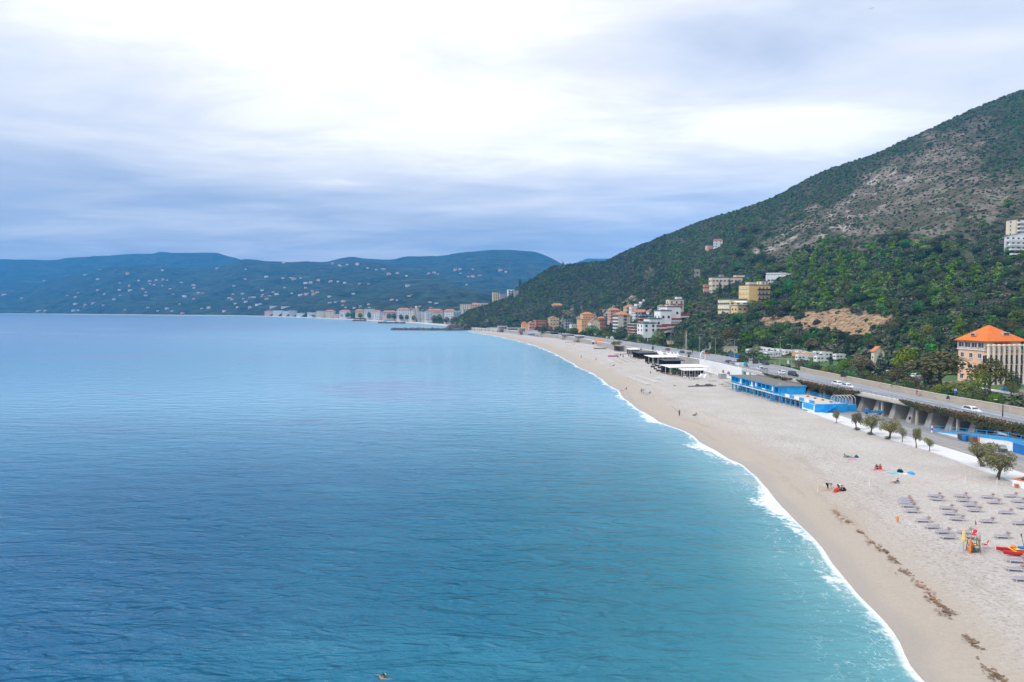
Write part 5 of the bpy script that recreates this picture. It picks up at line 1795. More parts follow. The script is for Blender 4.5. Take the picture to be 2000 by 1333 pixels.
def orange_hotel():
    rz = R(10)
    P = at(1921, 747, 213)
    P.z = 6.4
    t = thing('orange_roof_hotel', 'peach coloured hotel with a bright orange pyramid roof and tall white columns', 'hotel', P, rz, None)
    w, d, h = 13.2, 10.0, 13.4
    add_block(t, 0, 0, 0, w, d, 10.4, W_PEACH, nf=3, nx=0, ny=3, win='plain', base=2, roof='flat', roofm=M_WHITE, over=.7)
    b = MB()
    b.box(w / 2, d / 2, 10.68, w - .1, d - .1, 2.7)
    b.build('attic', W_PEACH, t)
    for i in range(4): link(WIN['wide'], 'window', t, (.05, d * (i + .5) / 4, 11.1), -math.pi / 2)
    for i in range(5):
        b = MB()
        b.box(-.02, d * i / 4, 10.68, .45, .45, 2.7)
        b.build('pilaster', M_CAP, t)
    b = MB()
    x0, x1, y0, y1, zz = -1.0, w + 1.0, -1.6, d + .8, 13.45
    ap = ((x0 + x1) / 2 - .8, (y0 + y1) / 2, zz + 4.9)
    q = [(x0, y0, zz), (x1, y0, zz), (x1, y1, zz), (x0, y1, zz)]
    for i in range(4): b.face([q[i], q[(i + 1) % 4], ap])
    b.face(q[::-1])
    b.box((x0 + x1) / 2, (y0 + y1) / 2, zz - .25, x1 - x0 - .2, y1 - y0 - .2, .24)
    rf = b.build('roof', R_ORANGE, t)
    for (x, y, zs, rot, ww) in ((w * .62, .9, zz + 2.0, 0, 2.4), (.9, d * .5, zz + 1.7, -math.pi / 2, 1.8)):
        b = MB()
        b.box(0, 0, 0, ww, 1.0, .9, 0)
        b.box(0, -.52, .15, ww * .8, .05, .6, 1)
        b.build('roof_dormer', [M_CAP, M_GLASS], rf, loc=(x, y, zs - .3), rz=rot)
    for dx, dy, dz in ((1.2, -.6, -.7), (2.4, -1.2, -1.5)):
        b = MB()
        b.bar((0, 0, -.5), (0, 0, .6), .22, n=7)
        b.build('flue', M_DARK, rf, loc=(ap[0] + dx, ap[1] + dy, ap[2] + dz))
    # loggia of tall columns in front
    n = 13
    for i in range(n):
        x = -.9 + 1.85 * i
        b = MB()
        b.box(x, -2.4, -1, .55, .55, 13.0)
        b.box(x, -2.4, 12.003, .95, .95, .3)
        b.box(x, -2.4, 12.306, .7, .7, .25)
        b.build('column', W_COL, t)
    L_ = 1.85 * (n - 1)
    b = MB()
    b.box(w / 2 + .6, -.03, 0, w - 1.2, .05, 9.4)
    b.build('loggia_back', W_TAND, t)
    for f in range(4):
        b = MB()
        b.box(-.9 + L_ / 2, -1.2, f * 3.1 - .1, L_, 1.9, .3)
        b.build('loggia_floor', W_PEACH, t)
        if f < 3:
            for i in range(n - 1):
                x = -.9 + 1.85 * (i + .5)
                link(WIN['brown'] if i % 3 else WIN['door'], 'window', t, (x, -.02 if x < w else -.02, f * 3.1 + .45), 0)
                b = MB()
                b.box(x, -2.3, f * 3.1 + .2, 1.3, .06, .85)
                b.build('railing', M_SHUTB, t)
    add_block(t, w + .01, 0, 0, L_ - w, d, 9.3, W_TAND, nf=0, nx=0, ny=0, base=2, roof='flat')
    b = MB()
    for i in range(260): leaf_quad(b, Vector((random.uniform(1.5, L_ - 2), -1.9 + random.uniform(-.4, .4), 9.7 + random.random() * 1.1)), Vector((0, -.4, 1)), .45)
    b.build('terrace_plants', L_GREEN, t)
    b = MB()
    b.loft([[(3, -1.8, 12.3), (9, -1.8, 12.3), (9, -.1, 12.8), (3, -.1, 12.8)], [(3, -1.8, 12.36), (9, -1.8, 12.36), (9, -.1, 12.86), (3, -.1, 12.86)]])
    b.build('awning', M_RED, t)


orange_hotel()
house('small pale house with a red roof among the park trees', 1703, 1707, 1729, 688, 706, 262, R(15), W_CREAM, 'house', nf=1, nx=1, ny=1, win='slot', roof='gable', roofm=M_TERRA, rh=2.0)
house('low yellow hut with a flat roof beside the road hedges', 1412, 1414, 1441, 678, 690, 385, R(14), W_PYEL, 'hut', nf=1, nx=3, ny=1, win='slot', roof='flat', roofm=R_SLATE, over=.8)
house('small white kiosk house half hidden by trees left of the yellow hut', 1373, 1376, 1389, 671, 685, 400, R(14), W_WHITE, 'kiosk', nf=1, nx=1, ny=1, roof='flat', roofm=R_SLATE, over=1.2)
house('small ochre hut beside the lay-by and round trees', 1304, 1306, 1316, 667, 674, 470, R(14), W_YEL, 'hut', nf=1, nx=1, ny=1, win='slot', roof='flat', roofm=R_SLATE)

# --- beach clubs
def pavilion(label, ul, ur, vb, depth, h, roofm, name='beach_bar', cat='beach bar', rz=R(8), walls=None, nposts=5, slope=.25, floor=True, tables=0, group='beach clubs along the back of the beach'):
    P = gp(ul, vb)
    w = (ur - ul) * P.y / F
    t = thing(name, label, cat, P, rz, group)
    b = MB()
    b.loft([[(-.5, -.6, h), (w + .5, -.6, h), (w + .5, -.6, h + .22), (-.5, -.6, h + .22)], [(-.5, depth + .4, h + slope), (w + .5, depth + .4, h + slope), (w + .5, depth + .4, h + slope + .22), (-.5, depth + .4, h + slope + .22)]])
    b.build('roof', roofm, t)
    if floor:
        b = MB()
        b.box(w / 2, depth / 2, -.5, w + .6, depth + .6, .68)
        b.build('deck', M_WOOD, t)
    pm = MB()
    pm.box(0, 0, 0, .16, .16, h)
    pm = pm.mesh('post', M_WHITE if roofm in (M_WHITE, R_SLATE) else M_DARK)
    for i in range(nposts):
        for y in (.05, depth * .5): link(pm, 'post', t, (w * i / (nposts - 1), y, 0))
    b = MB()
    b.box(w / 2, depth - .1, .19, w, .2, h - .2)
    b.box(w - .1, depth * .75, .19, .2, depth * .45, h - .2)
    b.build('back_wall', walls or M_DARK, t)
    b = MB()
    b.box(w * .5, depth * .72, .19, w * .45, .7, 1.1)
    b.build('counter', M_WOOD, t)
    if tables:
        tm = MB()
        tm.box(0, 0, .72, .8, .8, .05)
        tm.bar((0, 0, 0), (0, 0, .72), .05, n=6)
        tm.box(0, 0, 0, .45, .45, .05)
        tm = tm.mesh('table', M_WHITE if tables > 0 else M_DARK)
        for i in range(abs(tables)): link(tm, 'table', t, (w * (i + .5) / abs(tables), depth * .22 + .5 * (i % 2), .19))
    return t, w


pavilion('largest white roofed beach restaurant nearest the blue bathing house', 1309, 1387, 733, 11, 3.1, M_WHITE, 'beach_restaurant', 'restaurant', nposts=7, tables=6)
pavilion('small white pergola in front of the largest beach restaurant', 1336, 1381, 737, 5, 2.7, M_WHITE, 'pergola', 'pergola', nposts=5, tables=4, walls=M_GLASS)
pavilion('low dark flat roofed bar beside the large palm', 1300, 1338, 717, 9, 2.8, M_ROOFD, nposts=6, tables=-5)
pavilion('wide white roofed beach club behind the dark bars', 1275, 1336, 711, 12, 3.2, M_WHITE, 'beach_restaurant', 'restaurant', nposts=7, tables=6)
pavilion('dark roofed beach bar with an orange panel at its left end', 1249, 1288, 702, 12, 3.2, M_ROOFD, nposts=6, tables=-5)
pavilion('little white roofed kiosk next to the brown beach bar', 1231, 1250, 693, 7, 3.0, M_WHITE, 'kiosk', 'kiosk', nposts=4, walls=M_WOOD)
pavilion('brown wooden beach bar beside the wide dark tamarisk', 1208, 1246, 687, 10, 3.4, mat('brown_roof', (.30, .24, .19), .85, .15, .5), nposts=6, walls=M_WOOD)
t, w = pavilion('white walled beach terrace with an orange tent roof', 1163, 1186, 676, 9, 2.6, M_WHITE, 'beach_terrace_bar', 'beach bar', nposts=4)
b = MB()
b.face([(0, 0, 3.0), (w, 0, 3.0), (w / 2, 4.5, 5.4)])
b.face([(w, 0, 3.0), (w, 9, 3.0), (w / 2, 4.5, 5.4)])
b.face([(w, 9, 3.0), (0, 9, 3.0), (w / 2, 4.5, 5.4)])
b.face([(0, 9, 3.0), (0, 0, 3.0), (w / 2, 4.5, 5.4)])
b.build('tent_roof', R_ORANGE, t)
b = MB()
b.box(-3, -1.6, -.3, w + 18, .3, 1.5)
b.build('terrace_wall', M_WHITE, t)
pavilion('grey roofed wide beach hut on the far beach', 1102, 1124, 664, 12, 4.0, M_ROOFG, nposts=5, walls=M_WHITE)
pavilion('row of small white beach huts right of the grey roofed hut', 1127, 1144, 667, 9, 4.2, R_SLATE, 'beach_huts', 'beach hut', nposts=5, walls=M_WHITE)
pavilion('cream and brown beach bar on the far beach', 1061, 1079, 657, 12, 3.6, mat('brown_roof', (.3, .24, .19)), nposts=4, walls=W_CREAM)
pavilion('open dark beach bar right of the cream one on the far beach', 1079, 1093, 657.5, 10, 3.6, M_ROOFD, nposts=4)
pavilion('low white beach building near the end of the beach', 992, 1012, 648.5, 10, 4.0, R_SLATE, nposts=5, walls=M_WHITE)
pavilion('white beach kiosk building beside the long row of cabins', 973, 991, 646.5, 10, 5, R_SLATE, nposts=4, walls=M_WHITE)
pavilion('tiny pale kiosk right of the low white beach building', 1014, 1027, 649.5, 9, 4.2, R_SLATE, nposts=4, walls=W_CREAM)


def cabin_row():
    P = gp(921, 646)
    Q = gp(973, 647.5)
    rz = math.atan2(Q.y - P.y, Q.x - P.x)
    L_ = (Q - P).length
    t = thing('beach_cabins', 'long row of white beach cabins with one blue section under the headland', 'beach hut', P, rz, 'beach clubs along the back of the beach')
    b = MB()
    b.box(L_ / 2, 3, -.5, L_, 5.5, 4.2)
    b.build('wall', M_WHITE, t)
    b = MB()
    b.box(L_ / 2, 3, 3.71, L_ + 1, 7, .35)
    b.build('roof', M_CAP, t)
    for i in range(14):
        b = MB()
        b.box(0, 0, 0, L_ / 22, .12, 2.5)
        b.build('cabin_door', M_BLUED if i in (3, 4) else (M_DARK if i % 2 else M_BLUE if i == 8 else W_GREY), t, loc=(L_ * (i + .5) / 14, .22, .3))


cabin_row()
# ================================================================ vehicles and street furniture
def car_body(L_, W_, H_, prof, cab, m, wheels, name):
    """prof: lower body outline (x, z); cab: glasshouse outline; lofted across the width with tumblehome"""
    b = MB()
    def lay(o, y, k=1.0): return [(x, y, z) for x, z in o]
    hw = W_ / 2
    b.loft([lay(prof, -hw + .08), lay(prof, -hw), lay(prof, hw), lay(prof, hw - .08)][1:3])
    body = b.mesh('body', m)
    b = MB()
    zc = sum(z for x, z in cab) / len(cab)
    zt = max(z for x, z in cab)
    zb = min(z for x, z in cab)
    def side(s, dy): return [(x, s * (hw - .05 - .16 * (z - zb) / (zt - zb) + dy), z) for x, z in cab]
    b.loft([side(-1, 0), side(1, 0)])
    cabin = b.mesh('cabin', m)
    # glass sits 1 cm proud of the cabin
    g = MB()
    xs = sorted(cab)
    def inset(o, k):
        cx = sum(p[0] for p in o) / len(o)
        cz = sum(p[1] for p in o) / len(o)
        return [(cx + (x - cx) * k, cz + (z - cz) * k) for x, z in o]
    for s in (-1, 1):
        ii = inset(cab, .84)
        ring = [(x, s * (hw - .05 - .16 * (z - zb) / (zt - zb) + .012), z) for x, z in ii]
        g.face(ring if s < 0 else ring[::-1])
    side_g = g.mesh('side_window', M_GLASS)
    g = MB()
    n = len(cab)
    out = []
    for i in range(n):
        a, c = cab[i], cab[(i + 1) % n]
        if abs(a[1] - c[1]) > .25:
            d = Vector((c[1] - a[1], 0, -(c[0] - a[0])))
            d.normalize()
            ctr = Vector((sum(p[0] for p in cab) / n, 0, zc))
            mid = Vector(((a[0] + c[0]) / 2, 0, (a[1] + c[1]) / 2))
            if d.dot(mid - ctr) < 0: d = -d
            q = []
            for (p, k) in ((a, .1), (c, .9)):
                x, z = lerp(a[0], c[0], k), lerp(a[1], c[1], k)
                yy = hw - .14 - .16 * (z - zb) / (zt - zb)
                q.append((x + d.x * .012, z + d.z * .012, yy))
            g.face([(q[0][0], -q[0][2], q[0][1]), (q[0][0], q[0][2], q[0][1]), (q[1][0], q[1][2], q[1][1]), (q[1][0], -q[1][2], q[1][1])])
    scr = g.mesh('windscreen', M_GLASS)
    w = MB()
    w.bar((0, -.1, 0), (0, .1, 0), .32, 0, 14)
    tyre = w.mesh('tyre', M_RUB)
    w = MB()
    w.bar((0, -.115, 0), (0, .115, 0), .19, 0, 10)
    rim = w.mesh('rim', M_STEEL)
    l = MB()
    l.box(0, 0, 0, .06, .34, .14)
    return dict(body=body, cabin=cabin, glass=side_g, screen=scr, tyre=tyre, rim=rim, lamp=l.mesh('headlight', M_CAP), tail=l.mesh('tail_light', M_RED), wheels=wheels, W=W_, L=L_, lz=prof[2][1] * .72, x0=min(p[0] for p in prof), x1=max(p[0] for p in prof))


def car_kind(m, kind='hatch'):
    key = ('car', m.name, kind)
    if key in MATS: return MATS[key]
    if kind == 'hatch':
        prof = [(-2.0, .28), (-2.05, .62), (-1.95, .92), (1.0, .90), (1.9, .72), (2.05, .5), (2.0, .26)]
        cab = [(-1.95, .90), (-1.65, 1.38), (-1.3, 1.46), (.1, 1.45), (.55, 1.32), (1.15, .88)]
        k = car_body(4.1, 1.74, 1.46, prof, cab, m, (-1.25, 1.28), key)
    elif kind == 'suv':
        prof = [(-2.1, .34), (-2.15, .7), (-2.1, 1.05), (.85, 1.05), (2.0, .98), (2.12, .6), (2.05, .34)]
        cab = [(-2.08, 1.04), (-2.0, 1.76), (-1.8, 1.82), (.3, 1.80), (.5, 1.74), (.95, 1.03)]
        k = car_body(4.3, 1.82, 1.8, prof, cab, m, (-1.3, 1.3), key)
    else:
        prof = [(-2.3, .32), (-2.35, .7), (-2.3, 1.1), (1.5, 1.08), (2.2, .95), (2.35, .6), (2.3, .32)]
        cab = [(-2.3, 1.08), (-2.28, 2.0), (-2.1, 2.1), (1.0, 2.1), (1.3, 1.95), (1.9, 1.05)]
        k = car_body(4.7, 1.9, 2.1, prof, cab, m, (-1.45, 1.5), key)
    MATS[key] = k
    return k


def car(label, p, rz, m, kind='hatch', name='parked_car', cat='car', group='cars on the coast road'):
    k = car_kind(m, kind)
    t = thing(name, label, cat, p, rz, group)
    link(k['body'], 'body', t)
    cb = link(k['cabin'], 'cabin', t)
    link(k['glass'], 'side_window', cb)
    link(k['screen'], 'windscreen', cb)
    for x in k['wheels']:
        for s in (-1, 1):
            w = link(k['tyre'], 'wheel', t, (x, s * (k['W'] / 2 - .08), .32))
            link(k['rim'], 'rim', w)
    for s in (-1, 1):
        link(k['lamp'], 'headlight', t, (k['x1'] - .06, s * .62, k['lz']))
        link(k['tail'], 'tail_light', t, (k['x0'] + .02, s * .66, k['lz'] + .12))
    return t


C_WHITE = mat('car_white', (.74, .75, .76), .25, spec=.5)
C_SILVER = mat('car_silver', (.42, .44, .47), .3, metal=.5)
C_BLACK = mat('car_black', (.018, .02, .024), .22, spec=.5)
C_RED = mat('car_red', (.42, .025, .03), .28, spec=.5)
C_GREY = mat('car_grey', (.15, .16, .175), .3, metal=.4)
C_BLUE = mat('car_blue', (.05, .10, .22), .3, metal=.3)


def heading(y, s=1):
    dx = (XF(y + 4) - XF(y - 4)) / 8
    a = math.atan2(1, dx)
    return a if s > 0 else a + math.pi


def on_road(u, v):
    p = gp(u, v)
    p.z = ZR(p.y) + .01
    return p


CARS = [(1637, 754, C_WHITE, 'hatch', 'left one of two white cars driving nose to tail above the arched frame', -1), (1655, 759, C_WHITE, 'hatch', 'right one of two white cars driving nose to tail above the arched frame', -1), (1898, 807, C_WHITE, 'hatch', 'white hatchback alone above the long creeper near the right edge', -1),
        (1549, 736, C_BLACK, 'suv', 'black off-road car on the road behind the blue bathing house', -1), (1526, 731, C_WHITE, 'hatch', 'white car just left of the black off-road car', 1), (1484, 723, C_WHITE, 'hatch', 'white car at the kerb in front of the dark notice board', 1), (1492, 726, C_SILVER, 'hatch', 'silver car behind the white one near the dark notice board', 1),
        (1453, 716.5, C_RED, 'hatch', 'bright red car at the end of the kerb queue', 1), (1442, 714, C_WHITE, 'hatch', 'white car directly left of the red car', 1), (1431, 711.5, C_SILVER, 'hatch', 'pale car second left of the red car', 1), (1422, 709.5, C_BLUE, 'hatch', 'dark blue car third left of the red car', 1),
        (1471, 708, C_SILVER, 'suv', 'silver car in the lay-by before the caravans', -1), (1486, 711, C_GREY, 'hatch', 'grey car in the middle of the lay-by before the caravans', -1), (1495, 713, C_BLACK, 'suv', 'black car at the right end of the lay-by', -1), (1248, 671, C_WHITE, 'van', 'white van on the road below the stepped flats', -1), (1312, 674, C_SILVER, 'hatch', 'silver car in the side lay-by under the round tree', 1), (1300, 672, C_WHITE, 'van', 'white van in the side lay-by beside the ochre hut', 1), (1304, 685, C_RED, 'hatch', 'small red vehicle on the far carriageway near the beach stairs', 1),
        (1332, 690, C_BLUE, 'hatch', 'bluish car on the road behind the beach restaurants', 1), (1186, 662.5, C_WHITE, 'hatch', 'white car on the far stretch below the cream gabled house', 1), (1195, 664, C_WHITE, 'van', 'white van on the far stretch before the white tiled block', -1), (1170, 659.5, C_GREY, 'hatch', 'grey car on the far stretch before the orange building', 1), (1220, 666, C_SILVER, 'hatch', 'silver car on the road before the lower brick terraces', -1), (1345, 692.5, C_GREY, 'hatch', 'grey car on the kerb side behind the large palm', 1)]
for u, v, m, k, lab, s in CARS:
    p = on_road(u, v)
    car(lab, p, heading(p.y, s), m, k, 'car' if k != 'van' else 'van', 'car' if k != 'van' else 'van')
for u, v, m, k, lab in ((1764, 742, C_SILVER, 'hatch', 'silver car half hidden in the park behind the scrubby bush'), (1790, 738, C_WHITE, 'hatch', 'white car in the park under the widest olive tree'), (1803, 743, C_GREY, 'hatch', 'grey car in the park at the edge of the widest olive tree'), (1735, 731, C_WHITE, 'hatch', 'white car in the park right of the dark conifer')):
    p = onz(u, v, 6.42)
    car(lab, p, .4, m, k, 'car', 'car', 'cars parked in the hotel park')
p = gp(1955, 893)
car('small silver van parked behind the two big tamarisks', p + Vector((0, 0, .1)), R(60), C_SILVER, 'van', 'van', 'van', None)
p = gp(1707, 812)
t = thing('flatbed_lorry', 'dark blue flatbed lorry with a load parked before the viaduct piers', 'lorry', p + Vector((1.2, 1.5, .1)), R(165))
t.scale = (.62,) * 3
b = MB()
b.box(0, 0, .55, 5.4, 2.0, .25)
for s in (-1, 1): b.box(0, s * .98, .8, 5.4, .06, .45)
for s in (-1, 1): b.box(s * 2.68, 0, .8, .06, 1.9, .45)
b.build('bed', M_BLUED, t)
b = MB()
b.loft([[(2.75, -.95, .5), (4.3, -.95, .5), (4.35, -.95, 1.2), (3.9, -.95, 2.1), (2.75, -.95, 2.15)], [(2.75, .95, .5), (4.3, .95, .5), (4.35, .95, 1.2), (3.9, .95, 2.1), (2.75, .95, 2.15)]])
cb = b.build('cab', M_BLUED, t)
b = MB()
b.face([(4.34, -.8, 1.28), (4.34, .8, 1.28), (3.95, .8, 2.02), (3.95, -.8, 2.02)])
b.build('windscreen', M_GLASS, cb)
for x in (-1.6, 3.5):
    for s in (-1, 1):
        b = MB()
        b.bar((0, -.14, 0), (0, .14, 0), .4, n=12)
        b.build('wheel', M_RUB, t, loc=(x, s * .85, .4))
b = MB()
b.box(-.8, 0, .83, 2.4, 1.5, .8)
b.box(1.2, .1, .83, 1.0, 1.2, .55)
b.build('load', mat('green_tarp', (.06, .22, .20), .7), t)

# --- camper vans on the flat ground behind the hedges
def camper_meshes():
    b = MB()
    b.loft([[(-3.0, y, .45), (3.05, y, .45), (3.1, y, 1.0), (2.3, y, 1.25), (1.95, y, 1.95), (2.45, y, 2.1), (2.5, y, 2.75), (2.2, y, 2.95), (-2.9, y, 2.95), (-3.0, y, 2.8)] for y in (-1.1, 1.1)])
    body = b.mesh('body', C_WHITE)
    b = MB()
    for s in (-1, 1):
        for x, w, z, h in ((-1.9, 1.0, 1.55, .6), (-.2, .9, 1.55, .6), (2.25, .5, 1.3, .5)): b.box(x, s * 1.11, z, w, .03, h)
    b.box(-3.01, 0, 1.6, .03, 1.3, .6)
    win = b.mesh('window', M_GLASS)
    b = MB()
    b.face([(2.32, -.95, 1.28), (2.32, .95, 1.28), (1.99, .95, 1.93), (1.99, -.95, 1.93)])
    ws = b.mesh('windscreen', M_GLASS)
    b = MB()
    b.box(0, 0, 2.953, .7, .7, .16)
    b.box(-1.8, .2, 2.953, .5, .5, .12)
    hatch = b.mesh('roof_hatch', M_CAP)
    b = MB()
    b.bar((0, -.12, 0), (0, .12, 0), .36, n=12)
    return body, win, ws, hatch, b.mesh('wheel', M_RUB)


CMP = camper_meshes()
CPX = [(1468, 693, 20, 'camper van at the left end of the campsite, half behind the hedge'), (1485, 688, 15, 'tall camper van at the back left of the campsite'), (1497, 690, -60, 'camper van with its nose towards the road in the left group'), (1492, 697, 25, 'front camper van of the left group beside the hedge'), (1503, 700, 25, 'lowest camper van of the left group at the entrance'), (1517, 692, 15, 'camper van at the back of the middle group'), (1513, 699, 200, 'front camper van of the middle group behind the tall lamp'), (1528, 694, 20, 'second camper van of the middle group'),
       (1541, 695, 10, 'third camper van of the middle group'), (1553, 695, 195, 'camper van above the brown tent roof'), (1566, 697, 15, 'rightmost camper van of the middle group'), (1580, 700, 10, 'large camper van in front of the right group'), (1600, 698, 15, 'camper van at the back of the right group'), (1612, 700, 190, 'rightmost camper van left of the slim cypress'), (1567, 706, 12, 'low camper van below the middle group behind the bushes'), (1603, 708, 12, 'low camper van below the right group behind the bushes'), (1640, 704, 20, 'camper van alone between the two cypresses')]
for u, v, a, lab in CPX:
    t = thing('camper_van', lab, 'camper van', onz(u, v, 6.0), R(a + random.uniform(-6, 6)), 'camper vans at the hill foot')
    link(CMP[0], 'body', t)
    link(CMP[1], 'window', t)
    link(CMP[2], 'windscreen', t)
    link(CMP[3], 'roof_hatch', t)
    for x in (-1.7, 1.9):
        for s in (-1, 1): link(CMP[4], 'wheel', t, (x, s * 1.0, .36))
p = onz(1560, 704, 6.0)
t = thing('tent_roof', 'brown peaked shelter among the camper vans', 'shelter', p, R(15))
b = MB()
b.loft([[(-6, -3, 2.2), (6, -3, 2.2), (6, 0, 3.4), (-4, 0, 3.6)], [(-6, -3, 2.3), (6, -3, 2.3), (6, 0, 3.5), (-4, 0, 3.7)]])
b.loft([[(-4, 0.01, 3.6), (6, 0.01, 3.4), (6, 3, 2.2), (-6, 3, 2.2)], [(-4, 0.01, 3.7), (6, 0.01, 3.5), (6, 3, 2.3), (-6, 3, 2.3)]])
b.build('roof', mat('brown_tarp', (.42, .22, .12), .8, .1, 1), t)
for x in (-5.6, 0, 5.6):
    for y in (-2.8, 2.8):
        b = MB()
        b.bar((x, y, 0), (x, y, 2.25), .06)
        b.build('post', M_WOOD, t)

# --- street lamps
def lamp(label, u, vt, vb, double=True, side=1, p=None, col=None):
    p = on_road(u, vb) if p is None else p
    h = (vb - vt) * p.y / F
    t = thing('street_lamp', label, 'street lamp', p, R(8), 'street lamps along the coast road')
    m = col or M_STEEL
    b = MB()
    b.tube([(0, 0, 0), (0, 0, h * .5), (0, 0, h - .1)], [.13, .10, .07], n=8)
    b.box(0, 0, 0, .4, .4, .25)
    b.build('pole', m, t)
    for s in ((-1, 1) if double else (side,)):
        b = MB()
        b.tube([(0, 0, h - .12), (s * .6, 0, h + .1), (s * 1.5, 0, h + .15)], [.05, .045, .04], n=6)
        b.build('arm', m, t)
        b = MB()
        b.loft([[(s * 1.4, -.14, h + .1), (s * 1.4, .14, h + .1), (s * 1.4, .10, h + .24), (s * 1.4, -.10, h + .24)], [(s * 2.1, -.16, h + .13), (s * 2.1, .16, h + .13), (s * 2.1, .08, h + .22), (s * 2.1, -.08, h + .22)]])
        b.build('lamp_head', M_CAP, t)


lamp('double armed street lamp in front of the yellow hut, by the hedge tree', 1434, 664, 708)
lamp('double armed street lamp left of the yellow hut', 1397, 661, 696)
lamp('double armed street lamp beside the right round crowned tree', 1336, 653, 685)
lamp('double armed street lamp in front of the left round crowned tree', 1310, 650, 677)
lamp('double armed street lamp behind the striped mast', 1366, 656, 690)
P = on_road(1522, 716)
lamp('greenish single armed lamp before the middle camper vans', 1523, 672, 718, False, -1, col=mat('pale_green_paint', (.30, .36, .22), .5))
lamp('greenish single armed lamp where the beige wall begins', 1546, 677, 720, False, -1, col=MATS['pale_green_paint'])
lamp('dark single lamp post at the right end of the viaduct', 1958, 782, 817, False, -1, col=M_DARK)
for i, (u, vt, vb) in enumerate(((1110, 634, 651), (1150, 637, 655), (1186, 640, 658), (1225, 645, 664))):
    lamp('%s far street lamp from the left on the distant road' % nth(i), u, vt, vb)
t = thing('mast', 'tall pale lattice mast with red bands beside the beach stairs', 'mast', on_road(1364, 712) + Vector((-6, 0, -2)), 0)
b = MB()
for s, q in ((-.35, -.35), (.35, -.35), (.35, .35), (-.35, .35)): b.bar((s, q, 0), (s * .5, q * .5, 15), .05, n=5)
for k in range(15):
    z = k * 1.0
    f0, f1 = 1 - .5 * z / 15, 1 - .5 * (z + 1) / 15
    b.bar((-.35 * f0, -.35 * f0, z), (.35 * f1, -.35 * f1, z + 1), .03, n=4)
    b.bar((-.35 * f0, .35 * f0, z), (-.35 * f1, -.35 * f1, z + 1), .03, n=4)
b.build('lattice', M_CAP, t)
b = MB()
b.box(0, 0, 15, .9, .9, .5)
b.build('top_platform', M_RED, t)

# --- signs
def sign(name, label, p, rz, h, w, hh, m, back=None, tri=False, two=False):
    t = thing(name, label, 'road sign', p, rz)
    for x in ((-w * .3, w * .3) if two else (0,)):
        b = MB()
        b.bar((x, .04, -.1), (x, .04, h), .035, n=6)
        b.build('post', M_STEEL, t)
    b = MB()
    if tri: b.loft([[(-w / 2, 0, h - .1), (w / 2, 0, h - .1), (0, 0, h - .1 + w * .87)], [(-w / 2, -.03, h - .1), (w / 2, -.03, h - .1), (0, -.03, h - .1 + w * .87)]])
    else: b.box(0, -.02, h - hh, w, .05, hh)
    b.build('panel', m, t)
    return t


M_SBLUE = mat('sign_face_blue', (.03, .16, .52), .4)
M_SBACK = mat('sign_back', (.06, .065, .07), .5)
wallp = lambda y: Vector((XR(y) - .6, y, ZR(y)))
sign('notice_board', 'dark back of a wide two post road board on the wall side of the road', Vector((XR(213) - .8, 216, ZR(216))), R(10), 2.6, 2.4, 1.3, M_SBACK, two=True)
sign('warning_sign', 'dark triangular warning sign seen from behind near the two white cars', wallp(187), R(5), 2.6, 1.3, 1, M_SBACK, tri=True)
sign('warning_sign', 'dark triangular warning sign seen from behind left of the bus stop', wallp(167), R(5), .9, 1.2, 1, M_SBACK, tri=True)
b_ = sign('bus_stop_sign', 'tall blue and white bus stop sign behind the roadside wall', Vector((XR(172) + 1.0, 166, 6.4)), R(5), 4.0, .75, 1.0, M_SBLUE)
b = MB()
b.box(0, -.055, 3.6, .6, .02, .3)
b.build('white_field', M_WHITE, b_)
sign('notice_board', 'large dark square board over the kerb queue of cars', on_road(1475, 722), R(5), 4.2, 2.2, 2.0, M_SBACK, two=True)
sign('direction_sign', 'blue road sign beside the hedge tree, left one of the pair', on_road(1427, 704), R(5), 3.6, 1.3, 1.8, M_SBLUE)
sign('direction_sign', 'blue and white road sign at the foot of the double lamp by the hedge', on_road(1439, 707), R(5), 3.4, 1.5, 1.8, M_SBLUE)
sign('direction_sign', 'small white and blue sign at the start of the beige wall', on_road(1539, 722), R(5), 3.4, .8, 1.2, M_WHITE)
p = on_road(1537, 724)
t = thing('litter_bin', 'orange post beside the camper van entrance', 'bollard', onz(1514, 716, 6.2), 0)
b = MB()
b.lathe(0, 0, [(.16, 0), (.16, 1.6), (.1, 1.75)], 8)
b.build('post', M_ORANGE, t)
t = thing('bollard', 'red and white bollard at the foot of the blue ramp', 'bollard', gp(1820, 846) + Vector((0, 0, .1)), 0)
for k, m in enumerate((M_WHITE, M_RED, M_WHITE)):
    b = MB()
    b.lathe(0, 0, [(.17, .5 * k), (.17, .5 * k + .49)], 10)
    b.build('band', m, t)
# wheelie bins, boats and clutter at the ramp
for u, v, m, lab in ((1881, 861, M_SBACK, 'dark grey waste container left of the blue one by the ramp'), (1889, 863, M_BLUED, 'blue waste container against the white ramp flank'), (1903, 866, mat('brown_plastic', (.16, .11, .09), .6), 'brown waste container against the white ramp flank')):
    t = thing('waste_container', lab, 'container', gp(u, v) + Vector((-.3, 0, .1)), R(6), 'waste containers by the ramp')
    b = MB()
    b.box(0, 0, .15, 1.0, 1.1, 1.0, taper=1.12)
    b.build('bin', m, t)
    b = MB()
    b.loft([[(-.58, -.62, 1.153), (.58, -.62, 1.153), (.58, .62, 1.153), (-.58, .62, 1.153)], [(-.5, -.5, 1.33), (.5, -.5, 1.33), (.5, .5, 1.33), (-.5, .5, 1.33)]])
    b.build('lid', m, t)
t = thing('traffic_cone', 'orange pointed marker standing by the white ramp flank', 'cone', gp(1914, 867) + Vector((-.2, 0, .1)))
b = MB()
b.box(0, 0, 0, .55, .55, .06)
b.lathe(0, 0, [(.24, .06), (.05, 1.4)], 10)
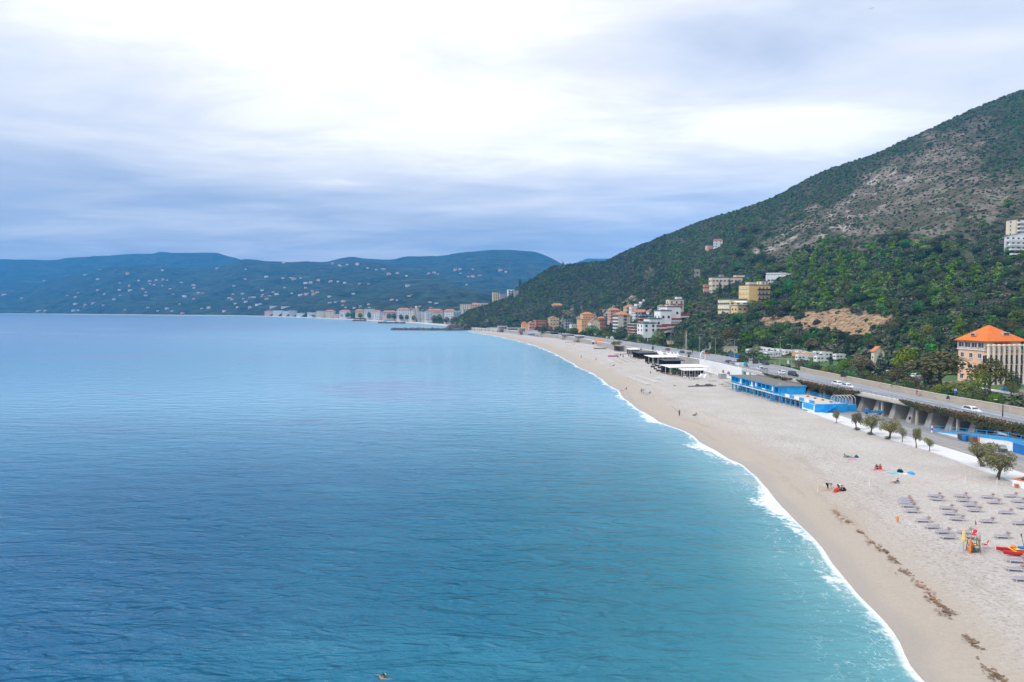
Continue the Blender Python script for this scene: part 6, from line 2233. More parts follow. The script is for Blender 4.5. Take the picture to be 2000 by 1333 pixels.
b.build('cone', M_ORANGE, t)


def boat_mesh(L_, W_, H_, m, m2, seats=2):
    b = MB()
    n = 9
    outer, inner = [], []
    for i in range(n):
        s = i / (n - 1)
        wf = math.sin(math.pi * min(1, .18 + s * .62)) if s < .75 else max(.04, math.sin(math.pi * (.18 + .75 * .62)) * (1 - ((s - .75) / .25) ** 1.7))
        hw = W_ / 2 * wf
        sh = H_ * (.85 + .35 * abs(s - .4) ** 1.5)
        x = (s - .5) * L_
        outer.append([(x, -hw, sh), (x, -hw * .8, H_ * .28), (x, 0, 0 + .1 * H_ * s), (x, hw * .8, H_ * .28), (x, hw, sh)])
        inner.append([(x * .97, -hw * .9, sh - .005), (x * .97, -hw * .6, H_ * .4), (x * .97, 0, H_ * .25), (x * .97, hw * .6, H_ * .4), (x * .97, hw * .9, sh - .005)])
    b.loft(outer, 0, closed=False, caps=False)
    b.loft([r[::-1] for r in inner], 1, closed=False, caps=False)
    for s in (0, 4):
        b.loft([[outer[i][s] for i in range(n)], [inner[i][s] for i in range(n)]], 0, closed=False, caps=False)
    b.face(outer[0], 0)
    hull = b.mesh('hull', [m, m2])
    b = MB()
    for i in range(seats): b.box((-.22 + .3 * i) * L_, 0, H_ * .62, .25, W_ * .8, .05)
    return hull, b.mesh('seat', M_WOOD)


def boat(label, p, rz, L_, W_, H_, m, m2, group=None, tilt=0):
    hull, seat = boat_mesh(L_, W_, H_, m, m2)
    t = thing('rowing_boat', label, 'boat', p, rz, group)
    t.rotation_euler = (tilt, 0, rz)
    link(hull, 'hull', t)
    link(seat, 'bench', t)
    return t


boat('white rowing boat stored on the ramp under the creeper', Vector((100.0, 137, 4.2)), R(95), 4.6, 1.7, .8, M_WHITE, W_GREY, 'boats stored on the ramp')
boat('long upturned looking white hull lying on the ramp near the right edge', Vector((100.4, 128, 4.4)), R(92), 6.2, 1.6, .55, M_WHITE, M_WHITE, 'boats stored on the ramp')
boat('second white hull on the ramp beyond the long one', Vector((100.4, 120, 4.45)), R(92), 6.2, 1.6, .55, M_WHITE, M_WHITE, 'boats stored on the ramp')
t = thing('motor_scooter', 'dark motor scooter parked between two viaduct piers', 'scooter', gp(1775, 821) + Vector((.6, 0, .1)), R(20))
b = MB()
b.loft([[(-.7, -.15, .45), (-.1, -.15, .4), (.1, -.12, .3), (.5, -.1, .35), (.65, -.08, .95), (.5, -.1, .95), (.3, -.12, .5), (-.05, -.15, .72), (-.7, -.15, .8)], [(-.7, .15, .45), (-.1, .15, .4), (.1, .12, .3), (.5, .1, .35), (.65, .08, .95), (.5, .1, .95), (.3, .12, .5), (-.05, .15, .72), (-.7, .15, .8)]])
b.build('body', C_BLACK, t)
b = MB()
b.bar((.58, -.35, 1.05), (.58, .35, 1.05), .03)
b.build('handlebar', M_DARK, t)
for x in (-.55, .62):
    b = MB()
    b.bar((x, -.06, .25), (x, .06, .25), .25, n=12)
    b.build('wheel', M_RUB, t)
t = thing('plank_stack', 'pale planks leaning against a pier behind the arched frame', 'planks', gp(1664, 796) + Vector((.5, 3, 0)), 0)
for i in range(4):
    b = MB()
    b.bar((-.6 + .4 * i, -1.5, 0), (1.0 + .4 * i, .5, 3.6), .08, n=4)
    b.build('plank', M_CAP, t)
# lawn things
for u, v, lab in ((1959, 762, 'bright blue covered hump left on the lawn edge'), (1966, 763, 'bright blue covered hump right on the lawn edge')):
    b = MB()
    b.lathe(0, 0, [(.5, 0), (.55, .4), (.4, .75), (.15, .85)], 10)
    b.build('covered_bale', mat('blue_tarp', (.03, .28, .75), .6, .1, 2), loc=onz(u, v, 6.4), label=lab, cat='cover', group='blue covers on the hotel lawn')
# pedestrian stairs structures by the road above the beach clubs
for u, v, lab, m in ((1292, 692, 'left white stair head leaning up to the road behind the white beach club', M_WHITE), (1311, 696, 'middle white stair head leaning up to the road behind the white beach club', M_WHITE), (1325, 698, 'right white stair head leaning up to the road behind the white beach club', M_WHITE)):
    p = gp(u, v + 12)
    t = thing('beach_stair', lab, 'stair', p, R(20), 'stairs from the road to the beach clubs')
    b = MB()
    b.loft([[(-1, -3, 0), (1, -3, 0), (1, -3, .5), (-1, -3, .5)], [(-1, 3, 4.2), (1, 3, 4.2), (1, 3, 4.7), (-1, 3, 4.7)]])
    b.build('flight', m, t)
    b = MB()
    for s in (-1, 1): b.loft([[(s * 1.03, -3, .5), (s * 1.09, -3, .5), (s * 1.09, -3, 1.5), (s * 1.03, -3, 1.5)], [(s * 1.03, 3, 4.7), (s * 1.09, 3, 4.7), (s * 1.09, 3, 5.7), (s * 1.03, 3, 5.7)]])
    b.build('parapet', m, t)
p = on_road(1390, 706) + Vector((-4, 0, 0))
t = thing('entrance_arch', 'white oval entrance arch with a red canopy beside the road', 'arch', p, R(15))
b = MB()
ring = [(1.3 * math.cos(a * math.pi / 12), 0, 2.2 + 2.2 * math.sin(a * math.pi / 12)) for a in range(-4, 17)]
b.tube(ring, .22, n=6)
b.build('ring', M_WHITE, t)
b = MB()
b.loft([[(.8, -.8, 3.4), (3.4, -.8, 3.0), (3.4, -.8, 3.15), (.8, -.8, 4.2)], [(.8, 1.2, 3.4), (3.4, 1.2, 3.0), (3.4, 1.2, 3.15), (.8, 1.2, 4.2)]])
b.build('canopy', M_RED, t)
for x in (1, 3.2):
    b = MB()
    b.bar((x, 0, 0), (x, 0, 3.1), .07)
    b.build('post', M_WHITE, t)
# ================================================================ people
SKIN = mat('skin', (.50, .29, .19), .6, .05, 4)
SKIN2 = mat('tanned_skin', (.36, .19, .11), .6, .05, 4)
HAIR = mat('dark_hair', (.025, .017, .012), .7)
HAIRF = mat('fair_hair', (.30, .20, .10), .7)


def cloth(n, c): return mat('cloth_' + n, c, .85, .12, 8)


BASEJ = dict(pelvis=(0, 0, .95), waist=(0, 0, 1.10), chest=(0, -.01, 1.30), neck=(0, 0, 1.49), head=(0, -.02, 1.62), crown=(0, -.01, 1.73), nose=(0, -.13, 1.60))
for s, n in ((1, 'L'), (-1, 'R')):
    BASEJ.update({'sh' + n: (s * .19, 0, 1.43), 'el' + n: (s * .25, .02, 1.14), 'wr' + n: (s * .26, -.06, .89), 'pa' + n: (s * .26, -.09, .82), 'hip' + n: (s * .10, 0, .92), 'kn' + n: (s * .11, -.03, .50), 'an' + n: (s * .11, .02, .09), 'toe' + n: (s * .12, -.15, .035)})
EDG = [('pelvis', 'waist'), ('waist', 'chest'), ('chest', 'neck'), ('neck', 'head'), ('head', 'crown'), ('head', 'nose')]
for n in 'LR': EDG += [('chest', 'sh' + n), ('sh' + n, 'el' + n), ('el' + n, 'wr' + n), ('wr' + n, 'pa' + n), ('pelvis', 'hip' + n), ('hip' + n, 'kn' + n), ('kn' + n, 'an' + n), ('an' + n, 'toe' + n)]
RAD = dict(pelvis=.145, waist=.125, chest=.145, neck=.06, head=.098, crown=.07, nose=.02, sh=.065, el=.043, wr=.03, pa=.035, hip=.095, kn=.06, an=.042, toe=.035)
POSE = {
    'stand': {},
    'walk': dict(knL=(.11, -.18, .52), anL=(.11, -.22, .09), toeL=(.12, -.40, .04), knR=(-.11, .05, .5), anR=(-.11, .28, .14), toeR=(-.12, .16, .04), elL=(.24, .12, 1.16), wrL=(.25, .14, .9), paL=(.25, .12, .83)),
    'fish': dict(elL=(.24, -.20, 1.25), wrL=(.12, -.42, 1.30), paL=(.08, -.48, 1.32), elR=(-.24, -.18, 1.22), wrR=(-.05, -.40, 1.22), paR=(.0, -.46, 1.24), knL=(.16, -.1, .5), anL=(.2, -.12, .09), toeL=(.22, -.30, .04)),
    'bend': dict(pelvis=(0, .12, .90), waist=(0, .02, .98), chest=(0, -.24, 1.04), neck=(0, -.42, 1.00), head=(0, -.53, .94), crown=(0, -.62, .91), nose=(0, -.56, .82), shL=(.18, -.36, 1.02), shR=(-.18, -.36, 1.02), elL=(.2, -.42, .72), elR=(-.2, -.42, .72), wrL=(.14, -.52, .46), wrR=(-.14, -.52, .46), paL=(.13, -.55, .38), paR=(-.13, -.55, .38), hipL=(.1, .12, .87), hipR=(-.1, .12, .87), knL=(.12, .02, .48), knR=(-.12, .06, .48)),
    'sit': dict(pelvis=(0, .1, .13), waist=(0, .12, .28), chest=(0, .10, .48), neck=(0, .06, .68), head=(0, .03, .80), crown=(0, .04, .91), nose=(0, -.08, .79), shL=(.19, .08, .62), shR=(-.19, .08, .62), elL=(.26, -.06, .40), elR=(-.26, -.06, .40), wrL=(.16, -.26, .44), wrR=(-.16, -.26, .44), paL=(.1, -.32, .45), paR=(-.1, -.32, .45), hipL=(.1, .06, .12), hipR=(-.1, .06, .12), knL=(.14, -.32, .42), knR=(-.14, -.32, .42), anL=(.12, -.55, .08), anR=(-.12, -.55, .08), toeL=(.13, -.72, .04), toeR=(-.13, -.72, .04)),
    'lean': dict(pelvis=(0, .1, .12), waist=(0, .2, .24), chest=(0, .32, .40), neck=(0, .40, .58), head=(0, .40, .70), crown=(0, .42, .81), nose=(0, .28, .70), shL=(.19, .40, .52), shR=(-.19, .40, .52), elL=(.26, .58, .28), elR=(-.26, .58, .28), wrL=(.24, .52, .05), wrR=(-.24, .52, .05), paL=(.24, .45, .04), paR=(-.24, .45, .04), hipL=(.1, .04, .11), hipR=(-.1, .04, .11), knL=(.13, -.38, .16), knR=(-.13, -.36, .30), anL=(.12, -.78, .06), anR=(-.12, -.62, .06), toeL=(.15, -.88, .16), toeR=(-.13, -.78, .05)),
    'lie': dict(pelvis=(0, 0, .12), waist=(0, .16, .12), chest=(0, .36, .13), neck=(0, .55, .13), head=(0, .68, .14), crown=(0, .79, .14), nose=(0, .68, .27), shL=(.19, .48, .12), shR=(-.19, .48, .12), elL=(.34, .30, .07), elR=(-.34, .62, .07), wrL=(.3, .08, .06), wrR=(-.14, .80, .09), paL=(.28, .0, .05), paR=(-.06, .82, .10), hipL=(.1, -.04, .11), hipR=(-.1, -.04, .11), knL=(.13, -.44, .30), knR=(-.12, -.46, .10), anL=(.13, -.72, .06), anR=(-.12, -.88, .06), toeL=(.15, -.88, .05), toeR=(-.14, -.95, .15)),
    'prone': dict(pelvis=(0, 0, .13), waist=(0, .16, .15), chest=(0, .36, .22), neck=(0, .52, .36), head=(0, .62, .46), crown=(0, .66, .57), nose=(0, .74, .43), shL=(.19, .46, .29), shR=(-.19, .46, .29), elL=(.26, .58, .05), elR=(-.26, .58, .05), wrL=(.14, .78, .06), wrR=(-.14, .78, .06), paL=(.08, .83, .06), paR=(-.08, .83, .06), hipL=(.1, -.04, .12), hipR=(-.1, -.04, .12), knL=(.12, -.46, .08), knR=(-.14, -.44, .08), anL=(.12, -.74, .34), anR=(-.12, -.86, .06), toeL=(.12, -.80, .48), toeR=(-.12, -1.0, .06)),
    'swim': dict(pelvis=(0, -.3, -.28), waist=(0, -.15, -.20), chest=(0, .05, -.08), neck=(0, .22, .06), head=(0, .30, .20), crown=(0, .31, .32), nose=(0, .42, .18), shL=(.19, .12, .02), shR=(-.19, .12, .02), elL=(.48, .26, .02), elR=(-.44, .20, .04), wrL=(.62, .44, .03), wrR=(-.66, .12, .05), paL=(.66, .50, .03), paR=(-.74, .10, .05), hipL=(.1, -.34, -.30), hipR=(-.1, -.34, -.30), knL=(.14, -.70, -.42), knR=(-.14, -.66, -.5), anL=(.14, -1.06, -.5), anR=(-.14, -1.0, -.62), toeL=(.14, -1.2, -.55), toeR=(-.14, -1.14, -.7)),
}


def skin_obj(name, J, edges, rad, m, parent, root, grow=1.0, fingers=False):
    names = []
    for a, b_ in edges:
        for q in (a, b_):
            if q not in names: names.append(q)
    v = [Vector(J[n]) for n in names]
    r = [rad[n.rstrip('LR')] * grow for n in names]
    e = [(names.index(a), names.index(b_)) for a, b_ in edges]
    if fingers:
        for s in 'LR':
            pa, wr = Vector(J['pa' + s]), Vector(J['wr' + s])
            d = (pa - wr).normalized()
            sd_ = d.cross(Vector((0, .3, 1)))
            if sd_.length < .1: sd_ = d.cross(Vector((1, 0, 0)))
            sd_.normalize()
            ip = names.index('pa' + s)
            for k, (o, l) in enumerate(((-.045, .05), (-.026, .085), (-.008, .095), (.012, .088), (.03, .068))):
                v.append(pa + sd_ * o + d * (l * (.35 if k == 0 else .55)))
                r.append(.011)
                e.append((ip, len(v) - 1))
                v.append(v[-1] + d * l * .5 + Vector((0, 0, -.012)))
                r.append(.008)
                e.append((len(v) - 2, len(v) - 1))
    me = bpy.data.meshes.new(name)
    me.from_pydata([tuple(p) for p in v], e, [])
    me.materials.append(m)
    o = link(me, name, parent)
    mo = o.modifiers.new('skin', 'SKIN')
    mo.use_smooth_shade = True
    me.skin_vertices or None
    if not me.skin_vertices:
        return o
    sv = me.skin_vertices[0].data
    for i, rr in enumerate(r): sv[i].radius = (rr, rr)
    sv[names.index(root)].use_root = True
    sb = o.modifiers.new('subsurf', 'SUBSURF')
    sb.levels = sb.render_levels = 1
    return o


def person(label, p, rz, pose, skin=SKIN, top=None, legs=None, hair=HAIR, long_sleeve=False, long_legs=False, group='people on the beach', scale=1.0):
    J = dict(BASEJ)
    J.update(POSE[pose])
    t = thing('person', label, 'person', p, rz, group)
    t.scale = (scale,) * 3
    SKINOBJ(t, J, skin, top, legs, long_sleeve, long_legs)
    h = Vector(J['head'])
    up = (Vector(J['crown']) - h).normalized()
    fw = (Vector(J['nose']) - h).normalized()
    sd_ = up.cross(fw)
    b = MB()
    rings = []
    for k in range(5):
        a = -.15 + 1.55 * k / 4
        rr = .118 * math.cos(a)
        c = h + up * (.03 + .12 * math.sin(a)) - fw * .022
        rings.append([tuple(c + sd_ * (rr * math.cos(q * .7854)) + fw * (rr * .98 * math.sin(q * .7854) * (.8 if math.sin(q * .7854) > 0 else 1.08))) for q in range(8)])
    b.loft(rings)
    b.build('hair', hair, t, smooth=True)
    b = MB()
    for s in (-1, 1):
        c = h + up * .015 + fw * .094 + sd_ * (s * .035)
        b.box(c.x, c.y, c.z - .008, .02, .02, .016)
    b.build('eyes', HAIR, t)
    return t


def SKINOBJ(t, J, skin, top, legs, ls, ll):
    skin_obj('body', J, EDG, RAD, skin, t, 'pelvis', fingers=True)
    if top:
        e = [('waist', 'chest'), ('chest', 'neck')]
        J2 = dict(J)
        J2['neck'] = tuple(Vector(J['chest']).lerp(Vector(J['neck']), .72))
        for n in 'LR':
            e.append(('chest', 'sh' + n))
            if not ls: J2['el' + n] = tuple(Vector(J['sh' + n]).lerp(Vector(J['el' + n]), .55))
            e.append(('sh' + n, 'el' + n))
            if ls: e.append(('el' + n, 'wr' + n))
        r2 = dict(RAD)
        r2.update(neck=.075, waist=.15)
        skin_obj('shirt', J2, e, r2, top, t, 'chest', 1.18)
    if legs:
        e = []
        J2 = dict(J)
        for n in 'LR':
            e.append(('pelvis', 'hip' + n))
            if not ll: J2['kn' + n] = tuple(Vector(J['hip' + n]).lerp(Vector(J['kn' + n]), .6))
            e.append(('hip' + n, 'kn' + n))
            if ll: e.append(('kn' + n, 'an' + n))
        skin_obj('trousers' if ll else 'shorts', J2, e, RAD, legs, t, 'pelvis', 1.15)


BLK, NAVY, TEAL, REDC, WHT, ORC = cloth('black', (.02, .02, .025)), cloth('navy', (.03, .05, .11)), cloth('teal', (.02, .28, .33)), cloth('red', (.62, .05, .03)), cloth('white', (.7, .7, .7)), cloth('orange', (.75, .25, .04))
BLUC, GRNC, PNKC, GRYC = cloth('sky_blue', (.12, .48, .70)), cloth('green', (.05, .30, .22)), cloth('pink', (.75, .10, .42)), cloth('grey', (.25, .26, .28))
person('person in black trousers and teal top stooping beside the red net', gp(1617, 956), R(40), 'bend', top=TEAL, legs=BLK, long_legs=True)
person('person in black and white stooping over a red bag on the sand', gp(1639, 959), R(15), 'bend', top=WHT, legs=BLK, long_legs=True)
person('seated sunbather in black with bare legs, left one of the seated pair', gp(1712, 917), R(-50), 'sit', SKIN2, BLK, BLK)
person('person sitting wrapped in a bright red towel, right one of the pair', gp(1719, 917), R(-20), 'sit', SKIN2, REDC, REDC, long_sleeve=True, long_legs=True)
person('tanned sunbather lying propped up on green and blue towels', gp(1656, 893), R(78), 'prone', SKIN2, GRNC, GRNC)
person('person in dark navy reclining alone on the sand', gp(1748, 944), R(-98), 'lean', SKIN, NAVY, NAVY, long_sleeve=True)
person('angler in dark navy standing at the surf with a rod', gp(1327, 813), R(-60), 'fish', SKIN, NAVY, NAVY, long_sleeve=True, long_legs=True)
person('person in dark clothes sitting on the sand beyond the angler', gp(1357, 812), R(-70), 'lean', SKIN, NAVY, BLK, long_sleeve=True, long_legs=True)
person('bare chested person standing by the surf, left of the standing pair', gp(1253, 769), R(-40), 'stand', SKIN2, None, NAVY)
person('person in a pale blue top standing, right of the standing pair', gp(1257, 770), R(30), 'stand', SKIN, BLUC, WHT)
person('person in dark clothes sitting on a pale towel near the standing pair', gp(1268, 769), R(-60), 'lean', SKIN, BLK, BLK, long_sleeve=True)
person('person in dark top crouching at the wet sand near the surf', gp(1223, 761), R(-80), 'sit', SKIN, BLK, REDC)
person('lone walker in grey crossing the far middle beach', gp(1135, 700), R(-60), 'walk', SKIN, GRYC, BLK, long_sleeve=True, long_legs=True)
person('small seated figure in red on the open far sand', gp(1164, 703), R(-40), 'sit', SKIN, REDC, REDC)
person('reclining figure with a pink towel below the pale sunbeds', gp(1198, 715), R(-80), 'lean', SKIN2, BLK, BLK)
person('seated dark figure on the sand below the colourful kayak', gp(1122, 674), R(-30), 'sit', SKIN, BLK, NAVY)
person('seated figure in black alone before the beach restaurants', gp(1271, 729), R(20), 'sit', SKIN, BLK, BLK, long_sleeve=True)
pw = Vector((XR(178) - .9, 178, ZR(178)))
person('pedestrian in a red jacket walking along the roadside wall', pw, R(170), 'walk', SKIN, REDC, GRYC, long_sleeve=True, long_legs=True, group='people by the road')
person('lifeguard in orange and red sitting in the shade under the lookout tower', gp(1900, 1078) + Vector((-.1, .15, .22)), R(-40), 'sit', SKIN2, ORC, REDC, group='people on the beach')
ps = onz(744, 1326, 0)
person('swimmer with a yellow green mask floating in the open sea', Vector((ps.x, ps.y, -.02)), R(-40), 'swim', SKIN2, None, BLK, group='people in the sea')
b = MB()
b.box(0, 0, 0, .17, .05, .09)
mk = b.build('diving_mask', mat('mask_green', (.45, .75, .08), .4), loc=(ps.x + .30, ps.y + .30, .16), rz=R(-40), label='yellow green diving mask on the face of the swimmer', cat='mask')


# ---------------------------------------------------------------- towels, bags, umbrellas
def towel(label, u, v, w, l, rz, m, name='beach_towel', cat='towel'):
    p = gp(u, v)
    b = MB()
    n = 5
    b.loft([[((i / n - .5) * l, -w / 2, .012 + .02 * math.sin(i * 2.1)), ((i / n - .5) * l, w / 2, .012 + .02 * math.cos(i * 1.7)), ((i / n - .5) * l, w / 2, .03 + .02 * math.cos(i * 1.7)), ((i / n - .5) * l, -w / 2, .03 + .02 * math.sin(i * 2.1))] for i in range(n + 1)])
    b.build(name, m, loc=p, rz=rz, label=label, cat=cat, group='towels on the beach')


towel('green and blue towel under the propped up sunbather', 1660, 894, 1.0, 2.2, R(-5), GRNC)
towel('bright pink towel beside the propped up sunbather', 1665, 898, .8, 1.7, R(-4), PNKC)
towel('pale red towel under the seated pair', 1715, 918, 1.3, 2.4, R(-3), cloth('rose', (.6, .25, .25)))
towel('turquoise towel spread near the folded blue umbrella', 1750, 925, 1.0, 2.2, R(-4), cloth('turquoise', (.06, .50, .62)))
towel('white towel between the turquoise one and the blue umbrella', 1768, 926, .9, 2.2, R(-4), WHT)
towel('dark red cloth below the stooping pair', 1634, 961, .7, 1.0, R(10), REDC)
towel('light blue towel under the dark sitter near the standing pair', 1267, 770, 1.2, 2.2, R(10), BLUC)
towel('blue towel behind the standing pair', 1260, 760, 1.2, 2.4, R(10), BLUC)
towel('red cloth at the edge of the wet sand', 1217, 763, .8, 2.2, R(40), REDC)
towel('pink towel of the reclining figure', 1195, 716, 1.2, 2.4, R(10), PNKC)


def bag(label, u, v, s, m):
    p = gp(u, v)
    t = thing('bag', label, 'bag', p, random.uniform(0, 3), 'bags on the beach')
    b = MB()
    b.loft([[(-.3 * s, -.18 * s, 0), (.3 * s, -.18 * s, 0), (.3 * s, .18 * s, 0), (-.3 * s, .18 * s, 0)], [(-.34 * s, -.2 * s, .2 * s), (.34 * s, -.2 * s, .2 * s), (.34 * s, .2 * s, .2 * s), (-.34 * s, .2 * s, .2 * s)], [(-.2 * s, -.06 * s, .42 * s), (.2 * s, -.06 * s, .42 * s), (.2 * s, .06 * s, .42 * s), (-.2 * s, .06 * s, .42 * s)]])
    b.build('sack', m, t)
    b = MB()
    b.tube([(-.15 * s, 0, .4 * s), (-.08 * s, 0, .58 * s), (.08 * s, 0, .58 * s), (.15 * s, 0, .4 * s)], .02, n=5)
    b.build('strap', m, t)


bag('dark rucksack on the turquoise towel', 1758, 923, 1.3, BLK)
bag('blue bag beside the pink towel', 1673, 894, 1.0, NAVY)
bag('red bag at the feet of the person in black and white', 1634, 960, 1.2, REDC)
bag('dark bag right of the person in black and white', 1646, 959, 1.3, BLK)
p = gp(1779, 926)
t = thing('beach_umbrella', 'open bright blue beach umbrella lying low on the sand', 'umbrella', p, R(10))
b = MB()
b.lathe(0, 0, [(.62, .05), (.54, .24), (.3, .38), (.05, .44)], 10)
b.build('canopy', cloth('azure', (.03, .32, .85)), t)
b = MB()
b.bar((0, 0, 0), (0, 0, .6), .02)
b.build('pole', M_STEEL, t)
p = gp(1327, 813)
b = MB()
b.tube([(p.x - .5, p.y - .3, p.z + 1.2), (p.x - 1.6, p.y - .5, p.z + 2.2), (p.x - 2.6, p.y - .6, p.z + 3.0)], [.025, .018, .01], n=5)
b.build('fishing_rod', M_DARK, label='thin fishing rod held by the angler at the surf', cat='fishing rod')


# ---------------------------------------------------------------- loungers
M_BED = mat('lounger_mesh_fabric', (.30, .28, .325), .8, .10, 3)
M_HOOD = mat('lounger_hood', (.33, .22, .18), .8, .15, 3)
M_ALU = mat('white_aluminium', (.62, .62, .65), .4, .05, 3, metal=.2)


def lounger_kind():
    f = MB()
    for s in (-1, 1): f.box(0, s * .38, .27, 1.95, .07, .09)
    for x in (-.97, .97): f.box(x, 0, .27, .07, .68, .09)
    b = MB()
    b.box(-.32, 0, .363, 1.26, .69, .03)
    k = MB()
    k.loft([[(.33, -.34, .365), (.33, .34, .365), (.33, .34, .39), (.33, -.34, .39)], [(.98, -.34, .66), (.98, .34, .66), (.98, .34, .69), (.98, -.34, .69)]])
    h = MB()
    h.loft([[(.72, -.38, .74), (.72, .38, .74), (.72, .38, .76), (.72, -.38, .76)], [(1.02, -.38, .84), (1.02, .38, .84), (1.02, .38, .86), (1.02, -.38, .86)], [(1.30, -.38, .72), (1.30, .38, .72), (1.30, .38, .74), (1.30, -.38, .74)]])
    for s in (-1, 1): h.bar((.98, s * .38, .36), (1.02, s * .38, .84), .02, n=5)
    l = MB()
    l.box(0, 0, 0, .07, .07, .27)
    return f.mesh('frame', M_ALU), b.mesh('bed', M_BED), k.mesh('backrest', M_BED), h.mesh('sun_hood', M_HOOD), l.mesh('leg', M_ALU)


LK = lounger_kind()
Lz = [('stack', 292, 240), ('stack', 304, 262), ('stack', 318, 288), ('stack', 338, 322), ('stack', 385, 388), ('pair', 665, 200), ('pair', 692, 240), ('col', 990, 200), ('col', 1020, 255), ('col', 1108, 315), ('col', 1160, 378), ('mid', 812, 350), ('mid', 855, 418), ('mid', 940, 487),
      ('rt', 1325, 212), ('rt', 1400, 280), ('edge', 1612, 200), ('edge', 1702, 265), ('edge', 1768, 345), ('one', 1545, 405), ('two', 1315, 515), ('three', 1722, 540), ('front', 520, 505), ('front', 640, 585), ('front', 770, 648), ('front', 838, 712), ('tower', 1040, 650), ('boat', 1500, 705), ('low', 1675, 1008), ('low', 1660, 1112), ('corner', 1750, 1235)]
LAB = {'stack': '%s lounger from the back in the tight row left of the lounger field', 'pair': '%s lounger of the close pair behind the lounger field', 'col': '%s lounger from the back in the column behind the field middle', 'mid': '%s lounger from the back in the middle column above the red flag', 'rt': '%s lounger from the back in the column right of the middle',
       'edge': '%s lounger from the back in the column under the white planter wall', 'one': '%slone lounger between the red flag and the planter wall', 'two': '%slone lounger just right of the red flag', 'three': '%slounger half cut by the photo edge, level with the red flag', 'front': '%s lounger from the left in the front row left of the lookout tower', 'tower': '%slounger standing right behind the folded yellow umbrella of the tower',
       'boat': '%slone lounger behind the red rescue boat', 'low': '%s lounger of the two in front of the red rescue boat', 'corner': '%slounger at the lowest right corner of the lounger field'}
cnt = {}
for k, x, y in Lz:
    i = cnt.get(k, 0)
    cnt[k] = i + 1
    p = gp(1720 + x / 6.346, 940 + y / 6.346)
    t = thing('sun_lounger', (LAB[k] % (nth(i) if k in ('stack', 'pair', 'col', 'mid', 'rt', 'edge', 'front', 'low') else '')), 'sun lounger', p, R(-7 + random.uniform(-5, 5)), 'grey loungers in front of the lookout tower')
    t.scale = (.84, .84, .9)
    link(LK[0], 'frame', t)
    link(LK[1], 'bed', t)
    link(LK[2], 'backrest', t)
    if k not in ('front',) or i % 2 == 0: link(LK[3], 'sun_hood', t)
    for x2 in (-.85, .8):
        for s in (-1, 1): link(LK[4], 'leg', t, (x2, s * .38, 0))


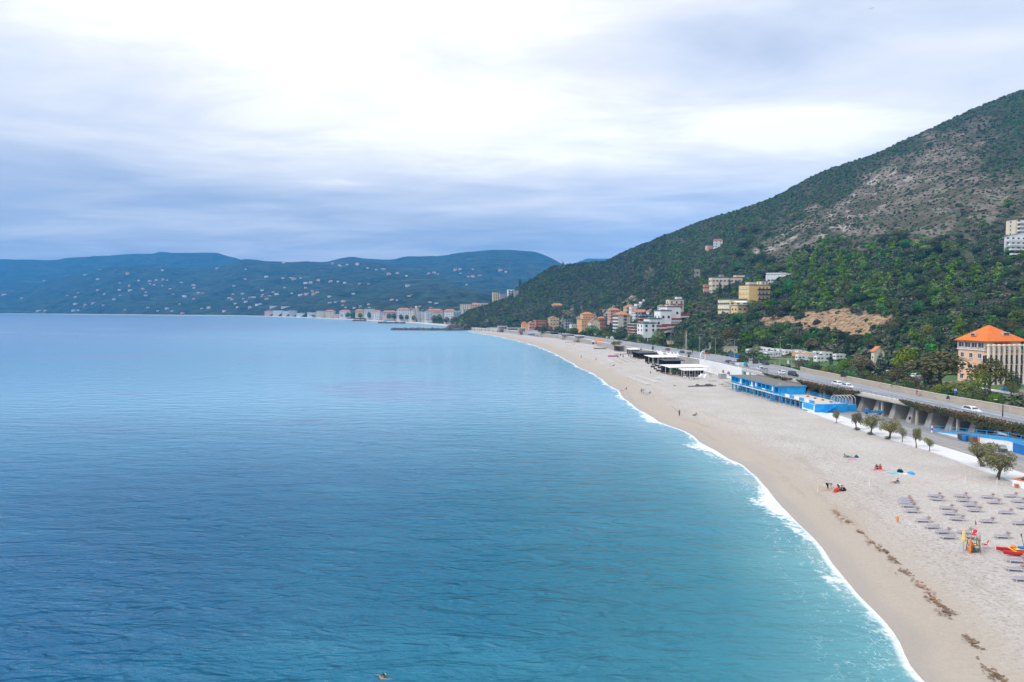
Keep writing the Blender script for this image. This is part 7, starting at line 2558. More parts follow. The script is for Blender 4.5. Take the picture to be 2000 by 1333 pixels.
# ---------------------------------------------------------------- lifeguard post
def lookout():
    p = gp(1901, 1078)
    t = thing('lifeguard_tower', 'lifeguard lookout tower hung with orange rescue floats', 'lookout tower', p, R(-10))
    H = 2.1
    K = .7
    t.scale = (K, K, K)
    for sx in (-1, 1):
        for sy in (-1, 1):
            b = MB()
            b.bar((sx * .85, sy * .65, -.1), (sx * .62, sy * .5, H), .055, n=6)
            b.build('leg', M_WOOD, t)
    b = MB()
    b.box(0, 0, H, 1.6, 1.3, .12)
    b.build('platform', M_WOOD, t)
    b = MB()
    for z in (.45, 1.2):
        for sy in (-1, 1): b.box(0, sy * .6, z, 1.5, .07, .09)
        for sx in (-1, 1): b.box(sx * .78, 0, z - .1, .07, 1.2, .09)
    b.build('brace', M_WOOD, t)
    b = MB()
    for z in (H + .45, H + .85):
        b.box(0, .6, z, 1.5, .05, .06)
        b.box(.72, 0, z, .05, 1.2, .06)
        b.box(-.72, 0, z, .05, 1.2, .06)
    for x, y in ((-.72, .6), (.72, .6), (-.72, -.6), (.72, -.6)): b.box(x, y, H + .12, .06, .06, .8)
    b.build('railing', M_STEEL, t)
    b = MB()
    b.box(0, .05, .2, 1.5, 1.1, .10)
    b.build('lower_deck', M_WOOD, t)
    def float_(lab, x, y, z):
        b = MB()
        b.lathe(0, 0, [(.04, -.42), (.13, -.34), (.15, 0), (.13, .34), (.04, .42)], 10)
        b.build('rescue_float', M_ORANGE, loc=p + Vector((x, y, z)), label=lab, cat='rescue float', group='orange rescue floats')
    float_('upper orange rescue float on the left post of the lookout tower', -.68, -.45, 1.22)
    float_('lower orange rescue float on the left post of the lookout tower', -.76, -.52, .42)
    def closed_umbrella(lab, q, h, r, m):
        u = thing('closed_umbrella', lab, 'umbrella', q, 0, 'folded umbrellas at the lookout')
        b = MB()
        b.bar((0, 0, 0), (0, 0, h), .03)
        b.build('pole', M_STEEL, u)
        b = MB()
        b.lathe(0, 0, [(r * 1.0, h * .42), (r * 1.1, h * .48), (r * .8, h * .75), (r * .35, h * .95), (.03, h * 1.03)], 8)
        b.build('folded_canopy', m, u)
    closed_umbrella('tall folded yellow umbrella at the left of the lookout tower', p + Vector((-.95, .3, 0)), 2.75, .25, mat('umbrella_yellow', (.72, .55, .22), .8, .1, 4))
    closed_umbrella('slim folded pale yellow umbrella right of the lookout tower', p + Vector((.95, .4, 0)), 1.9, .16, mat('umbrella_pale', (.68, .62, .38), .8, .1, 4))
    f = thing('flag', 'red flag flying on a tall thin pole at the lookout tower', 'flag', p + Vector((.45, .52, 0)), 0)
    f.scale = (.74,) * 3
    b = MB()
    b.bar((0, 0, 0), (0, 0, 5.0), .022)
    b.build('flagpole', M_STEEL, f)
    b = MB()
    b.face([(0, 0, 4.95), (.12, -.05, 4.5), (.33, .06, 4.1), (.10, .0, 4.02), (0, 0, 4.1)])
    b.face([(0, .01, 4.1), (.10, .01, 4.02), (.33, .07, 4.1), (.12, -.04, 4.5), (0, .01, 4.95)])
    b.build('cloth', M_RED, f)
    def chair(lab, q, rz):
        c = thing('folding_chair', lab, 'chair', q, rz, 'red and white chairs at the lookout')
        b = MB()
        b.box(0, 0, .42, .5, .48, .05)
        b.build('seat', M_RED, c)
        b = MB()
        b.loft([[(-.25, .22, .5), (.25, .22, .5), (.25, .26, .5), (-.25, .26, .5)], [(-.25, .38, .95), (.25, .38, .95), (.25, .42, .95), (-.25, .42, .95)]])
        b.build('backrest', M_RED, c)
        for s in (-1, 1):
            b = MB()
            b.bar((s * .25, -.24, 0), (s * .25, .24, .5), .025, n=5)
            b.bar((s * .25, .24, 0), (s * .25, -.24, .48), .025, n=5)
            b.bar((s * .25, .2, .45), (s * .25, .4, .95), .025, n=5)
            b.build('side_frame', M_WHITE, c)
        b = MB()
        for s in (-1, 1): b.box(s * .28, 0, .64, .05, .45, .035)
        b.build('armrest', M_WHITE, c)
    chair('red and white folding chair on top of the lookout tower', p + Vector((.05, .1, (H + .12) * K)), R(-60))
    chair('red and white folding chair on the sand right of the lookout tower', gp(1923, 1071), R(-110))
    bx = thing('storage_bin', 'blue bin under the lookout tower', 'bin', p + Vector((.2, -.2, .31 * K)), R(10))
    b = MB()
    b.box(0, 0, 0, .6, .4, .3, taper=1.1)
    b.build('tub', M_BLUED, bx)
    b = MB()
    b.lathe(0, 0, [(.22, .301), (.26, .4), (.2, .52), (.08, .58)], 9)
    b.build('contents', M_YELLOW, bx)
    q = gp(1753, 1021)
    o = thing('buoy_post', 'orange rescue buoy on a short post left of the front lounger row', 'buoy', q, 0)
    b = MB()
    b.lathe(0, 0, [(.05, .1), (.14, .2), (.16, .5), (.12, .8), (.05, .9)], 10)
    b.build('buoy', M_ORANGE, o)
    b = MB()
    b.bar((.12, 0, -.1), (.12, 0, 1.15), .03)
    b.build('post', M_WHITE, o)


lookout()


def rescue_boat():
    p = gp(1988, 1083)
    t = thing('rescue_catamaran', 'red twin hulled rescue rowing boat with white lettering', 'rescue boat', p, R(-4))
    def hull(y):
        b = MB()
        rings = []
        n = 12
        for i in range(n):
            s = i / (n - 1)
            x = -2.0 + 4.6 * s
            k = math.sin(math.pi * min(.5, .06 + s * 1.1)) if s < .5 else math.sin(math.pi * (.5 + (s - .5) * .8))
            w, zt, zb = .26 * k + .01, .46 + .16 * (1 - s) ** 3 + .05 * s, .06 + .30 * max(0, .25 - s) * 2.4
            rings.append([(x, y - w, zt), (x, y - w * .85, lerp(zt, zb, .55)), (x, y, zb), (x, y + w * .85, lerp(zt, zb, .55)), (x, y + w, zt), (x, y, zt + .04)])
        b.loft(rings)
        return b.build('hull', M_RED, t, smooth=False)
    hull(-.62)
    hull(.62)
    b = MB()
    for x in (-.7, .5, 1.6): b.box(x, 0, .53, .14, 1.6, .08)
    b.box(.5, 0, .61, 1.9, .8, .05)
    b.build('cross_deck', M_YELLOW, t)
    b = MB()
    b.box(.6, 0, .663, 1.0, .5, .22)
    b.build('seat', M_BLUED, t)
    b = MB()
    b.lathe(-.3, .35, [(.24, .7), (.3, .78), (.24, .9)], 10)
    b.build('life_ring', M_ORANGE, t)
    b = MB()
    b.bar((.9, .35, .6), (.65, .5, 2.0), .03, n=5)
    b.box(.64, .51, 1.9, .05, .14, .35)
    b.build('oar', M_DARK, t)
    for s, sz, x, txt in ((1, .26, -.05, 'SALVATAGGIO'),):
        cu = bpy.data.curves.new('lettering', 'FONT')
        cu.body = txt
        cu.size = sz
        cu.extrude = .004
        cu.materials.append(M_WHITE)
        tmp = bpy.data.objects.new('lettering_source', cu)
        COL.objects.link(tmp)
        me = bpy.data.meshes.new_from_object(tmp.evaluated_get(bpy.context.evaluated_depsgraph_get()))
        bpy.data.objects.remove(tmp)
        o = link(me, 'lettering', t)
        o.location = (x, -.885, .30)
        o.rotation_euler = (R(80), 0, 0)


rescue_boat()

# rope line with thin posts across the sand
t = thing('rope_barrier', 'low rope on thin white posts crossing the sand behind the loungers', 'rope barrier')
pts = [gp(1597, 962), gp(1698, 951), gp(1885, 945), gp(1947, 947)]
for i, p in enumerate(pts):
    b = MB()
    b.bar((0, 0, -.2), (0, 0, 1.1), .05 if i else .04)
    b.build('post', M_WHITE, t, loc=p)
b = MB()
for a, c in zip(pts[:-1], pts[1:]):
    prev = None
    for k in range(9):
        q = a.lerp(c, k / 8) + Vector((0, 0, .9 - .5 * math.sin(math.pi * k / 8)))
        if prev: b.bar(prev, q, .015, n=4)
        prev = q
b.build('rope', mat('red_rope', (.62, .28, .22), .8), t)
b = MB()
a, c = gp(1598, 960), gp(1625, 958)
for k in range(7):
    b.bar(a.lerp(c, k / 6) + Vector((0, 0, .0 + .9 * (1 - k / 6))), a.lerp(c, k / 6) + Vector((0, 0, .02)), .012, n=4)
b.bar(a + Vector((0, 0, .9)), c + Vector((0, 0, .05)), .02, n=4)
b.bar(a + Vector((0, 0, .3)), c + Vector((0, 0, .03)), .02, n=4)
b.build('net', M_ORANGE, label='orange red net sagging from the left post of the rope line', cat='net')

# seaweed wrack on the berm
M_WRACK = leaf_mat('wrack', (.17, .09, .05), (.42, .27, .17), .03)
for i, (u, v, w) in enumerate(((1636, 1003, 16), (1655, 1018, 14), (1680, 1040, 14), (1704, 1059, 16), (1727, 1075, 17), (1746, 1093, 22), (1768, 1119, 25), (1803, 1148, 30), (1828, 1176, 24), (1852, 1196, 26), (1903, 1255, 34), (1950, 1322, 34))):
    p = gp(u, v)
    k = p.y / F
    b = MB()
    for j in range(120):
        a, r = random.uniform(0, 6.28), min(1.2, abs(random.gauss(0, .5)))
        q = Vector((r * math.cos(a) * w * k * (.75 + .3 * math.sin(i * 2.3)), r * math.sin(a) * w * k * (1.5 + .6 * math.cos(i * 1.7)), random.uniform(0, .05)))
        if mnoise.noise(Vector((q.x * .9 + i * 7, q.y * .9, 1))) < -.25: continue
        q = Vector((q.x + q.y * .10, q.y, q.z))
        d = Vector((random.uniform(-1, 1), random.uniform(-1, 1), .05)).normalized() * random.uniform(.06, .20)
        s_ = Vector((-d.y, d.x, 0)) * random.uniform(.2, .6)
        b.face([q - d - s_, q + d - s_, q + d + s_ + Vector((0, 0, .02)), q - d + s_ + Vector((0, 0, .02))])
    b.build('seaweed_clump', M_WRACK, loc=p + Vector((0, 0, .03)), label='%s patch of brown seaweed along the berm, counted from the blue house end' % nth(i), cat='seaweed', group='seaweed patches along the berm')

# planter at the right edge
p = gp(1977, 950)
t = thing('planter_wall', 'white planter wall with terracotta coping at the end of the promenade', 'planter', p, R(-62))
b = MB()
b.box(5, .15, -.5, 10, .3, 1.6)
b.box(.15, 2.15, -.5, .3, 3.69, 1.6)
b.build('wall', M_WHITE, t)
b = MB()
b.box(5, .15, 1.103, 10.1, .4, .09)
b.box(.15, 2.2, 1.103, .4, 3.69, .09)
b.build('coping', M_TERRA, t)
b = MB()
b.box(5.2, 2.2, .3, 9.4, 3.7, .55)
b.build('soil', mat('soil', (.30, .20, .14), .95, .2, 2), t)
b = MB()
leaf_cloud(b, [((1.2, 1.2, 1.0), (.6, .6, .4)), ((3.0, 1.4, 1.0), (.7, .6, .4)), ((4.8, 1.6, 1.0), (.6, .6, .4))], 260, .22)
b.build('plants', L_GREEN, t)
t = thing('flowerpot', 'small terracotta pot on the sand at the planter corner', 'flowerpot', gp(1985, 953), 0)
b = MB()
b.lathe(0, 0, [(.2, 0), (.3, .5), (.32, .5), (.32, .58), (.24, .58)], 10)
b.build('pot', M_TERRA, t)

# ---------------------------------------------------------------- middle distance beach furniture
M_BEDW = mat('white_bed_cloth', (.70, .69, .66), .8, .06, 2)


def bed_mesh(m):
    b = MB()
    b.box(0, 0, .28, 2.0, .8, .1)
    b.loft([[(.3, -.38, .381), (.3, .38, .381), (.3, .38, .42), (.3, -.38, .42)], [(1.0, -.38, .55), (1.0, .38, .55), (1.0, .38, .60), (1.0, -.38, .60)]])
    for x in (-.8, .8):
        for y in (-.3, .3): b.box(x, y, 0, .06, .06, .28)
    return b.mesh('beach_bed', m)


BW, BP = bed_mesh(M_BEDW), bed_mesh(mat('cream_bed_cloth', (.62, .57, .47), .8, .06, 2))


def bed_row(u0, v0, u1, v1, n, me, rz, lab, grp):
    for i in range(n):
        k = i / (n - 1)
        link(me, 'beach_bed', None, gp(lerp(u0, u1, k), lerp(v0, v1, k)), R(rz + random.uniform(-6, 6)), lab % nth(i), 'sunbed', grp)


bed_row(1229, 738, 1263, 752, 9, BW, -10, '%s white sunbed from the far end of the front white row', 'white sunbeds before the beach restaurants')
bed_row(1246, 736, 1282, 748, 9, BW, -10, '%s white sunbed from the far end of the rear white row', 'white sunbeds before the beach restaurants')
link(BW, 'beach_bed', None, gp(1284, 741), R(20), 'single white sunbed apart at the right of the white rows', 'sunbed', 'white sunbeds before the beach restaurants')
for r, (u0, v0, u1, v1) in enumerate(((1201, 704, 1213, 709.5), (1212, 702, 1226, 708.5), (1222, 700.5, 1239, 708), (1233, 699, 1249, 706))):
    bed_row(u0, v0, u1, v1, 5, BP, 30, '%s cream sunbed in the ' + nth(r) + ' cream row from the sea', 'cream sunbeds on the middle beach')
bed_row(1186, 705, 1194, 708.5, 4, BW, 30, '%s pale sunbed of the small group left of the cream rows', 'cream sunbeds on the middle beach')
for i, (u, v) in enumerate(((1207, 702), (1212, 698.5), (1217, 701), (1228, 699), (1232, 700.5))):
    p = gp(u, v)
    t = thing('closed_umbrella', '%s folded navy umbrella from the left by the cream sunbeds' % nth(i), 'umbrella', p, 0, 'folded navy umbrellas')
    b = MB()
    b.bar((0, 0, 0), (0, 0, 2.3), .04)
    b.build('pole', M_STEEL, t)
    b = MB()
    b.lathe(0, 0, [(.28, .9), (.3, 1.1), (.2, 1.8), (.05, 2.4)], 8)
    b.build('folded_canopy', NAVY, t)
M_RATT = mat('dark_rattan', (.045, .045, .05), .7, .2, 3)
sm = MB()
sm.box(0, 0, 0, 1.9, .85, .42)
sm.box(0, .36, .421, 1.9, .16, .42)
for s in (-1, 1): sm.box(s * .88, -.03, .421, .16, .6, .25)
sm = sm.mesh('lounge_sofa', M_RATT)
sq = MB()
sq.box(0, 0, 0, 1.7, .7, .12)
sq = sq.mesh('cushion', M_WHITE)
for i, (u, v) in enumerate(((1264, 705), (1271, 708), (1266, 711), (1277, 713), (1275, 718), (1283, 716), (1289, 720), (1286, 726), (1294, 728), (1299, 726), (1303, 722), (1280, 722))):
    t = thing('lounge_sofa', '%s dark rattan sofa from the left beside the dark beach bars' % nth(i), 'sofa', gp(u, v), R(random.choice((0, 90, 180)) + 10), 'dark rattan sofas')
    link(sm, 'frame', t)
    if i % 2: link(sq, 'cushion', t, (0, -.06, .425))
for i, u in enumerate((1307, 1310.5, 1314, 1317.5, 1321, 1324.5)):
    plant_px('palm', 'potted_palm', '%s small palm from the left in the hedge of the largest beach restaurant' % nth(i), 'palm', u, 720, 734 + i * .5, 5.5, 'hedge palms of the beach restaurant')
for i, (u, v) in enumerate(((1347, 741), (1353, 741.5), (1359, 741), (1337, 739.5), (1366, 740))):
    t = thing('terrace_table', '%s grey table set from the left before the white pergola' % nth(i), 'table', gp(u, v), R(20 * i), 'table sets before the pergola')
    b = MB()
    b.box(0, 0, .72, .9, .9, .05)
    b.bar((0, 0, 0), (0, 0, .72), .05)
    b.build('table_top', W_GREY, t)
    for a in range(4):
        b = MB()
        b.box(0, 0, .42, .45, .45, .05)
        b.box(0, .22, .471, .45, .05, .4)
        for x in (-.2, .2):
            for y in (-.2, .2): b.box(x, y, 0, .04, .04, .42)
        b.build('chair', M_WHITE if a % 2 else W_GREY, t, loc=(.9 * math.cos(a * 1.571 - 1.571), .9 * math.sin(a * 1.571 - 1.571), 0), rz=a * 1.571 + math.pi)
# heap of folded dark furniture on the open sand
for i in range(11):
    p = gp(1347 + 4.8 * i, 756 - .1 * i)
    t = thing('furniture_bundle', '%s dark covered bundle from the left in the heap on the open sand' % nth(i), 'bundle', p, R(random.uniform(-30, 30)), 'dark bundles heaped on the sand')
    b = MB()
    h = random.uniform(.5, 1.2) if 2 < i < 10 else .4
    b.loft([[(-.5, -.7, 0), (.5, -.7, 0), (.5, .7, 0), (-.5, .7, 0)], [(-.48, -.6, h * .7), (.45, -.65, h * .6), (.5, .6, h * .8), (-.4, .6, h * .65)], [(-.15, -.3, h), (.2, -.25, h * .95), (.15, .25, h), (-.2, .3, h * .9)]])
    b.build('cover', mat('grey_tarp', (.10, .10, .11), .8, .25, 1.5), t)
    b = MB()
    b.bar((-.7, -.75, .05), (.7, -.75, .06), .05, n=5)
    b.build('pole', M_CAP, t)
for i, (u, v, l, a) in enumerate(((1392, 745, 3.2, 5), (1418, 753, 3.5, -8), (1425, 756, 4.5, 6), (1410, 751, 2.5, 30), (1318, 754, 2.0, 60))):
    b = MB()
    for j in range(3): b.bar((-l / 2, .12 * j, .08 + .02 * j), (l / 2, .12 * j + .1, .08), .06, n=5)
    b.build('timber', M_WOOD, loc=gp(u, v), rz=R(a), label='%s bundle of driftwood timbers from the left between heap and blue house' % nth(i), cat='timber', group='timbers on the sand')
# things by the road end of the beach clubs
p = gp(1411, 740)
t = thing('storage_box', 'grey slatted storage box beside the beach restaurant path', 'storage box', p, R(10))
b = MB()
b.box(0, 0, 0, 2.6, 2.2, 2.0)
b.build('box', W_GREY, t)
b = MB()
b.box(0, 0, 2.003, 2.8, 2.4, .12)
b.build('lid', M_CAP, t)
p = gp(1444, 733)
t = thing('beach_kiosk', 'turquoise and white upright cabin behind the blue bathing house', 'cabin', p + Vector((1, 2, 0)), R(10))
b = MB()
b.box(0, 0, 0, 2.2, 2.0, 4.6)
b.build('wall', M_WHITE, t)
b = MB()
b.box(1.4, -.3, 0, .9, 2.2, 4.9)
b.build('turquoise_panel', mat('turquoise_panel', (.03, .42, .48), .5), t)
b = MB()
b.box(0, 0, 4.603, 2.5, 2.3, .15)
b.build('roof', M_WHITE, t)
p = gp(1404, 727)
t = thing('mini_digger', 'small yellow digger parked by the white wall', 'digger', p, R(30))
b = MB()
for s in (-1, 1): b.loft([[(-1, s * .6 - .2, .1), (1, s * .6 - .2, .1), (1.2, s * .6 - .2, .4), (-1.2, s * .6 - .2, .4)], [(-1, s * .6 + .2, .1), (1, s * .6 + .2, .1), (1.2, s * .6 + .2, .4), (-1.2, s * .6 + .2, .4)]])
b.build('track', M_RUB, t)
b = MB()
b.box(0, 0, .45, 1.7, 1.3, .7)
b.build('body', M_YELLOW, t)
b = MB()
b.box(-.2, 0, 1.153, 1.0, 1.0, 1.3)
b.build('cab', M_GLASS, t)
b = MB()
b.tube([(.8, 0, 1.0), (1.8, 0, 2.6), (2.9, 0, 1.8), (2.8, 0, .8)], [.16, .14, .1, .12], n=5)
b.build('arm', M_YELLOW, t)
for i, (u, v, m, lab) in enumerate(((1418, 728, M_WOOD, 'brown crate stack behind the grey storage box'), (1428, 731, M_WOOD, 'leaning timber crates beside the white wall'), (1371, 738, M_WHITE, 'low white covered heap right of the white pergola'), (1379, 738, M_WHITE, 'white covered box beside the blue bin'))):
    t = thing('covered_heap' if m == M_WHITE else 'crate_stack', lab, 'heap' if m == M_WHITE else 'crates', gp(u, v), R(12 * i))
    b = MB()
    b.box(0, 0, 0, 3.0, 1.6, 1.0, taper=.8)
    b.build('base', m, t)
    b = MB()
    b.box(.2, 0, 1.003, 1.8, 1.2, .6, taper=.7)
    b.build('upper', m, t)
# boats and floats on the far sand
boat('long grey rowing boat on the sand below the orange tent roof', gp(1172, 682), R(-6), 9, 2.4, 1.0, W_GREY, M_YELLOW, 'boats on the far sand')
for u, v, m, lab, a in ((1121, 669, M_YELLOW, 'yellow and red kayak on the far sand', 8), (1110, 669.5, M_WHITE, 'white kayak left of the yellow one', 0)):
    boat(lab, gp(u, v), R(a), 5.5, 1.6, .7, m, M_RED if m == M_YELLOW else W_GREY, 'boats on the far sand')
boat('pink and white float boat beside the cream sunbeds', gp(1197, 697), R(15), 6, 2.0, 1.0, cloth('pink', (.75, .1, .42)), M_WHITE, 'boats on the far sand')
boat('long white hull behind the pink float boat', gp(1211, 692.5), R(10), 9, 1.8, .8, M_WHITE, M_WHITE, 'boats on the far sand')
for i in range(9):
    u, v = 1024 + 4.5 * i + random.uniform(-1, 1), 652.5 + .75 * i + random.uniform(-.6, .6)
    boat('%s small hull from the left drawn up on the far end of the beach' % nth(i), gp(u, v), R(random.uniform(-30, 60)), 6, 2.2, 1.1, random.choice((M_WHITE, M_WHITE, W_GREY, M_BLUED)), M_WOOD, 'hulls at the far end of the beach')
# gull high up
t = thing('gull', 'gull gliding high above the mountain', 'bird', at(1702, 17, 170), R(35))
b = MB()
b.loft([[(-.22, -.01, 0), (-.22, .01, 0), (-.22, 0, .02)], [(-.05, -.06, -.03), (-.05, .06, -.03), (-.05, 0, .07)], [(.12, -.05, -.02), (.12, .05, -.02), (.12, 0, .06)], [(.26, -.01, .02), (.26, .01, .02), (.26, 0, .035)]])
b.build('body', M_WHITE, t)
for s in (-1, 1):
    b = MB()
    b.loft([[(.10, s * .04, .02), (-.06, s * .04, .02), (.02, s * .04, .05)], [(.14, s * .35, .12), (.0, s * .35, .12), (.06, s * .35, .14)], [(.02, s * .68, .05), (-.03, s * .68, .05), (-.01, s * .68, .06)]])
    b.build('wing', W_GREY, t)
# ================================================================ far town and scattered hill houses
FW = [mat('far_' + n, c, .85, .06, .05) for n, c in (('white', (.74, .74, .73)), ('cream', (.70, .62, .48)), ('pink', (.70, .52, .46)), ('grey', (.50, .52, .54)), ('ochre', (.66, .48, .26)))]
FR = [M_TERRA, R_SLATE, mat('far_tile', (.46, .20, .12), .85, .15, .1)]


def far_house_mesh(w, d, h, wm, rm, flat, seed):
    rnd = random.Random(seed)
    b = MB()
    b.box(0, 0, -12, w, d, h + 12, 0)
    if rnd.random() < .5: b.box(w * .42, d * .1, -12, w * .5, d * .8, h * .6 + 12, 0)
    if flat: b.box(0, 0, h + .01, w + .6, d + .6, .5, 1)
    else:
        x, y = w / 2 + .6, d / 2 + .6
        b.face([(-x, -y, h), (x, -y, h), (x * .5, 0, h + w * .16), (-x * .5, 0, h + w * .16)], 1)
        b.face([(x, y, h), (-x, y, h), (-x * .5, 0, h + w * .16), (x * .5, 0, h + w * .16)], 1)
        b.face([(x, -y, h), (x, y, h), (x * .5, 0, h + w * .16)], 1)
        b.face([(-x, y, h), (-x, -y, h), (-x * .5, 0, h + w * .16)], 1)
    nf = max(1, round(h / 3.2))
    nw = max(2, int(w / 4))
    for f in range(nf):
        for i in range(nw): b.box(-w / 2 + w * (i + .5) / nw, -d / 2 - .02, f * 3.2 + .9, 1.5, .12, 1.7, 2)
    return b.mesh('house', [wm, rm, M_GLASS])


def conv(lst, sx, ox, oy): return [(ox + x / sx, oy + y / sx) for x, y in lst]


HA = conv([(40, 530), (210, 558), (440, 690), (375, 695), (655, 508), (735, 572), (735, 625), (830, 645), (765, 516), (835, 345), (955, 490), (1020, 522), (1115, 592), (1175, 552), (1165, 475), (1262, 438), (1270, 475), (1245, 342), (1355, 371), (1395, 468), (1425, 514), (1420, 545), (1465, 405), (1505, 438), (1460, 367), (1525, 362), (1590, 362), (1585, 303), (1635, 391), (1770, 420), (1890, 432), (1660, 462), (1690, 490), (1585, 442), (1800, 565), (1890, 585), (1940, 510), (1755, 630), (1445, 655), (1220, 677), (1010, 645), (910, 632), (720, 690), (765, 684), (1630, 667), (1680, 690), (1540, 692), (1970, 650), (1170, 401), (955, 398), (980, 296), (430, 410), (1780, 712), (1980, 518), (1895, 467)], 5, 0, 470)
HB = conv([(120, 290), (400, 304), (395, 379), (285, 471), (275, 513), (370, 522), (560, 493), (565, 518), (600, 351), (770, 224), (765, 388), (840, 383), (870, 394), (935, 385), (665, 503), (780, 465), (850, 521), (240, 568), (265, 590), (375, 576), (300, 632), (400, 622), (440, 549), (475, 556), (510, 635), (440, 660), (540, 628), (320, 664), (190, 700), (40, 655), (605, 594), (630, 566), (555, 564), (590, 549), (700, 551), (985, 433), (985, 460), (1000, 490), (1055, 494), (1010, 515), (1060, 540), (990, 540), (1035, 428), (1050, 459), (945, 508), (930, 551), (1100, 526), (1110, 408), (1230, 405), (1365, 405), (1300, 405), (1510, 418), (1450, 518), (1440, 435), (1390, 435), (1600, 431), (1650, 446), (1870, 441), (1795, 330), (1880, 328), (1970, 363), (1590, 281), (1675, 288), (1740, 292), (1310, 243), (1325, 265), (1360, 263), (1250, 233), (1390, 250), (1490, 258), (1215, 553), (1275, 585), (1220, 591), (1350, 584), (1345, 614), (1375, 628), (1830, 602), (1875, 600), (1460, 655), (1520, 654), (1600, 640), (1605, 665)], 5, 400, 470)
HC_ = conv([(55, 385), (150, 374), (250, 416), (500, 401), (560, 383), (605, 408), (795, 364), (850, 364), (855, 391), (940, 408), (990, 408), (1070, 393), (1295, 362), (1360, 366), (990, 365), (430, 520), (925, 522), (265, 491), (85, 692), (145, 688), (280, 645), (305, 622), (510, 692), (585, 712), (400, 722), (300, 740), (430, 760), (530, 752)], 5.714, 750, 470)
SKY_B = table([(0, 571), (60, 560), (100, 546), (190, 529), (265, 518), (320, 518), (370, 524), (430, 521), (455, 515), (480, 506), (520, 510), (640, 512), (685, 508), (720, 512), (760, 520), (800, 532), (870, 550), (950, 575), (1020, 592), (1100, 598)])
rnd = random.Random(11)
FH = []
for i in range(10):
    FH.append((far_house_mesh(17 + 2 * (i % 4), 12, 7 + 1.6 * (i % 3), FW[(0, 0, 1, 2, 0, 3, 1, 0, 4, 2)[i]], FR[i % 3], i % 3 == 1, i), ('white', 'white', 'cream', 'pink', 'white', 'grey', 'cream', 'white', 'ochre', 'pink')[i], i % 3 == 1))
items = []
for u, v in HA + HB + HC_:
    j = rnd.randrange(10)
    if v < SKY_B(u) + 3: p = PIX_C(u, max(v, 500)) if u > 560 else PIX_D(u, v)
    else: p = PIX_B(u, v)
    items.append((u, v, p, j))
bands = [(0, 530, 'highest'), (530, 552, 'upper'), (552, 566, 'upper middle'), (566, 580, 'lower middle'), (580, 594, 'low'), (594, 640, 'shoreside')]
side = lambda u: 'left third' if u < 300 else 'middle third' if u < 640 else 'right third'
grp = {}
for it in items:
    bn = next(n for a, c, n in bands if a <= it[1] < c)
    grp.setdefault((bn, side(it[0]), FH[it[3]][1]), []).append(it)
for (bn, sd_, cl), l in grp.items():
    l.sort(key=lambda q: q[0])
    for i, (u, v, p, j) in enumerate(l):
        s = min(1.0, max(.45, p.y / 4600)) * rnd.uniform(.65, 1.2)
        lab = '%s %s house in the %s row of the far hills, %s' % (nth(i), cl, bn, sd_)
        o = link(FH[j][0], 'hill_house', None, p, R(rnd.uniform(-35, 35)), lab, 'house', 'houses scattered over the far hills')
        o.scale = (s, s, s)

# the town front behind the far beach
FT = [(518, 534, 609, 617, 2, 0, 'pinkish block at the left end of the far town front'), (534, 552, 607, 617.5, 0, 1, 'first white block from the left of the far town front'), (552, 566, 608, 617.5, 0, 1, 'second white block from the left of the far town front'), (566, 580, 607, 618, 3, 1, 'greyish block next to the white pair of the far town front'), (528, 548, 598, 604, 0, 1, 'long white block behind the first white block'), (550, 574, 599, 605, 0, 1, 'long white block behind the greyish block'),
      (580, 595, 612, 618, 0, 1, 'low white building right of the greyish block'), (601, 619, 611, 618.5, 0, 1, 'long low white building in the middle of the far town front'), (619, 636, 608, 620, 1, 1, 'cream building right of the long low white one'), (637, 654, 608, 621, 1, 0, 'cream building with a red roof and tower top'), (654, 664, 614, 621, 2, 1, 'small pink building right of the red roofed cream one'), (664, 684, 608, 614, 0, 0, 'pale building above the dark seafront trees'), (695, 711, 607, 613, 4, 0, 'ochre building with a bright red roof among trees'),
      (712, 732, 604, 613, 0, 1, 'white building with a stepped top before the town hill'), (715, 729, 612, 624, 0, 1, 'white building at the beach beside the big dark tree'), (729, 744, 609, 625, 0, 0, 'white house with a red roof at the beach'), (746, 776, 610, 616, 2, 0, 'long pinkish row of roofs behind the seafront palms'), (776, 801, 605, 621, 0, 0, 'big white building with a small red roof'), (801, 811, 607, 621, 1, 1, 'cream block right of the big white building'), (804, 818, 603, 612, 1, 1, 'cream upper block below the bell tower'),
      (816, 824, 609, 625, 3, 1, 'grey balconied block in the middle of the town'), (824, 831, 610, 625, 1, 1, 'narrow cream block left of the white balconied tower'), (830, 844, 609, 626, 0, 1, 'white balconied tower block right of the narrow cream one'), (833, 865, 607, 612, 2, 0, 'long pink roofline behind the white tower block'), (868, 889, 608, 620, 0, 0, 'pale building with a yellow top floor'), (886, 901, 608, 622, 3, 1, 'grey building left of the turquoise balconies'), (899, 921, 595, 609, 1, 1, 'tall cream apartment block high behind the headland'), (921, 936, 596, 607, 1, 0, 'block with a bright red roof beside the tall cream one'), (905, 917, 605, 620, 3, 1, 'block with turquoise balconies at the foot of the headland'), (936, 953, 593, 606, 0, 1, 'white blocks climbing the back of the headland'), (958, 967, 592, 604, 3, 1, 'grey tower house on the headland slope')]
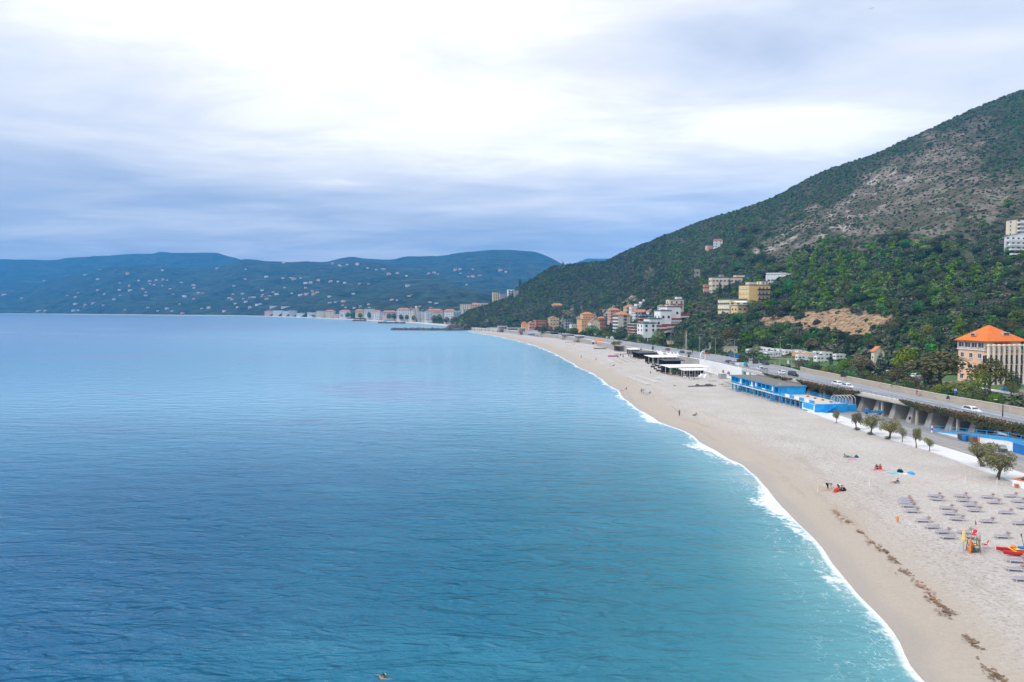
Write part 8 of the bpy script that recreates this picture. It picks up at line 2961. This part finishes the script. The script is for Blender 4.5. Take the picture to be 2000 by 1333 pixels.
for u0, u1, vt, vb, c, r, lab in FT:
    um = (u0 + u1) / 2
    if vb > 612: Y = SHORE_U(um) + 62
    elif vb > 606: Y = SHORE_U(um) + 150
    else: Y = SHORE_U(um) + 210
    if u0 > 895 and vb < 612: Y = 1220
    P = at(um, vb, Y)
    w, h = (u1 - u0) * Y / F, (vb - vt) * Y / F
    t = thing('town_block', lab, 'building', P, R(rnd.uniform(-8, 12)), 'buildings of the far town')
    b = MB()
    b.box(0, 0, -12, w, 13, h + 12)
    b.build('wall', FW[c], t)
    b = MB()
    if r: b.box(0, 0, h + .01, w + .8, 13.8, .7)
    else:
        x, y = w / 2 + .8, 7.3
        b.loft([[(-x, -y, h), (x, -y, h), (x, y, h), (-x, y, h)], [(-x * .55, -.3, h + 3.6), (x * .55, -.3, h + 3.6), (x * .55, .3, h + 3.6), (-x * .55, .3, h + 3.6)]])
    b.build('roof', R_SLATE if r else random.choice((M_TERRA, FR[2])), t)
    nf, nw = max(1, int(h / 3.1)), max(2, int(w / 3.8))
    if nf * nw <= 99:
        k = ('fw', round(w / nw, 0))
        if k not in MATS:
            m_ = MB()
            m_.box(0, 0, 0, 1.5, .16, 1.7)
            MATS[k] = m_.mesh('window', M_GLASS)
        for f in range(nf):
            for i in range(nw): link(MATS[k], 'window', t, (-w / 2 + w * (i + .5) / nw, -6.5, f * h / nf + .8))
    if 'balcon' in lab:
        for f in range(1, nf):
            b = MB()
            b.box(0, -7.2, f * h / nf, w * .9, 1.4, 1.0)
            b.build('balcony', M_TURQ if 'turq' in lab else M_WHITE, t)
P = at(813, 609, SHORE_U(813) + 120)
t = thing('bell_tower', 'pink bell tower with a pale dome over the far town', 'tower', P, R(8), 'buildings of the far town')
k = P.y / F
b = MB()
b.box(0, 0, -10, 5 * k, 5 * k, 8 * k + 10)
b.build('shaft', FW[2], t)
b = MB()
b.lathe(0, 0, [(2.8 * k, 8 * k), (2.4 * k, 9.2 * k), (.6 * k, 10.6 * k), (.2 * k, 11.5 * k)], 10)
b.build('dome', FW[1], t)
for i, (u, vt, vb, w) in enumerate(((668, 613, 622, 12), (680, 612, 623, 14), (692, 612, 624, 14), (704, 613, 624, 12), (721, 611, 625, 9), (750, 614, 625, 12), (760, 613, 626, 13), (770, 613, 627, 12), (783, 616, 628, 11), (795, 616, 628, 10), (808, 617, 628, 10), (848, 612, 627, 12), (858, 610, 628, 14), (872, 616, 629, 14), (885, 615, 630, 13), (897, 617, 631, 13), (908, 616, 632, 14), (595, 616, 619, 10), (612, 616, 620, 10))):
    P = at(u, vb, SHORE_U(u) + 35)
    P.z = 2.0
    kk = P.y / F
    plant('oak' if i % 3 else 'green', 'seafront_tree', '%s dark tree from the left along the far town seafront' % nth(i), 'tree', P, w * kk, (vb - vt + 2) * kk, 'trees along the far town seafront')


# ---------------------------------------------------------------- breakwaters
def rocks(label, pts, n, s, hgt, grp='rock breakwaters'):
    b = MB()
    for i in range(n):
        q = random.random() * (len(pts) - 1)
        k = min(int(q), len(pts) - 2)
        c = pts[k].lerp(pts[k + 1], q - k)
        h = hgt(q / (len(pts) - 1))
        r = s * random.uniform(.6, 1.25)
        c = c + Vector((random.gauss(0, 1) * h * .5, random.gauss(0, 1) * h * .7, 0))
        c.z = random.uniform(-.3, h) - r * .2
        base = len(b.v)
        rot = random.uniform(0, 6)
        b.box(c.x, c.y, c.z, r * 1.3, r * random.uniform(.8, 1.3), r * .9, 0, rot, random.uniform(.5, .9))
        for j in range(base, len(b.v)):
            x, y, z = b.v[j]
            b.v[j] = (x + random.uniform(-.2, .2) * r, y + random.uniform(-.2, .2) * r, z + random.uniform(-.2, .2) * r)
    b.build('breakwater', mat('breakwater_rock', (.16, .14, .125), .95, .3, .3), label=label, cat='breakwater', group=grp)


rocks('long low dark rock breakwater reaching out from the headland', [onz(766, 645.2), onz(830, 645.6), onz(905, 646)], 420, 2.6, lambda q: 1.3)
rocks('high heap of brown rocks where the breakwater meets the headland', [onz(878, 645.8), onz(895, 644.5), onz(920, 645)], 260, 3.2, lambda q: 7.5 * math.sin(math.pi * (.15 + .7 * q)))
rocks('short dark reef before the far town beach', [onz(740, 632), onz(790, 632.3)], 120, 2.8, lambda q: 1.2)
rocks('smallest dark reef farthest along the far beach', [onz(690, 627.6), onz(714, 627.8)], 70, 3.0, lambda q: 1.6)
P = at(756, 628.3, SHORE_U(756) + 16)
P.z = 1.8
t = thing('beach_stand', 'bright turquoise stand on the far town beach', 'beach stand', P, 0)
b = MB()
b.box(0, 0, 0, 14, 5, 2.6)
b.build('stand', mat('turquoise_panel', (.03, .42, .48)), t)
b = MB()
b.box(0, 0, 2.61, 15, 6, .3)
b.build('roof', M_WHITE, t)
p = hill_uk(1098, 1.0)
t = thing('radio_mast', 'thin mast at the low end of the ridge skyline', 'mast', p, 0)
b = MB()
b.bar((0, 0, -2), (0, 0, 12), .35, n=6, r2=.2)
b.build('pole', M_DARK, t)
b = MB()
b.box(0, 0, 9, 1.4, 1.4, 2.2)
b.build('antenna', W_GREY, t)
# ================================================================ sea air: one closed box of thin haze
def haze():
    b = MB()
    b.box(-1200, 3600, -10, 12000, 9000, 640)
    m = bpy.data.materials.new('haze')
    m.use_nodes = True
    t = m.node_tree
    t.nodes.clear()
    N = NT(t)
    v = N.n('ShaderNodeVolumePrincipled', ins={'Color': (.07, .42, 1.0, 1), 'Density': 0.000145, 'Anisotropy': 0.0})
    o = N.n('ShaderNodeOutputMaterial')
    N.link(v.outputs[0], o.inputs['Volume'])
    b.build('haze', m, kind='stuff')


haze()
